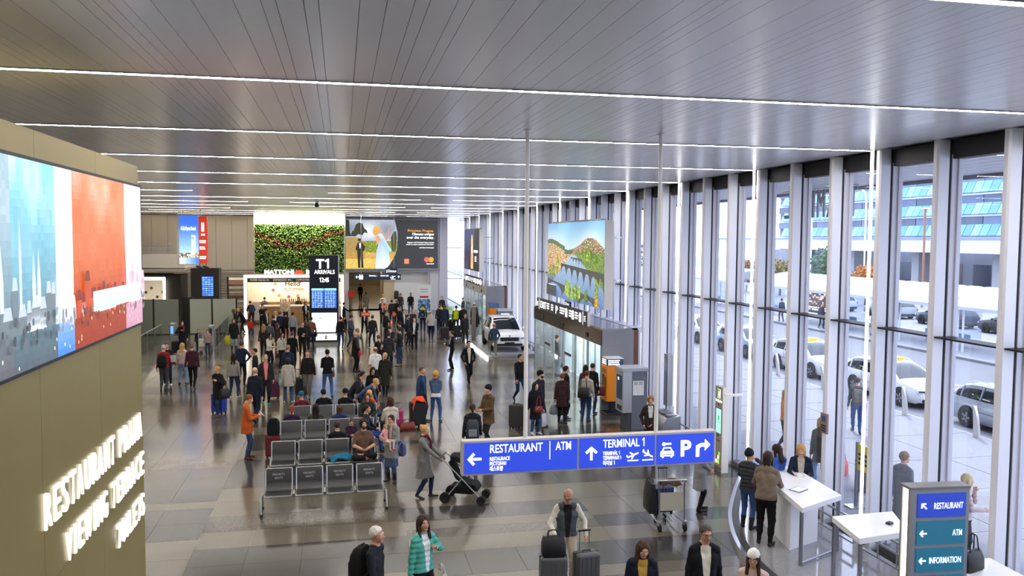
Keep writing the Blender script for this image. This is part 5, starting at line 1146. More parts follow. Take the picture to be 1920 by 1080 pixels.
# lamp posts
for i, (x, y, h) in enumerate(((58.5, 70.5, 12.2), (58.5, 84, 12.0), (58.5, 95, 11.8), (58.5, 60, 12.2), (52, 66, 9.0))):
    t = thing('lamp_post', ['white curved street lamp before the glass building, middle of three', 'white curved street lamp between two fins left of the lit strip', 'farthest white curved street lamp', 'nearest white curved street lamp', 'thin bronze street lamp with flat head'][i], 'street lamp', (x, y, 0))
    mt = M('#e4e6ea', .4, .3, name='lamp_pole') if i < 4 else M('#9a6a50', .5, name='bronze_pole')
    b = MB(); b.tube([(0, 0, 0), (0, 0, h*.9), (0, .3, h*.97), (0, 1.0, h), (0, 2.0, h)] if i < 4 else [(0, 0, 0), (0, 0, h)], .10, 8); b.build('pole', mt, t, smooth=True)
    b = MB(); b.box((0, 2.3, h) if i < 4 else (0, 0, h+.05), (.3, .9, .12)); b.build('lamp_head', WHITE, t)
# trees by the bridge
Q = random.Random(31)
for i, (x, y, h, c, lab) in enumerate(((50, 78, 5.6, '#4f6a4a', 'dark green tree before the road bridge'), (49, 70, 4.0, '#b87a34', 'orange autumn shrub before the road bridge'), (48, 84, 4.2, '#8a7a44', 'yellowing shrub beyond the shelter roofs'), (47, 90, 4.0, '#9a6a3a', 'brown autumn shrub beyond the shelter roofs'), (46, 118, 6.5, '#6a6a70', 'bare grey tree far off against the sky'), (40, 125, 6, '#7a7a80', 'farther bare grey tree against the sky'))):
    t = thing('tree', lab, 'tree', (x, y, -.1)); b = MB(); b.tube([(0, 0, 0), (.1, 0, h*.4), (.05, .1, h*.7)], [.14, .1, .05]); b.build('trunk', M('#5a4a3c', .8, name='bark'), t); b = MB()
    for k in range(700):
        a, e, r = Q.uniform(0, 2*PI), Q.uniform(-1, 1), Q.random()**.4*h*.36; p = Vector((math.cos(a)*r*math.sqrt(1-e*e), math.sin(a)*r*math.sqrt(1-e*e), h*.62+e*r*1.05)); s = .2
        d = Vector((Q.uniform(-1, 1), Q.uniform(-1, 1), Q.uniform(-1, 1))).normalized(); u = d.orthogonal().normalized()*s; w = d.cross(u)
        b.add([p-u, p+w*.6, p+u, p-w*.6], [(0, 1, 2, 3)])
    o = b.build('foliage', M(c, .8, noise=.3, nscale=1.5, name='foliage'), t); o['kind'] = 'stuff'
# yellow notice stand, wheeled bin and small things right outside the glass
g = G(1605, 905); t = thing('yellow_notice', 'yellow notice on a steel stand just outside the glass', 'sign', (11.35, 16.0, 0)); mb = MB(); mb.bb(-.02, .02, -.30, .30, .88, 1.46); mb.build('notice', M('#f0d020', .5, name='yellow_notice'), t); mb = MB(); mb.bb(-.03, .03, .30, .36, 0, 1.5); mb.build('post', M('#6a6a78', .4, .6, name='post_metal'), t); mb = MB(); mb.bb(-.2, .2, .2, .5, 0, .03); mb.build('foot', STEEL, t)
bars(t, (11.32, 16.25, 1.0), (0, -1, 0), U_, .45, .3, 3, DARK, 3)
t = thing('ash_bin', 'round grey ash bin just outside the glass', 'bin', (12.3, 17.4, 0)); b = MB(); b.lathe([(.2, 0), (.21, .02), (.21, .7), (.19, .74), (.02, .75)], n=18); b.build('drum', M('#7a7470', .5, .5, name='ash_bin'), t, smooth=True); b = MB(); b.lathe([(.22, .70), (.23, .72), (.22, .76), (.2, .77)], n=18); b.build('ring', STEEL, t, smooth=True)
# ------------------------------------------------------------------ people
def seg_d(P, a, b, ra, rb, S=None):
    a = np.asarray(a, np.float32); b = np.asarray(b, np.float32); ab = b-a; L = float(ab @ ab)
    q = P-a
    t = np.clip((q @ ab)/L, 0, 1) if L > 1e-9 else np.zeros(q.shape[:-1], np.float32)
    r = q-t[..., None]*ab
    if S is not None: r = r*np.asarray(S, np.float32)
    return np.sqrt((r*r).sum(-1))-(ra+(rb-ra)*t)
def smin(a, b, k):
    h = np.clip(.5+.5*(b-a)/k, 0, 1)
    return b+(a-b)*h-k*h*(1-h)
def nets(D, o, v):
    """surface nets: continuous quad skin of the zero level of a distance grid"""
    s = D < 0; nx, ny, nz = D.shape
    acc = np.zeros((nx-1, ny-1, nz-1, 3), np.float32); cnt = np.zeros((nx-1, ny-1, nz-1), np.float32)
    cor = [(i, j, k) for i in (0, 1) for j in (0, 1) for k in (0, 1)]
    sl = lambda c: (slice(c[0], nx-1+c[0]), slice(c[1], ny-1+c[1]), slice(c[2], nz-1+c[2]))
    for a in cor:
        for ax in range(3):
            if a[ax]: continue
            b = list(a); b[ax] = 1
            A, B = D[sl(a)], D[sl(b)]; m = (A < 0) != (B < 0)
            t = np.where(m, A/np.where(m, A-B, 1), 0)
            for i in range(3): acc[..., i] += np.where(m, a[i]+(t if i == ax else 0), 0)
            cnt += m
    cell = cnt > 0; idx = -np.ones(cell.shape, np.int64); w = np.argwhere(cell); idx[cell] = np.arange(len(w))
    V = (w+acc[cell]/cnt[cell][:, None])*v+np.asarray(o)
    F = []
    for ax in range(3):
        b1, b2 = (ax+1) % 3, (ax+2) % 3
        lo = [slice(1, n-1) for n in D.shape]; lo[ax] = slice(0, D.shape[ax]-1); hi = list(lo); hi[ax] = slice(1, D.shape[ax])
        A, B = s[tuple(lo)], s[tuple(hi)]; m = A != B; c = np.argwhere(m); fl = A[m]
        off = np.array([1, 1, 1]); off[ax] = 0; c = c+off
        def I(d1, d2):
            q = c.copy(); q[:, b1] -= d1; q[:, b2] -= d2; return idx[q[:, 0], q[:, 1], q[:, 2]]
        quad = np.stack([I(1, 1), I(0, 1), I(0, 0), I(1, 0)], 1)
        quad = np.where(fl[:, None], quad, quad[:, ::-1]); F.append(quad)
    return V.astype(np.float32), np.concatenate(F)
def field(prims, v, k=.03, carve=()):
    """prims: (a, b, ra, rb, S)"""
    lo = np.min([np.minimum(p[0], p[1])-max(p[2], p[3]) for p in prims], 0)-3*v; hi = np.max([np.maximum(p[0], p[1])+max(p[2], p[3]) for p in prims], 0)+3*v
    n = np.ceil((hi-lo)/v).astype(int)+1
    D = np.full(n, .3, np.float32); ax = [lo[i]+v*np.arange(n[i], dtype=np.float32) for i in range(3)]
    def sub(p, pad):
        R = max(p[2], p[3])+pad; a = np.floor((np.minimum(p[0], p[1])-R-lo)/v).astype(int).clip(0); b = (np.ceil((np.maximum(p[0], p[1])+R-lo)/v).astype(int)+1)
        s = tuple(slice(a[i], min(b[i], n[i])) for i in range(3))
        X, Y, Z = np.meshgrid(*[ax[i][s[i]] for i in range(3)], indexing='ij'); return s, np.stack([X, Y, Z], -1)
    for p in prims:
        s, P = sub(p, .09); d = seg_d(P, *p[:5]).astype(np.float32)
        if len(p) > 5 and p[5] is not None: d = np.maximum(d, (p[5]-P[..., 2]).astype(np.float32))
        D[s] = smin(D[s], d, k)
    for p in carve:
        s, P = sub(p, .05); D[s] = -smin(-D[s], seg_d(P, *p).astype(np.float32), .012)
    return D, lo, ax
A3 = lambda *a: np.array(a, float)
# ---- head
HEADS = {}
def head_mesh(v):
    if v in HEADS: return HEADS[v]
    el = lambda c, r: (A3(*c), A3(*c)+A3(0, 0, 1e-4), r[0], r[0], (1, r[0]/r[1], r[0]/r[2]))
    pr = [el((0, .016, .03), (.077, .097, .088)), el((0, -.022, -.03), (.062, .073, .082)), (A3(-.012, -.066, -.092), A3(.012, -.066, -.092), .022, .022, None),
          (A3(0, -.086, .012), A3(0, -.108, -.028), .008, .013, None), (A3(-.036, -.079, .022), A3(.036, -.079, .022), .013, .013, None), (A3(-.018, -.085, -.055), A3(.018, -.085, -.055), .009, .009, None),
          (A3(-.03, -.07, -.02), A3(-.038, -.06, -.03), .02, .02, None), (A3(.03, -.07, -.02), A3(.038, -.06, -.03), .02, .02, None), (A3(0, .016, -.05), A3(0, .026, -.20), .054, .058, None)]
    ears = [(A3(s*.077, .004, .012), A3(s*.074, .012, -.026), .013, .009, (1.5, .8, 1)) for s in (-1, 1)]
    D, lo, ax = field(pr, v, .018, [(A3(s*.032, -.104, .003), A3(s*.032, -.1041, .003), .019, .019, None) for s in (-1, 1)])
    V, F = nets(D, lo, v)
    C = V[F].mean(1); x, y, z = C[:, 0], C[:, 1], C[:, 2]; m = np.zeros(len(F), int)
    m[(np.abs(x) < .026) & (z < -.045) & (z > -.066) & (y < -.080)] = 6
    m[(np.abs(x) > .012) & (np.abs(x) < .052) & (z > .019) & (z < .029) & (y < -.066)] = 8
    beard = (z < -.036) & (y < .012) & (z > -.125) & (m == 0) & ~((np.abs(x) < .012) & (z > -.05)) & (y < -.02-.9*(z+.036)*0)
    vs, fs, ms = [V], [F], [m]; n = len(V)
    D2, lo2, _ = field(ears, max(v, .006), .006); V2, F2 = nets(D2, lo2, max(v, .006)); vs.append(V2); fs.append(F2+n); ms.append(np.zeros(len(F2), int)); n += len(V2); bd = [beard, np.zeros(len(F2), bool)]
    for s in (-1, 1):
        for c, r, mi in (((s*.032, -.0795, .002), .0125, 7), ((s*.032, -.0875, .002), .0066, 9)):
            b = MB(); b.sphere(c, r, 8, 6); q = np.array([f for f in b.f if len(f) == 4]); vs.append(np.array(b.v, np.float32)); fs.append(q+n); n += len(b.v); ms.append(np.full(len(q), mi)); bd.append(np.zeros(len(q), bool))
    HEADS[v] = (np.concatenate(vs), np.concatenate(fs), np.concatenate(ms), np.concatenate(bd))
    return HEADS[v]
# ---- hand: palm and five separate bent fingers, wrist at the origin, fingers down -z, thumb to +x, palm to +y
HANDS = {}
def hand_mesh(curl, n=6):
    if (curl, n) in HANDS: return HANDS[(curl, n)]
    b = MB(); k = 10
    b.loft([[(math.cos(2*PI*i/k)*w+ox, math.sin(2*PI*i/k)*t, z) for i in range(k)] for z, w, t, ox in ((.03, .026, .021, 0), (0, .027, .019, 0), (-.025, .034, .017, .003), (-.06, .040, .015, .002), (-.088, .038, .012, 0), (-.1, .030, .007, 0))])
    for x, L, r in ((.028, .072, .0088), (.009, .082, .0092), (-.010, .076, .0088), (-.028, .058, .0078)):
        p = Vector((x, 0, -.085)); pts = [p]; a = curl*.35
        for s in (.42, .32, .26):
            a += curl*.55; p = p+Vector((x*.08*s, math.sin(a)*L*s, -math.cos(a)*L*s)); pts.append(p)
        b.tube(pts, [r, r*.95, r*.85, r*.6], n)
    b.tube([(.024, .004, -.018), (.046, .012, -.040), (.056, .020+curl*.012, -.066), (.054, .030+curl*.02, -.088)], [.014, .012, .0098, .0065], n)
    tri = []
    for f in b.f: tri.append(f if len(f) == 4 else None)
    F = [f for f in b.f]
    HANDS[(curl, n)] = (np.array(b.v, np.float32), F); return HANDS[(curl, n)]
# ---- hair and headgear, modelled round the head centre
HAIR = {}
def hair_mesh(style, v):
    if (style, v) in HAIR: return HAIR[(style, v)]
    el = lambda c, r: (A3(*c), A3(*c)+A3(0, 0, 1e-4), r[0], r[0], (1, r[0]/r[1], r[0]/r[2]))
    face = [el((0, -.102, -.035), (.074, .074, .116))]; pr = []; inf = .010; k = .02; cut = -.075
    if style in ('short', 'fringe', 'curly', 'pony', 'bun', 'bob', 'long', 'halfbald'):
        inf = {'curly': .030, 'bob': .017, 'long': .015, 'fringe': .008, 'halfbald': .008}.get(style, .008)
        pr = [el((0, .018, .032), (.077+inf, .097+inf, .088+inf))]
        if style in ('bob', 'long'): face = [el((0, -.105, -.03), (.059, .077, .104))]
        if style == 'bob': pr += [(A3(s*.066, .0, .0), A3(s*.072, -.01, -.115), .035, .028, (1, .8, 1)) for s in (-1, 1)]+[(A3(-.03, .07, -.03), A3(-.03, .075, -.11), .045, .035, None), (A3(.03, .07, -.03), A3(.03, .075, -.11), .045, .035, None)]; cut = -.14
        if style == 'long': pr += [(A3(s*.035, .075, .0), A3(s*.05, .095, -.27), .055, .04, (1, 1.3, 1)) for s in (-1, 1)]+[(A3(s*.068, .0, .0), A3(s*.088, -.035, -.23), .034, .024, None) for s in (-1, 1)]; cut = -.34
        if style == 'pony': pr += [(A3(0, .11, .035), A3(0, .135, -.04), .026, .034, None), (A3(0, .135, -.04), A3(0, .125, -.18), .034, .012, None)]; cut = -.2
        if style == 'bun': pr += [(A3(0, .095, .09), A3(0, .096, .09), .042, .042, None)]
    if style == 'beanie': pr = [el((0, .016, .045), (.077+.016, .097+.014, .088+.018))]; face = [(A3(0, -.16, -.06), A3(0, .14, -.085), .105, .07, (.6, 1, 1))]; cut = -.03
    if style == 'pombeanie': pr = [el((0, .016, .05), (.095, .113, .112)), (A3(0, .05, .15), A3(0, .05, .151), .036, .036, None)]; face = [(A3(0, -.16, -.06), A3(0, .14, -.085), .105, .07, (.6, 1, 1))]; cut = -.03
    D, lo, ax = field(pr, v, k, face)
    if style == 'curly':
        X, Y, Z = np.meshgrid(*ax, indexing='ij'); D = D+.008*np.sin(95*X)*np.sin(88*Y+1)*np.sin(92*Z)
    elif style not in ('beanie', 'pombeanie'):
        X, Y, Z = np.meshgrid(*ax, indexing='ij'); D = D+.0035*np.sin(70*X+40*Z)*np.sin(62*Y-25*Z)+.003*np.sin(120*X)*np.sin(35*Z+60*Y)
    zz = ax[2][None, None, :]
    D = np.maximum(D, (cut-zz).astype(np.float32))
    if style in ('short', 'bun', 'pony'): 
        X, Y, Z = np.meshgrid(*ax, indexing='ij'); D = np.maximum(D, ((-.005-Z)-(Y-.0)*1.1)) if style == 'short' else D
    if style == 'fringe':
        X, Y, Z = np.meshgrid(*ax, indexing='ij'); D = np.maximum(D, Z-.045); D = np.maximum(D, -.045-Y); D = np.maximum(D, -.06-Z)
    if style == 'halfbald':
        X, Y, Z = np.meshgrid(*ax, indexing='ij'); D = np.maximum(D, -(np.sqrt(X**2*1.6+(Y+.06)**2+(Z-.14)**2)-.085)); D = np.maximum(D, ((-.005-Z)-(Y-.0)*1.1))
    D[0] = D[-1] = .1; D[:, 0] = D[:, -1] = .1; D[:, :, 0] = .1; D[:, :, -1] = .1
    V, F = nets(D, lo, v)
    HAIR[(style, v)] = (V, F); return HAIR[(style, v)]
def np_mesh(name, V, F, mats, mi=None, smooth=True):
    me = bpy.data.meshes.new(name); nq = len(F)
    me.vertices.add(len(V)); me.vertices.foreach_set('co', np.ascontiguousarray(V, np.float32).ravel())
    fl = np.concatenate([np.asarray(f, np.int32) for f in F]) if not isinstance(F, np.ndarray) else F.astype(np.int32).ravel()
    ln = np.array([len(f) for f in F], np.int32) if not isinstance(F, np.ndarray) else np.full(nq, F.shape[1], np.int32)
    me.loops.add(len(fl)); me.loops.foreach_set('vertex_index', fl)
    me.polygons.add(nq); st = np.zeros(nq, np.int32); st[1:] = np.cumsum(ln)[:-1]
    me.polygons.foreach_set('loop_start', st)
    try: me.polygons.foreach_set('loop_total', ln)
    except Exception: pass
    for m in mats: me.materials.append(m)
    if mi is not None: me.polygons.foreach_set('material_index', np.asarray(mi, np.int32))
    me.update(calc_edges=True); me.validate()
    if smooth: me.polygons.foreach_set('use_smooth', [True]*len(me.polygons))
    return me
def ik(a, b, l1, l2, hint):
    a, b, hint = map(lambda q: np.asarray(q, float), (a, b, hint)); d = b-a; L = np.linalg.norm(d); L2 = min(L, (l1+l2)*.999); u = d/max(L, 1e-6); e = a+u*L2
    x = (l1*l1-l2*l2+L2*L2)/(2*L2); h = math.sqrt(max(l1*l1-x*x, 1e-6)); w = hint-u*(hint @ u); nw = np.linalg.norm(w); w = w/nw if nw > 1e-6 else A3(0, 1, 0)
    return a+u*x+w*h, e
ARMS = {  # wrist targets (left = +x) and elbow hints, metres for a 1.75 m figure
 'down': ((.26, .02, .82), (.3, .6, 0)), 'back': ((.24, .20, .86), (.3, 1, 0)), 'fwd': ((.24, -.16, .87), (.3, 1, 0)), 'pocket': ((.21, -.08, .93), (.7, .8, 0)), 'hip': ((.2, -.02, 1.0), (1, .5, 0)),
 'cross': ((-.06, -.23, 1.16), (.5, .2, -.8)), 'phone': ((.06, -.28, 1.16), (.5, .4, -.8)), 'clasp': ((.03, -.20, .97), (.7, .4, -.2)), 'chin': ((.06, -.17, 1.42), (.5, -.1, -1)), 'face': ((.12, -.12, 1.55), (.8, -.2, -1)),
 'reach': ((.2, -.5, 1.1), (.4, .4, -1)), 'pull': ((.30, .22, .80), (.3, 1, 0)), 'push': ((.2, -.42, 1.0), (.5, .5, -1)), 'hold': ((.10, -.30, 1.10), (.5, .4, -.9)), 'table': ((.16, -.36, 1.12), (.6, .5, -.8)), 'up': ((.22, -.30, 1.50), (.6, .2, -1)), 'strap': ((.12, -.17, 1.28), (.8, .1, -.8)), 'lap': ((.09, -.28, .66), (.7, .4, -.2)), 'lowfwd': ((.2, -.24, .78), (.5, .8, 0)), 'sign': ((.14, -.32, 1.26), (.6, .3, -.9)), 'behind': ((.04, .17, .92), (.9, .4, 0))}
EYEW = M('#e8e4de', .3, name='eye_white'); IRIS = M('#2c2018', .2, name='iris')
def cloth(c, puff=False): return M(c, .85, noise=.10, nscale=7, bump=.35, bscale=18, name='cloth', spec=.25)
PEOPLE = 0
def person(px, py, h, face, label, top='#222428', bot='#20222a', shoe='#17171a', hair=('short', '#2c211a'), skin='#d0a184', pose='stand', arms=('down', 'down'), coat=None, inner=None, sleeve=None, hat=None, beard=False, glasses=False, scarf=None, hood=None, skirt=None, fat=1.0, head=(0, 0), lean=0.0, z0=0.0, puff=False, anchor='head', group=None, foot=None, boots=False, at=None, strap=None, twist=0.0, short=False, hem=None):
    global PEOPLE
    PEOPLE += 1
    hipz, hy = .915, 0.0; s = h/1.75
    la, ra = A3(.10, .0, .075), A3(-.10, .0, .075); lt, rt_ = 0, 0; kh = A3(0, -1, 0)
    if pose == 'stand': la[1] += -.03; ra[1] += .04; la[0] += .015
    elif pose == 'wide': la[0] += .05; ra[0] -= .05; hipz -= .01
    elif pose == 'weight': la = A3(.16, -.07, .075); ra[0] = -.06
    elif pose == 'walk': la = A3(.07, -.27, .085); ra = A3(-.07, .27, .15); hipz = .885; rt_ = -35
    elif pose == 'walk2': la = A3(.07, .26, .15); ra = A3(-.07, -.26, .085); hipz = .885; lt = -35
    elif pose == 'step': la = A3(.08, -.14, .075); ra = A3(-.08, .14, .10); hipz = .905; rt_ = -15
    elif pose == 'sit': hipz = .50; la = A3(.12, -.46, .08); ra = A3(-.12, -.44, .08)
    elif pose == 'cross_legged': hipz = .52; la = A3(-.16, -.30, .55); ra = A3(.16, -.36, .50); 
    elif pose == 'foot_up': la = A3(.12, -.22, .21); ra = A3(-.1, .06, .075)
    sp = A3(math.sin(math.radians(0)), -math.sin(math.radians(lean)), math.cos(math.radians(lean)))
    hip = A3(0, hy, hipz)
    if lean > 8 and pose != 'sit': hip[1] += .10*lean/40
    waist = hip+sp*.16; chest = hip+sp*.36; shd = hip+sp*.52+A3(0, .005, 0); neck = hip+sp*.58+A3(0, -.004, 0); 
    hd_dir = sp*.7+A3(0, 0, .3); hd_dir /= np.linalg.norm(hd_dir); hc = neck+hd_dir*.15+A3(0, -.022, 0)
    tk = .012 if coat or puff else .0
    TH = 1.0; side = A3(1, 0, 0)
    if twist: side = A3(math.cos(math.radians(twist)), math.sin(math.radians(twist)), 0)
    P = []; lab = []
    def add(a, b, r0, r1, l, S=None, zc=None): P.append((np.asarray(a, float), np.asarray(b, float), r0, r1, S, zc)); lab.append(l)
    bodyl = 1; f = fat
    add(hip+A3(-.065*f, 0, 0), hip+A3(.065*f, 0, 0), .115*f+tk, .115*f+tk, 2 if not coat else 1, (1, 1.12, 1))
    add(hip+A3(-.05*f, 0, .03), waist+A3(-.04*f, 0, 0), .118*f+tk, .112*f+tk, 1, (1, 1.15/f**.4, 1)); add(hip+A3(.05*f, 0, .03), waist+A3(.04*f, 0, 0), .118*f+tk, .112*f+tk, 1, (1, 1.15/f**.4, 1))
    add(waist-side*.03*f, chest-side*.075*f, .116*f+tk, .112*f+tk, 1, (1, 1.18/f**.4, 1)); add(waist+side*.03*f, chest+side*.075*f, .116*f+tk, .112*f+tk, 1, (1, 1.18/f**.4, 1))
    add(shd-side*.115-sp*.015, shd+side*.115-sp*.015, .058+tk, .058+tk, 1, (1, .92, 1)); add(neck-sp*.005, shd-side*.13-sp*.01, .045, .045+tk, 1); add(neck-sp*.005, shd+side*.13-sp*.01, .045, .045+tk, 1); add(chest, shd+sp*.02, .10, .08+tk, 1, (1, 1.2, 1)); add(shd+sp*.0, neck+sp*.04, .07, .054, 0)
    # legs
    if anchor != 'bust':
        for sx, ank, tp in ((1, la, lt), (-1, ra, rt_)):
            hj = hip+A3(sx*.088, 0, -.02); hint = kh.copy()
            if pose == 'cross_legged': hint = A3(sx*1.0, -.6, .1)
            if pose == 'sit': hint = A3(sx*.15, -1, .6)
            kn, an = ik(hj, ank, .435, .405, hint+A3(sx*.12, 0, 0)); fw = min(f, 1.15)
            lg = 2 if not boots else 2
            add(hj, kn, .090*fw, .062*fw, 2); add(kn, kn*.45+an*.55, .060*fw, .054*fw, 2)
            add(kn*.45+an*.55, an+A3(0, 0, .01), .052 if not boots else .056, .040 if not boots else .046, 3 if boots else (0 if short else 2))
            t = math.radians(tp); fd = A3(sx*.22, -math.cos(t), math.sin(t)*1.0); fd /= np.linalg.norm(fd)
            if pose == 'cross_legged': fd = A3(-sx*.8, -.3, -.1)
            base = an+A3(0, .025, -.035); add(base, base+fd*.19+A3(0, 0, -.006), .040, .032, 3, (1, 1, 1.12))
    # arms
    hands = []
    for sx, am in ((1, arms[0]), (-1, arms[1])):
        sj = shd+side*(sx*.168)+sp*(-.035)
        if isinstance(am, str): w, hn = ARMS[am]; w = A3(sx*w[0], w[1], w[2]); hn = A3(sx*hn[0], hn[1], hn[2]); dz = hip-A3(0, 0, .915); 
        else: w, hn = A3(*am[0]), A3(*am[1]); dz = A3(0, 0, 0)
        if isinstance(am, str):
            rel = w-A3(0, 0, .915); c_, s_ = math.cos(math.radians(lean*.85)), math.sin(math.radians(lean*.85)); w = hip+A3(rel[0], rel[1]*c_-rel[2]*s_, rel[1]*s_*-1*-1+rel[2]*c_) if am not in ('lap',) else A3(w[0], w[1], w[2])
            if pose in ('sit', 'cross_legged') and am == 'down': w = A3(sx*.24, -.1, .62)
        el_, wr = ik(sj, w, .285, .255, hn); lb = 5 if sleeve else 1; q = .008 if (coat or puff) else .003
        al = 0 if short else lb
        add(sj, el_, .056+q, .045+q, lb); add(el_, wr, .043+q, .033+q*.8, al if not short else 0); hands.append((sx, el_, wr))
    if coat:
        ky = (1, 1.12, 1); add(waist, A3(hip[0], hip[1]+.01, coat-.04), .145*f+tk, .172*f+tk, 1, ky, coat)
        if coat < .8:
            for ank in (la, ra): add(hip+A3(0, 0, -.05), A3(ank[0]*.7, ank[1]*.5, coat-.02), .13*f, .125*f, 1, None, coat)
    if skirt:
        add(hip, A3(0, 0, skirt-.04), .15*f, .185*f, 2, (1, 1.05, 1), skirt)
    dist = None
    # place
    yaw = math.radians(face); cy, sy = math.cos(yaw), math.sin(yaw)
    topz = (hc[2]+.120)*s
    if at is not None: pos = Vector((at[0], at[1], z0))
    elif foot is not None: pos = G(foot[0], foot[1], z0)
    else:
        g = G(px, py, z0+topz); ox, oy = hc[0]*s, hc[1]*s
        pos = Vector((g.x-(ox*cy-oy*sy), g.y-(ox*sy+oy*cy), z0))
    dist = math.hypot(pos.x, pos.y)
    v = .014 if dist < 19 else (.019 if dist < 29 else (.025 if dist < 42 else .032)); hv = .0075 if dist < 19 else (.010 if dist < 30 else .014)
    D, lo, ax = field(P, v, .028)
    X, Y, Z = np.meshgrid(*[a.astype(np.float32) for a in ax], indexing='ij')
    near0 = np.abs(D) < .06
    if puff: D = D+np.where(near0 & (Z > hipz-.04), .006*np.sin(Z*75), 0).astype(np.float32)
    else: D = D+np.where(near0, .0035*np.sin(X*37+Z*23+PEOPLE)*np.sin(Z*31-Y*17)*(v < .03), 0).astype(np.float32)
    V, F = nets(D, lo, v)
    if inner:
        rv = (V-hip) @ sp; w0 = .030+.045*np.clip(rv/.5, 0, 1); fv = (V-hip)-np.outer(rv, sp)
        for sg_ in (-1, 1):
            k_ = (np.abs(V[:, 0]-sg_*w0) < v*.62) & (fv[:, 1] < -.045) & (rv > -.2) & (rv < .56); V[k_, 0] = (sg_*w0)[k_]
    C = V[F].mean(1)
    dd = np.stack([np.maximum(seg_d(C, *p[:5]), (p[5]-C[:, 2]) if p[5] is not None else -9) for p in P], 1); m = np.array(lab)[dd.argmin(1)]
    if coat: m[(m == 2) & (C[:, 2] > coat+.02)] = 1
    elif skirt is None: m[(m == 2) & (C[:, 2] > hipz-.02+.0) & (np.abs(C[:, 0]) < .25) & (pose != 'sit') & (pose != 'cross_legged')] = 1
    rel = (C-hip) @ sp; fr = (C-hip)-np.outer(rel, sp)
    m[(m == 0) & (rel > .3) & (rel < .575) & (np.hypot(fr[:, 0], fr[:, 1]) < .14)] = 1
    if hem: m[(m == 1) & (rel < .10) & (np.hypot(fr[:, 0], fr[:, 1]) < .21)] = 4
    if inner:
        wv = .030+.045*np.clip((rel-.0)/.5, 0, 1); lowz = -.12 if not coat else .22
        sel = (fr[:, 1] < -.055) & (np.abs(fr[:, 0]) < wv) & (rel > lowz) & (rel < .60) & ((m == 1) | (m == 0) | (m == 2)); m[sel & (rel < .575)] = 4; 
        if not coat: m[sel & (m == 4) & (C[:, 2] < hipz-.03)] = 2
    hs = head_mesh(hv); HV, HF, HM, HB = hs
    hy_, hp = math.radians(head[0]), math.radians(head[1]+lean*.25); cp, spn = math.cos(hp), math.sin(hp)
    Rp = np.array([[1, 0, 0], [0, cp, -spn], [0, spn, cp]]); Ry = np.array([[math.cos(hy_), -math.sin(hy_), 0], [math.sin(hy_), math.cos(hy_), 0], [0, 0, 1]]); RH = Ry @ Rp
    piv = A3(0, .02, -.10); put = lambda q: (q-piv) @ RH.T+piv+hc
    hm = HM.copy(); hm[HM == 8] = 8
    if beard: hm[HB & (HM == 0)] = 8
    vs = [V, put(HV)]; fs = [f_ for f_ in F]+[f_ for f_ in (HF+len(V))]; ms = [m, hm]; n = len(V)+len(HV)
    for sx, el_, wr in hands:
        d = wr-el_; d /= np.linalg.norm(d); ref = A3(0, -1, 0) if abs(d[1]) < .75 else A3(0, 0, 1)
        tx = ref-d*(ref @ d); tx /= np.linalg.norm(tx); pn = np.cross(-d, tx)
        inw = A3(-sx, 0, 0) if abs(d[1]) < .75 else A3(-sx, 0, -.2)
        if pn @ inw < 0: pn = -pn
        HVd, HFd = hand_mesh(.55, 6 if dist < 30 else 4); W = wr+d*.012+np.outer(HVd[:, 0], tx)+np.outer(HVd[:, 1], pn)+np.outer(HVd[:, 2], -d)
        flip = np.cross(tx, pn) @ (-d) < 0
        vs.append(W); fs += [tuple(i+n for i in (reversed(f_) if flip else f_)) for f_ in HFd]; ms.append(np.zeros(len(HFd), int)); n += len(W)
    hcol = hair[1] if hair else '#6a5a4a'
    mats = [M(skin, .55, noise=.04, nscale=12, name='skin'), cloth(top), cloth(bot), M(shoe, .45, name='shoe'), cloth(hem or inner or top), cloth(sleeve or top), M(hexmix(skin, '#b05a50', .5), .5, name='lips'), EYEW, M(hcol, .7, name='brow'), IRIS]
    me = np_mesh('person', np.concatenate(vs)*s, fs, mats, np.concatenate(ms))
    o = bpy.data.objects.new('person', me); COL.objects.link(o); o.location = pos; o.rotation_euler = (0, 0, yaw)
    tag(o, label, 'person', group)
    def child(name, V, F, mat, smooth=True):
        c = bpy.data.objects.new(name, np_mesh(name, V*s, F, [mat], None, smooth)); COL.objects.link(c); c.parent = o; return c
    def from_mb(name, b, mat, smooth=True):
        c = b.build(name, mat, o, smooth); c.data.transform(Matrix.Scale(s, 4)); return c
    hvv = max(hv, .009)
    if hair and hair[0] not in ('none',):
        st = hair[0]
        HVv, HFf = hair_mesh(st, hvv); child('hair', put(HVv), HFf, M(hair[1], .65, noise=.25, nscale=30, bump=.5, bscale=60, name='hair', spec=.3))
    if hat:
        HVv, HFf = hair_mesh(hat[0], hvv); child('hat', put(HVv), HFf, cloth(hat[1]))
    if glasses:
        b = MB()
        for sx in (-1, 1): b.tube([(sx*.032+.022*math.cos(a), -.1, .002+.017*math.sin(a)) for a in [i*PI/5 for i in range(11)]], .0022, 4); b.tube([(sx*.054, -.098, .006), (sx*.078, -.06, .008), (sx*.08, .0, .006)], .0022, 4)
        b.tube([(-.01, -.101, .006), (.01, -.101, .006)], .0022, 4); b.v = [tuple(q) for q in put(np.array(b.v))]; from_mb('glasses', b, DARK)
    def torus(c, R, r, tilt, col, name, ry=1.0, back=False):
        b = MB(); pts = []
        for i in range(15):
            a = 2*PI*i/14; 
            if back and math.sin(a) < -.35: continue
            pts.append((c[0]+math.cos(a)*R, c[1]+math.sin(a)*R*ry, c[2]+math.sin(a)*tilt))
        if back: pts.sort(key=lambda q: math.atan2(-(q[0]-c[0]), q[1]-c[1]))
        b.tube(pts, r, 8); from_mb(name, b, cloth(col))
    if scarf: torus(neck+A3(0, -.01, .005), .075, .036, -.01, scarf, 'scarf'); 
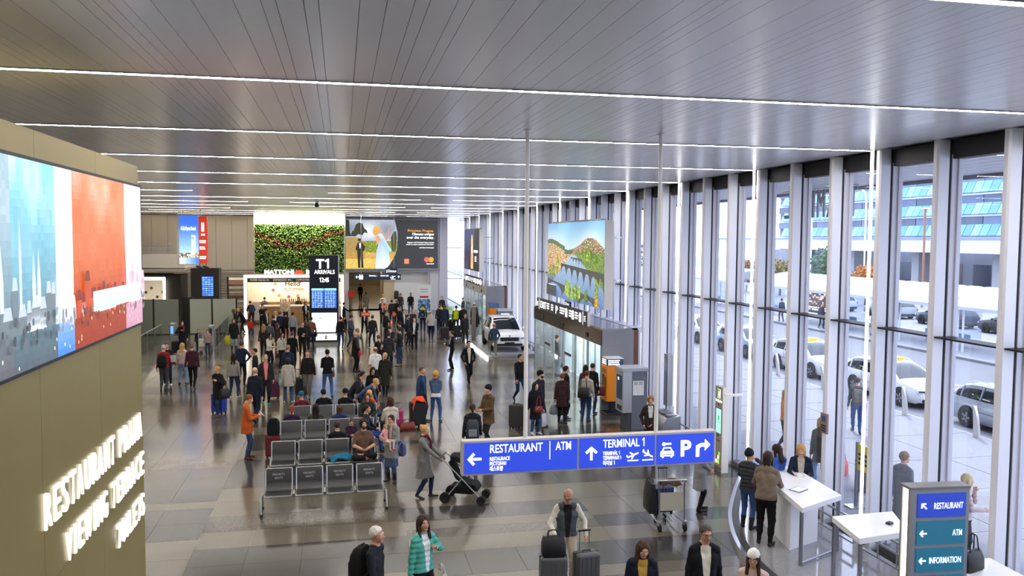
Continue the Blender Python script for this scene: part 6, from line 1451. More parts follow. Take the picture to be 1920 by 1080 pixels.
    if scarf:
        b = MB(); b.tube([neck+A3(.04, -.08, -.02), neck+A3(.05, -.15, -.14), neck+A3(.045, -.155, -.30)], [.035, .03, .032], 6); from_mb('scarf_end', b, cloth(scarf))
    if hood: torus(neck+A3(0, .035, .0), .085, .045, .03, hood, 'hood', 1.0, True)
    if strap:
        b = MB(); sl = [shd+A3(-.1, .0, .075), shd+A3(-.02, -.115, -.05), waist+A3(.06, -.135, .06), waist+A3(.16, -.06, -.06)]; b.tube(sl, .014, 4); from_mb('bag_strap', b, cloth(strap))
    return o
def onp(o, x, y, z, h=1.75):
    """place of a local point of a figure"""
    a = o.rotation_euler[2]; s = h/1.75
    return Vector((o.location.x+(x*math.cos(a)-y*math.sin(a))*s, o.location.y+(x*math.sin(a)+y*math.cos(a))*s, o.location.z+z*s))
# ---- bags
def suitcase(loc, rz, col, label, size=(.44, .27, .66), handle=.35, shell=True, tilt=0.0, group=None):
    t = thing('suitcase', label, 'suitcase', loc, rz, group); w, d, hh = size
    t.rotation_euler = (math.radians(tilt), 0, rz)
    mt = M(col, .45 if shell else .8, noise=.08, nscale=8, name='case_shell')
    b = MB(); b.box((0, 0, .06+hh/2), (w, d, hh)); b.build('body', mt, t, bevel=.045, seg=3)
    b = MB(); b.box((0, 0, .06+hh/2), (w+.008, .025, hh+.008)); b.build('zip_band', M('#2a2b2e', .6, name='zip_band'), t, bevel=.004)
    if shell:
        for i in range(4):
            b = MB(); x = -w*.3+i*w*.2; b.box((x, -d/2-.001, .06+hh/2), (.018, .012, hh*.82)); b.build('rib', mt, t, bevel=.004)
    for sx in (-1, 1):
        for sy in (-1, 1):
            b = MB(); b.lathe([(.005, -.014), (.03, -.014), (.03, .014), (.005, .014)], (sx*(w/2-.05), sy*(d/2-.05), .03), n=10, axis='X'); b.box((sx*(w/2-.05), sy*(d/2-.05), .055), (.05, .05, .03)); b.build('wheel', RUBBER, t)
    if handle:
        b = MB(); x = w*.22; b.tube([(-x, d/2-.05, .05+hh), (-x, d/2-.05, .06+hh+handle)], .009, 6); b.tube([(x, d/2-.05, .05+hh), (x, d/2-.05, .06+hh+handle)], .009, 6); b.build('telescopic_rod', M('#9a9ca0', .3, .8, name='rod'), t)
        b = MB(); b.box((0, d/2-.05, .065+hh+handle), (2*x+.05, .035, .03)); b.build('pull_handle', DARK, t, bevel=.008)
    b = MB(); b.tube([(-.08, 0, .05+hh), (-.07, 0, .09+hh), (.07, 0, .09+hh), (.08, 0, .05+hh)], .012, 6); b.build('top_handle', DARK, t, smooth=True)
    return t
def backpack(loc, rz, col, label, size=(.30, .16, .44), accent=None):
    """worn on a back: origin at the middle of the side that touches the back, body toward +y"""
    t = thing('backpack', label, 'backpack', loc, rz); w, d, h = size; mt = cloth(col)
    b = MB(); b.loft([[(x*w/2*k, d*q*kk, z) for x, q in ((-1, .1), (-.9, 0), (.9, 0), (1, .1), (1, .7), (.75, 1), (-.75, 1), (-1, .7))] for z, k, kk in ((-h/2, .86, .8), (-h/2+.04, 1, 1), (0, 1, 1.0), (h/2-.12, .96, .9), (h/2-.03, .78, .7), (h/2, .5, .45))]); b.build('body', mt, t, smooth=True)
    b = MB(); b.box((0, d*1.02, -h*.18), (w*.66, .05, h*.42)); b.build('front_pocket', cloth(accent or col), t, bevel=.02)
    for s in (-1, 1):
        b = MB(); b.tube([(s*w*.28, .01, h*.38), (s*w*.34, -.06, h*.46), (s*w*.40, -.20, h*.36), (s*w*.42, -.23, 0.02), (s*w*.46, -.10, -h*.22), (s*w*.42, .0, -h*.36)], .014, 5); b.build('shoulder_strap', mt, t, smooth=True)
    b = MB(); b.tube([(-.04, .03, h/2-.02), (-.03, .03, h/2+.035), (.03, .03, h/2+.035), (.04, .03, h/2-.02)], .008, 5); b.build('carry_loop', mt, t)
    return t
def handbag(loc, rz, col, label, size=(.34, .14, .26), straps=.2, name='handbag', cat='bag'):
    t = thing(name, label, cat, loc, rz); w, d, h = size; mt = M(col, .55, noise=.06, nscale=10, name='bag_leather')
    b = MB(); b.loft([[(x*w/2*k, y*d/2*k2, z) for x, y in ((-1, -.8), (-.85, -1), (.85, -1), (1, -.8), (1, .8), (.85, 1), (-.85, 1), (-1, .8))] for z, k, k2 in ((0, .88, .85), (.03, 1, 1), (h*.55, 1, .95), (h*.9, .9, .55), (h, .86, .3))]); b.build('body', mt, t, smooth=True)
    for s in (-1, 1):
        b = MB(); b.tube([(-w*.28, s*d*.2, h*.9), (-w*.2, s*d*.1, h+straps*.8), (0, 0, h+straps), (w*.2, s*d*.1, h+straps*.8), (w*.28, s*d*.2, h*.9)], .010, 5); b.build('strap', mt, t, smooth=True)
    b = MB(); b.box((0, 0, h*.99), (w*.8, d*.2, .012)); b.build('zip', M('#55504a', .5, .3, name='zip'), t)
    return t
# ------------------------------------------------------------------ travellers in the foreground
BLK, NAV, GRY, JEAN, DJEAN, WHT = '#1b1c20', '#1f2736', '#6f7176', '#4a648c', '#2c3a54', '#e8e8e6'
p = person(1065, 914, 1.76, -4, 'bald man in grey and cream jacket pushing two dark suitcases', top='#565b60', bot='#d2c6a8', sleeve='#e6dfcd', shoe='#5a4a3a', hair=('none', '#c8b8a8'), skin='#d09a80', arms=(((.30, -.20, .93), (.6, .8, 0)), ((-.24, -.28, .97), (-.6, .8, 0))), inner='#232428', pose='step', head=(0, 22), lean=8, glasses=True, fat=1.06)
suitcase(onp(p, .30, -.28, 0), math.radians(8), '#55565a', 'dark grey hard suitcase pulled by the bald man, yellow tag', (.42, .28, .62), .34)
suitcase(onp(p, -.30, -.42, 0), math.radians(-6), '#5b5c60', 'dark grey hard suitcase carrying a black bag before the bald man', (.46, .28, .64), 0)
handbag(onp(p, -.30, -.42, .70), math.radians(-6), '#1a1b1e', 'black soft bag standing on top of a grey suitcase', (.40, .24, .34), .1)
p = person(707, 987, 1.78, 62, 'white-haired man in a black sweater with a dark backpack', top='#24272c', bot='#22242a', hair=('short', '#e9e6e0'), skin='#cf9a80', arms=('back', 'fwd'), pose='walk', beard=False, scarf=None, hood='#5a6068')
backpack(onp(p, 0, .17, 1.2), p.rotation_euler[2], '#1c1d20', 'black backpack on the white-haired man', (.34, .2, .5))
p = person(795, 967, 1.72, 38, 'woman in a turquoise quilted jacket and white top', top='#57b5a4', bot='#1c1c22', inner='#f4f4f2', hair=('long', '#3a2a22'), skin='#c9957a', puff=True, pose='step', arms=('strap', 'down'), head=(-18, -5))
b = handbag(onp(p, .34, -.06, .42), p.rotation_euler[2]+1.2, '#d9d2c8', 'pale bag with a red stripe carried by the woman in turquoise', (.3, .16, .34), .12); mb = MB(); mb.box((0, 0, .15), (.305, .165, .07)); mb.build('red_stripe', M('#c83a30', .6, name='red_cloth'), b)
person(1205, 1013, 1.68, -14, 'young woman with long brown hair in a navy coat', top='#1c2232', bot=BLK, inner='#c9a24a', hair=('long', '#4a2f24'), coat=.55, pose='step', head=(12, 14))
person(1323, 984, 1.82, -8, 'man in glasses with a black jacket over a cream shirt', top='#191b22', bot=BLK, inner='#eae4d2', hair=('short', '#4f4a46'), skin='#c8947a', glasses=True, fat=1.1, pose='step', head=(8, 6))
person(1413, 1032, 1.66, -35, 'woman in a white knitted hat and pale pink jacket', top='#d8bdb4', bot=BLK, hair=('long', '#3c2820'), hat=('beanie', '#efece6'), glasses=True, fat=1.1, pose='step')
# stroller pair
p = person(797, 797, 1.70, 68, 'woman in a long grey coat and maroon scarf pushing a buggy', top='#7c7b78', coat=.5, bot='#26324a', scarf='#5e2432', hair=('bun', '#c79c62'), arms=(((.12, -.38, 1.02), (.6, .5, -1)), ((-.12, -.38, 1.02), (-.6, .5, -1))), pose='step', shoe='#2a2a30')
def stroller(loc, rz, label):
    t = thing('stroller', label, 'stroller', loc, rz); fr = M('#9aa0a8', .3, .8, name='stroller_frame'); fab = cloth('#17181b')
    for s in (-1, 1):
        b = MB(); b.tube([(s*.24, .52, 1.02), (s*.24, .40, .95), (s*.25, -.05, .52), (s*.26, -.42, .16)], .014, 6); b.build('side_tube', fr, t, smooth=True)
        b = MB(); b.tube([(s*.25, .0, .56), (s*.27, .34, .14)], .013, 6); b.build('rear_tube', fr, t, smooth=True)
        for y, r in ((-.46, .10), (.38, .12)):
            for dx in (-.035, .035):
                b = MB(); b.lathe([(.015, -.015), (r*.62, -.015), (r*.7, -.02), (r, -.018), (r, .018), (r*.7, .02), (r*.62, .015), (.015, .015)], (s*.27+dx, y, r), n=16, axis='X'); b.build('wheel', RUBBER, t, smooth=True)
    b = MB(); b.cyl((-.25, .5, 1.02), (.25, .5, 1.02), .018); b.build('push_bar', DARK, t, smooth=True)
    b = MB(); b.loft([[(-.2, y, z), (.2, y, z), (.2, y+.04, z-.03), (-.2, y+.04, z-.03)] for y, z in ((-.38, .30), (-.30, .42), (-.05, .46), (.12, .58), (.28, .95))]); b.build('seat', fab, t, smooth=True)
    b = MB(); rings = []
    for a in (0, 25, 50, 75, 100):
        c_, s_ = math.cos(math.radians(a)), math.sin(math.radians(a)); rings.append([(x, .22-.36*c_*k, .70+.36*s_*k) for x, k in ((-.22, .75), (-.2, 1), (0, 1.06), (.2, 1), (.22, .75), (.2, .96), (0, 1.02), (-.2, .96))])
    b.loft(rings, caps=False); b.build('canopy', fab, t, smooth=True)
    b = MB(); b.loft([[(-.19, -.25, z), (.19, -.25, z), (.19, .28, z), (-.19, .28, z)] for z in (.20, .36)]); b.build('basket', fab, t)
    b = MB(); b.box((.26, .02, .62), (.012, .10, .14)); b.build('paper_tag', WHITE, t)
    return t
stroller(onp(p, .02, -.95, 0), p.rotation_euler[2], 'black folding buggy with grey tubes and twin wheels')
# ------------------------------------------------------------------ people at the counters
p = person(1433, 835, 1.62, 130, 'child in a flowered dark jacket and hat leaning at the counter', top='#3a3c42', bot='#3f5f94', shoe='#15151a', hair=('none', '#2a1c18'), hat=('pombeanie', '#1b1c20'), hood='#a08c74', arms=('table', 'face'), z0=.1, boots=True, head=(-20, 0), puff=True, at=(8.12, 15.25))
person(1458, 833, 1.62, 190, 'girl with dark hair in a blue top at the far side of the counter', top='#3a5aa8', bot=DJEAN, hair=('long', '#2a1c18'), arms=('table', 'table'), z0=.1, head=(30, 10))
p = person(1468, 845, 1.80, 140, 'person in a brown zip jacket and black trousers, back to camera', top='#7d6e60', bot='#17171b', hair=('bob', '#34241f'), z0=.1, arms=('table', 'table'), fat=1.14, pose='stand', at=(8.02, 14.35), lean=7)
person(1503, 832, 1.68, -28, 'fair-haired woman in a navy cardigan behind the counter', top='#1d2438', bot='#26324a', inner='#b9b4a2', hair=('bob', '#c0925e'), z0=.1, arms=('hold', 'table'), head=(-10, 18))
g = person(1316, 803, 1.70, 75, 'woman in a grey knee coat and black boots under the blue sign', top='#8f9094', coat=.52, bot='#141416', shoe='#121214', hair=('bob', '#5a4030'), boots=True, foot=(1312, 958), arms=('clasp', 'clasp'))
# ------------------------------------------------------------------ by the cash machines
person(1220, 743, 1.64, -15, 'woman with short curly brown hair beside the grey cash machine', top='#322a26', inner='#d8d8da', bot=BLK, coat=.6, hair=('curly', '#9a6a44'), arms=('clasp', 'pocket'), hood='#7a6a54')
p = person(1101, 695, 1.68, 150, 'woman in a pale hooded jacket and jeans at the entrance', top='#b9b2a8', bot='#34507c', hair=('bun', '#6a4428'), hood='#b0a89c', pose='weight')
handbag(onp(p, .05, .24, .84), p.rotation_euler[2], '#17181b', 'black slouchy bag on the back of the pale hooded woman', (.38, .18, .34), .35)
p = person(1111, 681, 1.74, 140, 'young man in a black hooded jacket beside the pale hooded woman', top='#1c1c20', bot='#2a3a58', hood='#3a3430', hair=('short', '#3a2a20'), head=(0, 12))
handbag(onp(p, -.22, -.22, .62), p.rotation_euler[2]+.4, '#7a2f34', 'dark red bag held by the young man at the entrance', (.32, .14, .3), .15)
p = person(1098, 684, 1.66, 175, 'dark-haired woman with a red rucksack at the entrance', top='#4a3a36', bot='#26324a', hair=('long', '#2a1e1a')); backpack(onp(p, 0, .16, 1.15, 1.66), p.rotation_euler[2], '#8a2a3a', 'dark red rucksack on the dark-haired woman', (.3, .18, .4))
p = person(1054.6, 699.7, 1.64, 150, 'woman in a brown quilted coat with a grey bag', top='#3a2428', bot='#18181c', coat=.62, puff=True, hair=('bun', '#7a5238'), fat=1.12, head=(30, 0))
handbag(onp(p, .26, -.10, .30, 1.64), p.rotation_euler[2]+1.1, '#8a8e98', 'grey leather bag carried by the woman in brown quilted coat', (.42, .2, .3), .16)
p = person(1062, 686, 1.78, 100, 'dark-haired man in a black coat behind the brown quilted coat', top='#19191c', bot='#1d1d22', coat=.7, hair=('short', '#1e1814'))
handbag(onp(p, .24, -.05, .12), 1.2, '#22332c', 'dark green holdall on the floor by the man in a black coat', (.5, .25, .32), .12)
p = person(1013.5, 695, 1.80, 40, 'bearded man in a black leather jacket and dark cap', top='#232326', bot='#1e2026', hair=('short', '#1a1512'), hat=('beanie', '#141416'), beard=True, head=(30, 0), arms=('down', 'pull'))
p = person(1004.5, 717, 1.60, 10, 'long-haired woman in a black coat with a small red bag', top='#17181d', bot='#33507c', shoe='#e8e4e4', coat=.52, hair=('long', '#16110f'), skin='#dcb090', arms=('clasp', 'down'), head=(15, -4))
handbag(onp(p, .02, -.24, .80, 1.6), p.rotation_euler[2], '#7a1f22', 'small dark red bag at the front of the long-haired woman', (.26, .1, .18), .3)
handbag(onp(p, .34, .10, .22, 1.6), p.rotation_euler[2]+.6, '#c8c6c8', 'white paper carrier bag beside the long-haired woman', (.26, .12, .4), .12)
suitcase(G(968, 803), .3, '#3a332e', 'dark brown soft suitcase beside the thin white pole', (.44, .28, .70), .0, shell=False)
person(975.6, 664, 1.80, 20, 'man in black walking past the white pole', top='#17181b', bot='#24344c', pose='walk', arms=('back', 'fwd'), hair=('short', '#2a2320'), head=(25, 0))
person(1032.6, 627.5, 1.80, 110, 'man in a grey shirt and jeans standing in the entrance doorway', top='#5f646c', bot='#8fa0bc', hair=('short', '#3a2a22'), arms=('chin', 'down'), pose='weight', at=(9.25, 34.9))
p = person(915, 722, 1.80, 300, 'man in a black knitted hat and khaki parka', top='#5e4b34', bot='#24262c', coat=.68, hair=('short', '#2a201a'), hat=('beanie', '#141518'), arms=('hold', 'hold'), hood='#5e4b34', pose='step', head=(-10, 0))
p = person(886, 757, 1.68, 172, 'woman in a dark quilted jacket with a grey backpack', top='#26272c', bot='#1a1b20', puff=True, hood='#26272c', hair=('pony', '#2a1f1c'), pose='step', arms=('down', 'fwd'))
backpack(onp(p, 0, .16, 1.12, 1.68), p.rotation_euler[2], '#3c4048', 'grey hard-front backpack on the woman in quilted jacket', (.32, .2, .46), '#8a8f96')
def trolley(loc, rz, label, load=True):
    t = thing('luggage_trolley', label, 'trolley', loc, rz); fr = M('#b4b6b8', .3, .85, name='trolley_tube')
    for s in (-1, 1):
        b = MB(); b.tube([(s*.27, -.36, .12), (s*.27, -.34, .5), (s*.28, -.30, 1.0), (s*.28, -.36, 1.06)], .016, 6); b.build('upright', fr, t, smooth=True)
        b = MB(); b.tube([(s*.27, -.36, .16), (s*.24, .45, .16)], .016, 6); b.build('side_rail', fr, t, smooth=True)
        b = MB(); b.lathe([(.02, -.02), (.09, -.022), (.095, -.012), (.095, .012), (.09, .022), (.02, .02)], (s*.27, -.38, .095), n=14, axis='X'); b.build('wheel', RUBBER, t, smooth=True)
        b = MB(); b.box((s*.27, -.38, .18), (.07, .10, .10)); b.build('wheel_fork', fr, t, bevel=.01)
    for s in (-.1, .1):
        b = MB(); b.lathe([(.02, -.02), (.07, -.02), (.07, .02), (.02, .02)], (s, .42, .07), n=12, axis='X'); b.build('front_wheel', RUBBER, t, smooth=True)
    b = MB(); b.tube([(-.30, -.36, 1.06), (-.27, -.40, 1.08), (.27, -.40, 1.08), (.30, -.36, 1.06)], .02, 8); b.build('push_handle', fr, t, smooth=True)
    b = MB(); b.box((0, -.335, .62), (.5, .012, .38)); b.build('advert_panel', M('#cfccb8', .5, name='trolley_panel'), t)
    for i in range(6):
        b = MB(); x = -.22+i*.088; b.tube([(x, -.36, .17), (x, .42, .17)], .007, 4); b.build('deck_wire', fr, t)
    for z in (.84, .90, .98):
        b = MB(); b.tube([(-.28, -.34, z), (-.27, -.12, z), (.27, -.12, z), (.28, -.34, z)], .007, 4); b.build('basket_wire', fr, t)
    for i in range(8):
        b = MB(); x = -.24+i*.069; b.tube([(x, -.34, .82), (x, -.34, 1.0)], .005, 4); b.build('basket_bar', fr, t)
    return t
# ------------------------------------------------------------------ middle of the floor
p = person(817, 695.5, 1.68, 160, 'curly blonde woman in a short denim jacket and jeans', top='#4f6584', bot='#41629a', inner=None, hair=('curly', '#c99a52'), scarf='#8a3a40', arms=('cross', 'cross'), pose='wide', shoe='#1a1a1e', hem='#eceae8')
p = person(792, 688, 1.80, 55, 'man in a navy and blue jacket beside the black suitcase', top='#26303c', sleeve='#27406a', bot='#22283a', hair=('short', '#5a4230'), fat=1.12, head=(-10, 0), inner='#2a5a9a')
t = suitcase(G(783, 800), .15, '#1c1d20', 'large black suitcase topped by an orange jacket', (.50, .32, .74), 0, shell=False)
def garment(loc, rz, col, label, size=(.5, .3, .14), sag=.3):
    """a garment thrown over something: soft folded sheet with hanging ends"""
    b = MB(); n = 13; m_ = 9; q = random.Random(len(label)); rings = []
    for i in range(n):
        u = -1+2*i/(n-1); row = []
        for j in range(m_):
            w = -1+2*j/(m_-1); z = size[2]*(1-.5*w*w)+.03*math.sin(5*u+3*w)-(sag*max(0, abs(u)-.5)*2)**1.2*.6; row.append((u*size[0]/2*(1-.25*max(0, abs(u)-.5)), w*size[1]/2*(1+.15*math.sin(3*u)), z))
        rings.append(row)
    v = [p_ for r in rings for p_ in r]; k = len(v); v2 = [(x, y, z-.03) for x, y, z in v]; fs = []
    for i in range(n-1):
        for j in range(m_-1):
            a = i*m_+j; fs.append((a, a+m_, a+m_+1, a+1)); fs.append((k+a, k+a+1, k+a+m_+1, k+a+m_))
    edge = [j for j in range(m_)]+[i*m_+m_-1 for i in range(1, n)]+[(n-1)*m_+j for j in range(m_-2, -1, -1)]+[i*m_ for i in range(n-2, 0, -1)]
    for a, c in zip(edge, edge[1:]+edge[:1]): fs.append((a, c, k+c, k+a))
    b.add(v+v2, fs); o = b.build('garment', cloth(col), None, smooth=True); o.location = loc; o.rotation_euler = (0, 0, rz); return tag(o, label, 'jacket')
g = G(783, 800); garment((g.x+.02, g.y-.02, .80), .3, '#e8542c', 'orange jacket thrown over the large black suitcase', (.55, .34, .16), .5)
g = G(745, 805); suitcase(g, .1, '#b02a6a', 'bright pink suitcase behind the white-jacketed woman', (.36, .24, .56), .2)
g = G(763, 806); handbag(g, .2, '#7a2a24', 'dark red holdall between the pink and black suitcases', (.5, .25, .24), .1)
p = person(722, 661, 1.70, 165, 'blonde ponytailed woman in a long dark green coat', top='#26281f', coat=.48, bot=BLK, hair=('pony', '#d0aa68'), pose='step', head=(-20, 0))
person(703.8, 650, 1.78, 178, 'balding man in a white polo shirt', top='#ecebea', bot=DJEAN, hair=('fringe', '#6a5a4c'), short=True, hood='#3a3c44')
person(714.5, 643, 1.66, 30, 'dark-haired woman behind the man in white polo', top='#1d1d22', bot=BLK, hair=('long', '#1c1412'), arms=('phone', 'phone'))
person(749, 614.5, 1.78, 250, 'man in a black zip jacket and jeans reading a sheet', top='#202226', bot='#2c405f', shoe='#b8a078', hair=('short', '#2a1f1a'), arms=('phone', 'down'), head=(0, 14))
person(749, 603, 1.78, 235, 'dark-haired man just behind the one reading a sheet', top='#232428', bot=BLK, hair=('short', '#241a16'))
person(729, 623, 1.74, 170, 'man in a dark grey coat with his back to the camera', top='#33343a', bot='#1e222c', hair=('short', '#3a2c22'), coat=.7)
person(731, 611, 1.72, 200, 'man bowing his head over a sheet in the crowd', top='#26282e', bot=BLK, hair=('short', '#3c2c22'), head=(0, 25), arms=('phone', 'phone'))
person(710, 628, 1.74, 215, 'brown-haired man in black holding white paper', top='#1c1d22', bot=BLK, hair=('short', '#5a4030'), arms=('phone', 'phone'), head=(0, 15))
person(777, 594.5, 1.80, 345, 'man in a black suit with clasped hands before the group', top='#16171b', bot='#16171b', inner='#d8d8d8', hair=('short', '#2a211c'), arms=('clasp', 'clasp'))
person(765.5, 590, 1.76, 60, 'man in a dark coat holding a white sheet in the group', top='#1d1e22', bot='#1a1b20', hair=('short', '#1e1814'), arms=('phone', 'down'), beard=True)
person(756.7, 580, 1.76, 40, 'man in a dark suit second behind the clasped hands', top='#1b1c20', bot='#1a1b20', inner='#cfcfcf', hair=('short', '#2c221c'))
person(774.5, 580, 1.74, 20, 'man in a charcoal jacket behind the clasped hands', top='#2a2b30', bot='#1c1d22', hair=('halfbald', '#3a302a'))
p = person(748, 574.5, 1.76, 300, 'man in a black jacket holding a red board in the group', top='#1a1a1e', bot='#17181c', hair=('short', '#3a2c24'), arms=('sign', 'sign'))
def board(p, h, col, label, w=.42, hh=.22, z=1.30, y=-.40, x=0.0):
    t = thing('name_board', label, 'board', onp(p, x, y, z, h), p.rotation_euler[2]); b = MB(); b.box((0, 0, 0), (w, .012, hh)); b.build('card', M(col, .5, emit=.15, name='board_card'), t); b = MB(); b.box((0, -.008, 0), (w*.7, .004, hh*.25)); b.build('lettering_bar', M('#f2d8cc', .5, name='board_print'), t); return t
board(p, 1.76, '#e04a26', 'red name board held in the middle of the group', .24, .30)
p = person(683, 574, 1.80, 8, 'driver in a black suit holding up a red board, standing apart', top='#15161a', bot='#15161a', inner='#e0e0e2', hair=('short', '#2c2420'), arms=('sign', 'sign'), pose='wide'); board(p, 1.8, '#e4461f', 'wide red name board held by the driver standing apart', .52, .24)
p = person(717, 561, 1.78, 15, 'driver in a black suit holding a red board before the corridor', top='#17181c', bot='#15161a', inner='#d8d8d8', hair=('short', '#2a2320'), arms=('sign', 'sign')); board(p, 1.78, '#e0522c', 'red name board held before the corridor', .42, .26)
p = person(724, 583, 1.78, 60, 'man in black seen from the side with a red folder', top='#18191d', bot='#17181c', hair=('short', '#4a3a30'), arms=('phone', 'down')); board(p, 1.78, '#d84a28', 'red folder held by the man in profile', .24, .32, 1.12, -.36)
person(734.5, 562, 1.76, 170, 'man in a dark jacket at the back of the group, facing away', top='#2a2b30', bot='#2c3a54', hair=('short', '#3a2a20'))
person(743, 561, 1.78, 150, 'bald man in black at the back of the group', top='#1b1b1f', bot='#1d1f26', hair=('fringe', '#4a3a30'))
person(718, 552, 1.72, 185, 'traveller in white with a bright yellow hood', top='#e2e0dc', bot='#8a8e96', hair=('none', '#3a2a20'), hood='#e8b020', hat=('beanie', '#e0a428'))
person(732, 540, 1.78, 200, 'man in a bright red shirt near the corridor mouth', top='#c02a2e', bot='#26282e', hair=('short', '#3a2a20'))
p = person(742, 541, 1.76, 190, 'hiker with a tall dark rucksack near the corridor mouth', top='#3c3f36', bot='#3a3c40', hair=('short', '#2a2018')); backpack(onp(p, 0, .15, 1.25), p.rotation_euler[2], '#3f433c', 'tall dark green rucksack near the corridor mouth', (.36, .26, .72))
person(751, 550, 1.72, 10, 'woman in a dark grey jacket before the white wall', top='#3a3b40', bot='#2a2c33', hair=('bob', '#6a4a38'))
person(770, 549, 1.84, 5, 'man in a black T-shirt and jeans before the white wall', top='#17171a', bot='#33435c', hair=('short', '#1f1714'), short=True, beard=True, pose='wide')
person(675.5, 532, 1.78, 175, 'waiter in black walking away down the far corridor', top='#151517', bot='#151517', pose='walk', arms=('fwd', 'back'))
person(686.7, 546.7, 1.66, 170, 'woman in a light brown coat in the far corridor', top='#7a6a5a', coat=.5, bot='#3a3430', hair=('bob', '#4a3426'))
p = person(793, 570, 1.78, 170, 'worker in a yellow safety vest with a black rucksack', top='#c9d22c', sleeve='#26282c', bot='#22262e', hair=('short', '#4a3628')); backpack(onp(p, 0, .16, 1.2), p.rotation_euler[2], '#1c2026', 'black rucksack over a yellow safety vest', (.3, .2, .46), '#2a62b8')
person(808, 582, 1.78, 175, 'bald man in a light grey sweater and dark trousers', top='#b4aea6', bot='#202228', hair=('none', '#6a5a4a'), arms=('pocket', 'down'), pose='step')
person(802, 590, 1.70, 160, 'second worker in a yellow vest half hidden by the grey sweater', top='#c9d22c', sleeve='#2a2c30', bot='#2c405f', hair=('short', '#3a2a20'), at=(6.4, 54.2))
person(824, 572, 1.72, 170, 'person in a dark jacket left of the blue coat', top='#2a2b30', bot='#23252c', hair=('short', '#6a5a4c'))
p = person(834.5, 572, 1.74, 175, 'traveller in a long blue coat by the luggage', top='#26304e', coat=.62, bot=BLK, hair=('short', '#5a4a3c'))
person(855.5, 573, 1.76, 172, 'worker seen from behind in a lime safety vest', top='#c4d42a', sleeve='#34363a', bot='#26282e', hair=('short', '#2a2018'))
p = person(868, 572, 1.80, 178, 'traveller in black with a black rucksack by the entrance', top='#1a1b1f', bot='#22242a', hair=('short', '#2a201a')); backpack(onp(p, 0, .16, 1.22), p.rotation_euler[2], '#17181b', 'black rucksack on a traveller by the entrance', (.34, .22, .5))
person(872, 588, 1.76, 20, 'young man in a dark parka facing the camera near the entrance', top='#23252b', bot='#1c1d22', coat=.75, hair=('short', '#4a3426'))
person(889, 568, 1.80, 190, 'man in a black jacket beside the far entrance doors', top='#17181b', bot='#1e1f24', hair=('fringe', '#3a302a'), pose='step')
person(891, 580, 1.76, 165, 'person in a dark coat and pale jeans at the steel stele', top='#212227', bot='#8a94a8', coat=.72, hair=('short', '#3a2a22'))
person(829, 555.5, 1.70, 10, 'person in dark clothes behind the green bags', top='#2b2c31', bot=BLK, hair=('short', '#6a4a38'))
person(869, 558, 1.66, 60, 'person in black at the far entrance corner', top='#1b1c20', bot=BLK, hair=('short', '#2a201a'))
person(846.7, 620, 1.80, 262, 'waiter in a black waistcoat standing in profile', top='#18191c', bot='#131417', hair=('short', '#3a2a20'), arms=('phone', 'clasp'), pose='stand', inner='#e8e8e8')
person(879, 639, 1.82, 12, 'man in an open black suit and pale shirt walking to the camera', top='#14151a', bot='#14151a', inner='#d9cdbf', hair=('short', '#1c1613'), glasses=True, arms=('pocket', 'pocket'), pose='walk2')
person(933, 606.7, 1.78, 190, 'man in a denim jacket with one foot on the car stage', top='#34435a', bot='#7a7668', shoe='#5a4a3c', hair=('fringe', '#8a7a6a'), pose='foot_up', arms=('pocket', 'pocket'), foot=(926, 672))
for i, (x, y, c, lab) in enumerate(((808, 617, '#2f5aa8', 'blue duffel bag at the feet of the safety vests'), (812, 608, '#1c2434', 'navy bag beside the light grey sweater'))): handbag(G(x, y), i, c, lab, (.5, .3, .36), .1)
for i, (x, y, c, lab, sz) in enumerate(((834, 636, '#2a2024', 'dark red-lined suitcase in front of the blue coat', (.5, .34, .66)), (846, 622, '#1c1c20', 'tall black suitcase beside the blue coat', (.46, .3, .74)), (858, 634, '#19191c', 'black suitcase before the worker in lime', (.5, .32, .70)), (800, 585, '#26282c', 'black wrapped case behind the yellow vest', (.6, .4, .9)))): suitcase(G(x, y), .2*i, c, lab, sz, .3, shell=False)
for i, (x, y, c, lab) in enumerate(((831, 575, '#5fae2c', 'bright green sports bag on a trolley'), (841, 578, '#7ac43a', 'lime green sports bag beside another green bag'))): g = G(x, y, .9); q = trolley((g.x, g.y+.05, 0), .2, ('left' if i == 0 else 'right')+' luggage trolley under the green sports bags'); handbag((g.x, g.y+.1, .19), .3*i, c, lab, (.62, .4, .8), .06)
# ------------------------------------------------------------------ left of the seats
person(306.7, 646.5, 1.78, 176, 'man in a red jacket with a black backpack reading paper', top='#9a2328', bot='#4a4c52', hair=('short', '#c0b8ac'), arms=('down', 'phone'), fat=1.08)
p = [o for o in COL.objects if o.get('label', '').startswith('man in a red jacket with')][0]
backpack(onp(p, 0, .18, 1.2), p.rotation_euler[2], '#17181a', 'black backpack over the red jacket', (.32, .18, .5))
t = thing('paper_sheet', 'large white paper held by the man in red', 'paper', onp(p, -.16, -.34, 1.20), p.rotation_euler[2]+.2); b = MB(); b.box((0, 0, 0), (.42, .004, .3), 0, -.35); b.build('sheet', M('#ece8e4', .7, name='paper'), t)
person(313, 643, 1.72, 10, 'person in dark clothes and white shoes behind the paper', top='#26262a', bot='#2b2d33', shoe='#e4e4e4', hair=('short', '#3a2a22'))
person(342, 643, 1.68, 160, 'blonde woman in a pale pink top and light jeans', top='#cbb2ac', bot='#7fa2cc', hair=('long', '#c29a60'), pose='wide', shoe='#1d1d22')
person(360, 644.5, 1.78, 178, 'man in a maroon sweater and dark trousers', top='#42202a', bot='#17181d', shoe='#5a3a28', hair=('short', '#7a6450'), pose='step')
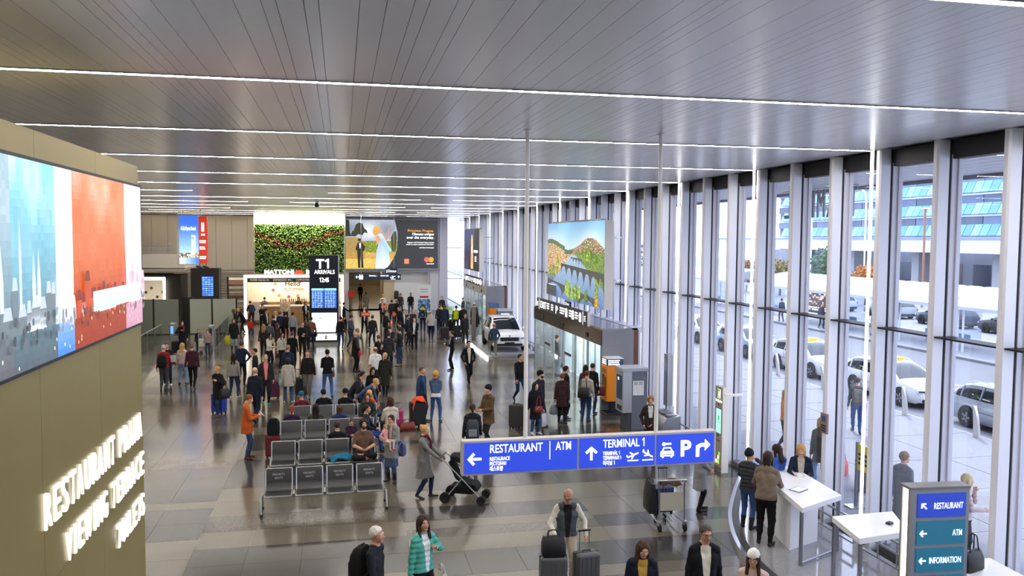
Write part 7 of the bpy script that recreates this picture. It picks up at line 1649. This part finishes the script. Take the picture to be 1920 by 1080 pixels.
p = person(406.7, 686.7, 1.68, 330, 'short-haired blonde woman in a black coat pulling a blue suitcase', top='#17181c', coat=.62, bot='#2c3a54', shoe='#4a3a30', hair=('short', '#c89a58'), hood='#17181c', arms=('strap', 'pull'), pose='step', head=(-30, 0))
suitcase(onp(p, -.22, .34, 0), p.rotation_euler[2], '#2340b0', 'bright blue suitcase pulled by the short-haired blonde', (.46, .30, .62), .25)
handbag(onp(p, .26, .0, .60), p.rotation_euler[2]+1.4, '#141416', 'black shoulder bag of the short-haired blonde', (.36, .18, .34), .3)
p = person(464.5, 739, 1.76, 100, 'young man in an orange parka looking at a phone', top='#c25a22', coat=.72, bot='#34496c', shoe='#5a2f24', hair=('short', '#7a4a2a'), hood='#cfc8bc', arms=('phone', 'phone'), head=(0, 22))
t = thing('phone', 'white phone held by the young man in orange', 'phone', onp(p, .02, -.40, 1.20), p.rotation_euler[2]); b = MB(); b.box((0, 0, 0), (.08, .012, .15), 0, -.7); b.build('body', WHITE, t, bevel=.004); b = MB(); b.box((0, .007, .0), (.07, .004, .13), 0, -.7); b.build('screen', M('#20242c', .1, name='phone_screen'), t)
person(478, 688.5, 1.80, 160, 'grey-haired man in a navy jacket walking away', top='#1c2230', bot='#1d2434', hair=('fringe', '#a89c90'), pose='walk', fat=1.12)
p = person(498, 664.5, 1.80, 8, 'man in a coral T-shirt and open dark jacket', top='#26262a', inner='#e87f78', bot='#1d1d22', hair=('halfbald', '#4a382c'), fat=1.16, pose='step', shoe='#3aa08a')
suitcase(G(513, 747), .3, '#5a2440', 'maroon suitcase beside the man in coral', (.42, .28, .62), .3, shell=False)
person(476.7, 653, 1.78, 290, 'man in a dark teal-backed jacket in profile', top='#23282e', bot='#1d1f26', hair=('short', '#2a201a'))
person(438, 663, 1.66, 170, 'long dark-haired woman in a grey hooded jacket', top='#8f8a82', bot='#2a3a58', shoe='#dcdcdc', hood='#6a655e', hair=('long', '#1e1512'), pose='wide')
person(453, 640, 1.80, 172, 'man in a navy jacket and dark cap facing away', top='#20283a', bot='#15161a', hair=('short', '#3a3634'), arms=('down', 'hip'), pose='stand')
p = person(438, 597, 1.70, 10, 'woman in a black coat and jeans with a yellow bag', top='#1a1a1d', coat=.66, bot='#8a98ae', shoe='#1d1d20', hair=('long', '#6a4630'), boots=True); handbag(onp(p, -.3, .0, .35, 1.7), .2, '#b8b020', 'yellow-green carrier bag beside the woman in black', (.34, .16, .46), .15)
person(446, 577, 1.70, 285, 'blonde woman in black leaning over the glass barrier', top='#17171a', coat=.72, bot='#1b1b1f', hair=('bob', '#c8a468'), lean=28, arms=('reach', 'push'), pose='step')
person(437, 580, 1.68, 280, 'brown-haired companion at the glass barrier', top='#26221f', bot=BLK, hair=('bob', '#6a4a34'), lean=15)
person(470, 597, 1.18, 185, 'small child in a bright red jacket', top='#c03228', bot='#3a4a68', hair=('short', '#6a4a34'), group=None)
person(341.5, 602, 1.72, 20, 'woman in a long black coat and red scarf by the gate', top='#151518', coat=.42, bot=BLK, scarf='#8a2a2c', hair=('pony', '#3a2620'), arms=('down', 'strap'))
suitcase(G(330, 664), .2, '#1a1a1d', 'black suitcase beside the woman with red scarf', (.42, .26, .6), .3, shell=False)
tl = trolley(G(1249, 985), math.radians(-4), 'steel luggage trolley with a brown coat in its basket')
w = lambda x, y, z: onp(tl, x, y, z)
handbag(w(-.38, -.05, .35), 1.5, '#17171a', 'black bag hanging at the side of the trolley', (.5, .16, .62), .08)
suitcase(w(0, .22, .18), tl.rotation_euler[2], '#26366e', 'small blue suitcase standing on the luggage trolley', (.40, .26, .56), .34)
garment(w(0, -.22, .93), tl.rotation_euler[2], '#5a4232', 'brown coat lying in the trolley basket', (.46, .26, .12), .1)
t2 = trolley(G(383, 664), math.radians(10), 'luggage trolley carrying wrapped boxes behind the travellers')
g = onp(t2, 0, -.05, .19); o = MB(); o.box((0, 0, .3), (.5, .42, .6)); t = thing('wrapped_box', 'big box wrapped in pale film on the far trolley', 'box', g, .1); o.build('carton', M('#b9bac0', .35, noise=.2, nscale=12, name='film_wrap'), t, bevel=.03); b = MB(); b.box((0, 0, .3), (.06, .43, .61)); b.build('tape', M('#9a8a70', .5, name='tape'), t)
person(372, 617, 1.25, 20, 'child with dark hair behind the far trolley', top='#1e1f25', bot=BLK, hair=('short', '#2a1f1a')); person(389, 618, 1.35, 350, 'child in a checked top behind the far trolley', top='#a88a86', bot=DJEAN, hair=('short', '#4a3426'))
# ------------------------------------------------------------------ crowd before the bar
GR = 'crowd before the bar'
person(469, 564, 1.80, 200, 'man in navy bending over the bar counter', top='#1c2434', bot='#26221f', lean=30, arms=('table', 'table'), hair=('short', '#2a201a'), group=GR)
person(492, 571, 1.78, 20, 'man in black with arms folded beside the menu board', top='#17181d', bot='#1a1a1e', arms=('cross', 'cross'), hair=('short', '#2a1f1a'), group=GR)
person(499, 579, 1.74, 60, 'man in black bowed beside the folded arms', top='#15161a', bot=BLK, inner='#d8d0c4', hair=('short', '#1f1814'), head=(0, 15), group=GR)
person(517, 583, 1.76, 100, 'bald man in a white shirt in the bar crowd', top='#e2e2e4', bot='#3a4660', hair=('none', '#6a5a4a'), strap='#2a2a30', group=GR)
person(525.5, 584, 1.74, 170, 'man in a navy jacket next to the bald man in white', top='#202c44', bot=BLK, hair=('short', '#5a4a3c'), group=GR)
p = person(535.5, 585.5, 1.68, 175, 'woman in a black and white patterned top with a black rucksack', top='#2c2c30', bot='#6a2228', hair=('short', '#1c1412'), group=GR); backpack(onp(p, 0, .15, 1.15, 1.68), p.rotation_euler[2], '#141416', 'black rucksack in the bar crowd', (.36, .22, .5))
person(549, 585.5, 1.70, 165, 'person in a pale grey hooded top near the pillar', top='#98a0a8', bot='#1d2026', hair=('short', '#1c1512'), strap='#2a3a4a', group=GR)
person(535.5, 569, 1.70, 5, 'person in a beige sweater standing by the bar menu', top='#c2a98a', bot=BLK, hair=('short', '#5a4a3c'), arms=('clasp', 'clasp'), at=(-3.85, 59.0), group=GR)
person(491, 551, 1.72, 175, 'barman in a grey shirt behind the bar counter', top='#6a6a72', bot=BLK, hair=('bun', '#2a1c16'), at=(-5.45, 61.2), arms=('table', 'table'))
person(554, 551, 1.70, 10, 'bar worker with dark hair behind the bottles', top='#3a2a26', bot=BLK, hair=('bob', '#2a1a14'), at=(-3.1, 61.4))
person(573, 565, 1.70, 20, 'woman in black with pale face behind the pillar', top='#17171a', bot=BLK, hair=('long', '#2a1a14'), arms=('hold', 'hold'), inner='#e0dcd8', group=GR)
person(505.5, 601, 1.76, 165, 'person in a grey hooded coat in the bar crowd', top='#55575c', bot=BLK, hood='#7a7c80', hair=('short', '#6a4e38'), group=GR)
person(494, 608, 1.66, 175, 'blonde woman in a dark coat in the bar crowd', top='#2a2724', bot=BLK, hair=('long', '#a8824e'), group=GR)
person(513, 591, 1.80, 170, 'tall man in a dark navy jacket in the bar crowd', top='#181e2c', bot=BLK, hair=('short', '#3a2c24'), group=GR)
person(505.5, 624, 1.64, 60, 'dark-haired woman in a cream jacket holding her chin', top='#d8d0be', bot='#1d1d22', hair=('long', '#1f1512'), arms=('chin', 'hold'), group=GR)
person(528, 623, 1.64, 50, 'woman in a cream jacket with long brown hair and blue bag', top='#cdc3ae', bot=BLK, hair=('long', '#3a241c'), strap='#5a8ac0', group=GR)
person(548, 622, 1.74, 175, 'person in a black hooded sweater in the bar crowd', top='#141416', bot='#1a1a1d', hair=('short', '#5a4434'), hood='#141416', group=GR)
person(520, 606, 1.68, 100, 'brown-haired woman squeezed between the two cream jackets', top='#3a2622', bot=BLK, hair=('bob', '#5a3426'), group=GR)
person(540, 646.7, 1.78, 165, 'grey-haired man in a dark blue jacket behind the beige coat', top='#1f2a3c', bot='#1d2433', hair=('short', '#8a7660'), fat=1.12)
p = person(540, 671, 1.64, 175, 'woman in a beige hooded coat with a green shoulder bag', top='#b4ada0', coat=.66, bot='#3a5480', shoe='#c8c0b4', hood='#b4ada0', hair=('bob', '#2c1e1a'), strap='#3a4a44', pose='wide')
handbag(onp(p, .30, .02, .72, 1.64), 1.7, '#7fa898', 'mint green shoulder bag on the beige hooded coat', (.34, .12, .22), .2)
person(566.7, 603, 1.80, 15, 'man in black hugging a companion beside the pillar', top='#161619', bot='#1a1a1d', hair=('short', '#6a4e3a'), arms=('phone', 'hold'), fat=1.1)
person(573.5, 601, 1.70, 195, 'companion being hugged beside the pillar', top='#2a2324', bot=BLK, hair=('bob', '#5a4430'))
p = person(583, 594, 1.80, 195, 'man in a brown leather jacket at the pillar display', top='#6a4c38', bot='#232c3e', hair=('short', '#1c1613'), strap='#1a1a1d'); handbag(onp(p, -.24, .06, .78), p.rotation_euler[2]+1.5, '#141416', 'black satchel of the man in brown leather', (.30, .1, .24), .25)
p = person(576.7, 656.7, 1.80, 350, 'smiling man in a dark leather jacket and grey trousers', top='#211a1b', bot='#6a655f', inner='#17171a', hair=('short', '#5a4a3e'), shoe='#3f6a8c', fat=1.08, pose='step')
suitcase(G(564, 742), .2, '#2a2d2c', 'dark olive suitcase beside the smiling man', (.42, .28, .64), .3, shell=False)
p = person(613.8, 655, 1.82, 178, 'man in a black leather jacket and blue jeans facing the pillar', top='#141417', bot='#4a6c9c', hair=('short', '#17110f'), arms=('phone', 'phone'), pose='wide', strap='#1b1b1e'); handbag(onp(p, -.22, .06, .80), 1.5, '#5a3f34', 'small brown satchel of the man in black leather', (.22, .1, .24), .3)
person(645.5, 566.7, 1.84, 100, 'tall man in a black suit striding beside the pillar', top='#131317', bot='#15161a', hair=('short', '#2a211c'), arms=('reach', 'down'), pose='step')
person(639, 593, 1.76, 160, 'person in black and jeans half hidden by the pillar', top='#17181c', bot='#2c4468', hair=('short', '#1d1613'))
person(658, 591, 1.80, 60, 'man in a slate shirt rolling up his sleeves', top='#3f444e', bot='#2a3244', hair=('short', '#1d1613'), arms=('clasp', 'clasp'), head=(0, 20), pose='step')
person(698, 591, 1.82, 200, 'man in a dark brown jacket striding away', top='#26221f', bot='#26324a', hair=('short', '#3a281f'), pose='walk')
person(666.7, 622, 1.80, 75, 'bald man in a long black coat standing in profile', top='#151518', coat=.7, bot='#131316', hair=('none', '#5a4a40'), arms=('clasp', 'clasp'))
person(671, 615.5, 1.70, 85, 'person in a grey top and bright red trousers', top='#5f6468', bot='#c0262c', shoe='#c8c8c8', hair=('short', '#8a6a50'), arms=('chin', 'down'))
# ------------------------------------------------------------------ around the seats
person(680, 695.5, 1.80, 80, 'man in glasses bending over a pushchair handle', top='#232428', bot='#22304c', lean=32, arms=('reach', 'reach'), hair=('short', '#2a201a'), glasses=True, pose='step')
person(699, 688, 1.66, 5, 'girl with long dark hair and glasses in black', top='#17171b', bot='#1d1d22', hair=('long', '#1a1210'), head=(0, 14), glasses=True)
p = person(704.5, 709, 1.72, 60, 'blond person in a denim jacket bending down', top='#4a5f80', bot='#2c3648', lean=48, arms=('reach', 'down'), hair=('short', '#c9a45e')); handbag(onp(p, .1, .25, 1.02, 1.72), p.rotation_euler[2]+.4, '#17171b', 'big black shoulder bag on the bending blond person', (.5, .2, .42), .2)
def seat(k, i, dy=0): return (BN[k][0]+(-.99, -.33, .33, .99)[i], BN[k][1]+dy)
SE = 'people on the steel seats'
person(0, 0, 1.80, 2, 'man in a patterned tee sitting cross-legged on the second bench', top='#6d5247', bot='#1c1c20', shoe='#3a3a38', hair=('curly', '#2a1c16'), pose='cross_legged', arms=(((.07, -.26, .70), (.8, .3, -.2)), ((-.07, -.26, .70), (-.8, .3, -.2))), beard=True, short=True, fat=1.14, at=seat('B', 3, .06), head=(8, -8), group=SE)
garment((seat('B', 2)[0]+.1, seat('B', 2)[1]-.05, .45), .4, '#1f6a8c', 'teal blue jacket lying on the seat beside the tee man', (.7, .36, .12), .2)
person(0, 0, 1.66, 182, 'cropped-haired man with a white collar seated facing away', top='#1c1d21', bot=BLK, hair=('halfbald', '#3a2c24'), pose='sit', arms=('lap', 'lap'), at=seat('b', 2, -.06), hood='#e4e2de', group=SE)
person(659, 785, 1.20, 5, 'little girl in a purple jacket playing with her hands', top='#3c2438', bot='#26242c', hair=('pony', '#4a2f24'), arms=('phone', 'phone'), head=(0, 15))
person(0, 0, 1.64, 182, 'red-haired woman with a ponytail seated facing away', top='#3a2846', bot=BLK, hair=('pony', '#8a3f24'), pose='sit', arms=('lap', 'lap'), at=seat('c', 0, -.06), group=SE)
person(0, 0, 1.66, 182, 'woman with long dark hair in camouflage seated facing away', top='#4a4c3c', bot=BLK, hair=('long', '#241815'), pose='sit', arms=('lap', 'lap'), at=seat('c', 1, -.06), group=SE, fat=1.1)
person(0, 0, 1.60, 182, 'brown-haired girl in a blue jacket seated facing away', top='#33406e', bot=BLK, hair=('bob', '#5a3a2a'), pose='sit', arms=('lap', 'lap'), at=seat('c', 2, -.06), group=SE)
person(0, 0, 1.64, 2, 'smiling girl in dark green seated facing the camera', top='#24302c', bot=BLK, hair=('long', '#5a3424'), pose='sit', arms=('lap', 'lap'), glasses=True, at=seat('D', 3, .02), group=SE)
person(0, 0, 1.66, 182, 'person in a teal hat and red-banded top seated facing away', top='#6a2430', bot=BLK, hair=('none', '#333333'), hat=('beanie', '#2a5a74'), pose='sit', arms=('lap', 'lap'), at=seat('d', 0, -.06), group=SE)
person(0, 0, 1.74, 182, 'black-haired man with a white collar seated at the back row', top='#16171a', bot=BLK, hair=('short', '#120e0c'), hood='#dcdcdc', pose='sit', arms=('lap', 'lap'), at=seat('d', 1, -.06), group=SE)
person(0, 0, 1.72, 182, 'person in a black knitted hat seated at the back row', top='#17171b', bot=BLK, hair=('none', '#222222'), hat=('beanie', '#17171a'), pose='sit', arms=('phone', 'phone'), at=seat('d', 2, -.06), group=SE)
person(693, 731, 1.62, 150, 'blonde woman in a coral top crouched by the luggage', top='#d8503c', bot='#34486c', hair=('long', '#d2a45c'), pose='sit', arms=('lap', 'lap'), group=SE)
person(688, 759, 1.70, 80, 'dark-haired youth in navy seated sideways', top='#1c2230', bot='#2a4a9a', hair=('short', '#2a1f1a'), pose='sit', arms=('lap', 'lap'), group=SE)
person(732, 745, 1.66, 190, 'woman in a cream jacket with auburn hair near the pink suitcase', top='#cfc6b4', bot='#2c3648', hair=('bob', '#4a2420'), hood='#cfc6b4', arms=('hold', 'hold'))
p = person(733, 778, 1.66, -30, 'mother in a grey cardigan and blue skirt holding a baby', top='#8f908c', bot='#465a78', skirt=.42, coat=.64, boots=True, shoe='#161618', hair=('pony', '#2a1c18'), scarf='#b89c8c', arms=(((.05, -.26, 1.08), (.6, .3, -1)), ((-.16, -.28, 1.18), (-.6, .3, -1))), glasses=True)
o = onp(p, -.06, -.24, 1.02, 1.66); person(0, 0, .80, 50, 'baby in a pink top held by its mother', top='#e8a49c', bot='#dcc8c0', shoe='#e06a7a', hair=('short', '#b8864a'), pose='sit', arms=('down', 'down'), at=(o.x, o.y), z0=.86)
backpack(onp(p, .12, .18, .84, 1.66), p.rotation_euler[2], '#5a648c', 'blue purple backpack on the mother', (.28, .2, .38), '#8a5a70')
g = G(512, 858); suitcase(g, .1, '#6a1c24', 'dark red suitcase beside the third row of seats', (.40, .28, .56), 0, shell=False); backpack((g.x+.02, g.y-.08, .86), 0, '#1d2224', 'dark backpack standing on the dark red suitcase', (.32, .2, .46))
handbag(G(722, 800), .3, '#26282c', 'dark holdall on the floor before the cream jacket', (.5, .3, .34), .15)
# ------------------------------------------------------------------ people outside the glass
person(1468, 735, 1.72, 40, 'woman in an orange jacket and black leggings outside', top='#e8862c', bot='#2a2a33', shoe='#b0604a', hair=('long', '#c8955a'), arms=('chin', 'hold'), pose='step', foot=(1470, 842))
p = person(1538, 785, 1.70, 170, 'blond person in a dark hooded coat with backpack outside', top='#4a4238', coat=.66, bot='#6a8ab0', hair=('bob', '#c8a060'), hood='#3a342c', at=(11.4, 17.85)); backpack(onp(p, 0, .17, 1.1, 1.7), p.rotation_euler[2], '#33332c', 'dark backpack on the blond person outside', (.32, .2, .46), '#8a9a30')
p = person(1617, 712, 1.78, 150, 'man in grey with a rucksack striding past the taxis', top='#5a5a60', bot='#2f4a80', shoe='#2a2a33', hair=('short', '#4a3628'), pose='walk', foot=(1605, 812)); backpack(onp(p, 0, .16, 1.2), p.rotation_euler[2], '#6a6460', 'grey rucksack on the man striding past the taxis', (.3, .18, .44))
person(1683, 845, 1.80, 100, 'man in a grey coat close outside the glass', top='#6a6a72', coat=.45, bot='#4a4a52', hair=('short', '#8a6a58'), at=(10.98, 14.3))
p = person(1770, 845, 1.60, 80, 'youth in a navy hooded coat with backpack outside', top='#2c3a58', bot='#2a3040', hair=('short', '#3a2a22'), hood='#2c3a58', at=(12.27, 14.74)); backpack(onp(p, 0, .16, 1.1, 1.6), p.rotation_euler[2], '#33353a', 'dark backpack on the youth in navy outside', (.3, .2, .44))
person(1812, 888, 1.66, 60, 'blonde woman in a pale fur jacket just outside', top='#c2aba4', bot='#2a2a33', hair=('long', '#d8bc8c'), puff=True, arms=('chin', 'hold'), at=(11.42, 13.12))
for i, (x, y, f_, c, b_, lab) in enumerate(((31.9, 55.5, 180, '#3a4458', '#2a3040', 'walker in navy on the island, far left'), (32.2, 50.8, 0, '#4a4a55', '#33333c', 'walker in grey on the island'), (32.3, 49.6, 160, '#2a2c38', '#8a3a40', 'walker in black with red trousers on the island'), (32.0, 48.9, 200, '#6a5a58', '#2a2c38', 'walker in brown on the island'), (33.0, 46.2, 20, '#5a6480', '#3a3c48', 'person waiting beneath the shelter roof'))):
    person(0, 0, 1.74, f_, lab, top=c, bot=b_, pose='step', at=(x, y), z0=.02, group='people at the bus stop')
t = handbag((12.6, 18.7, 0), .8, '#b83a38', 'red bag standing on the pavement outside', (.4, .2, .4), .2)
handbag((9.02, 10.2, PLZ+1.1), .3, '#17171a', 'black handbag on the corner counter', (.38, .2, .3), .25)
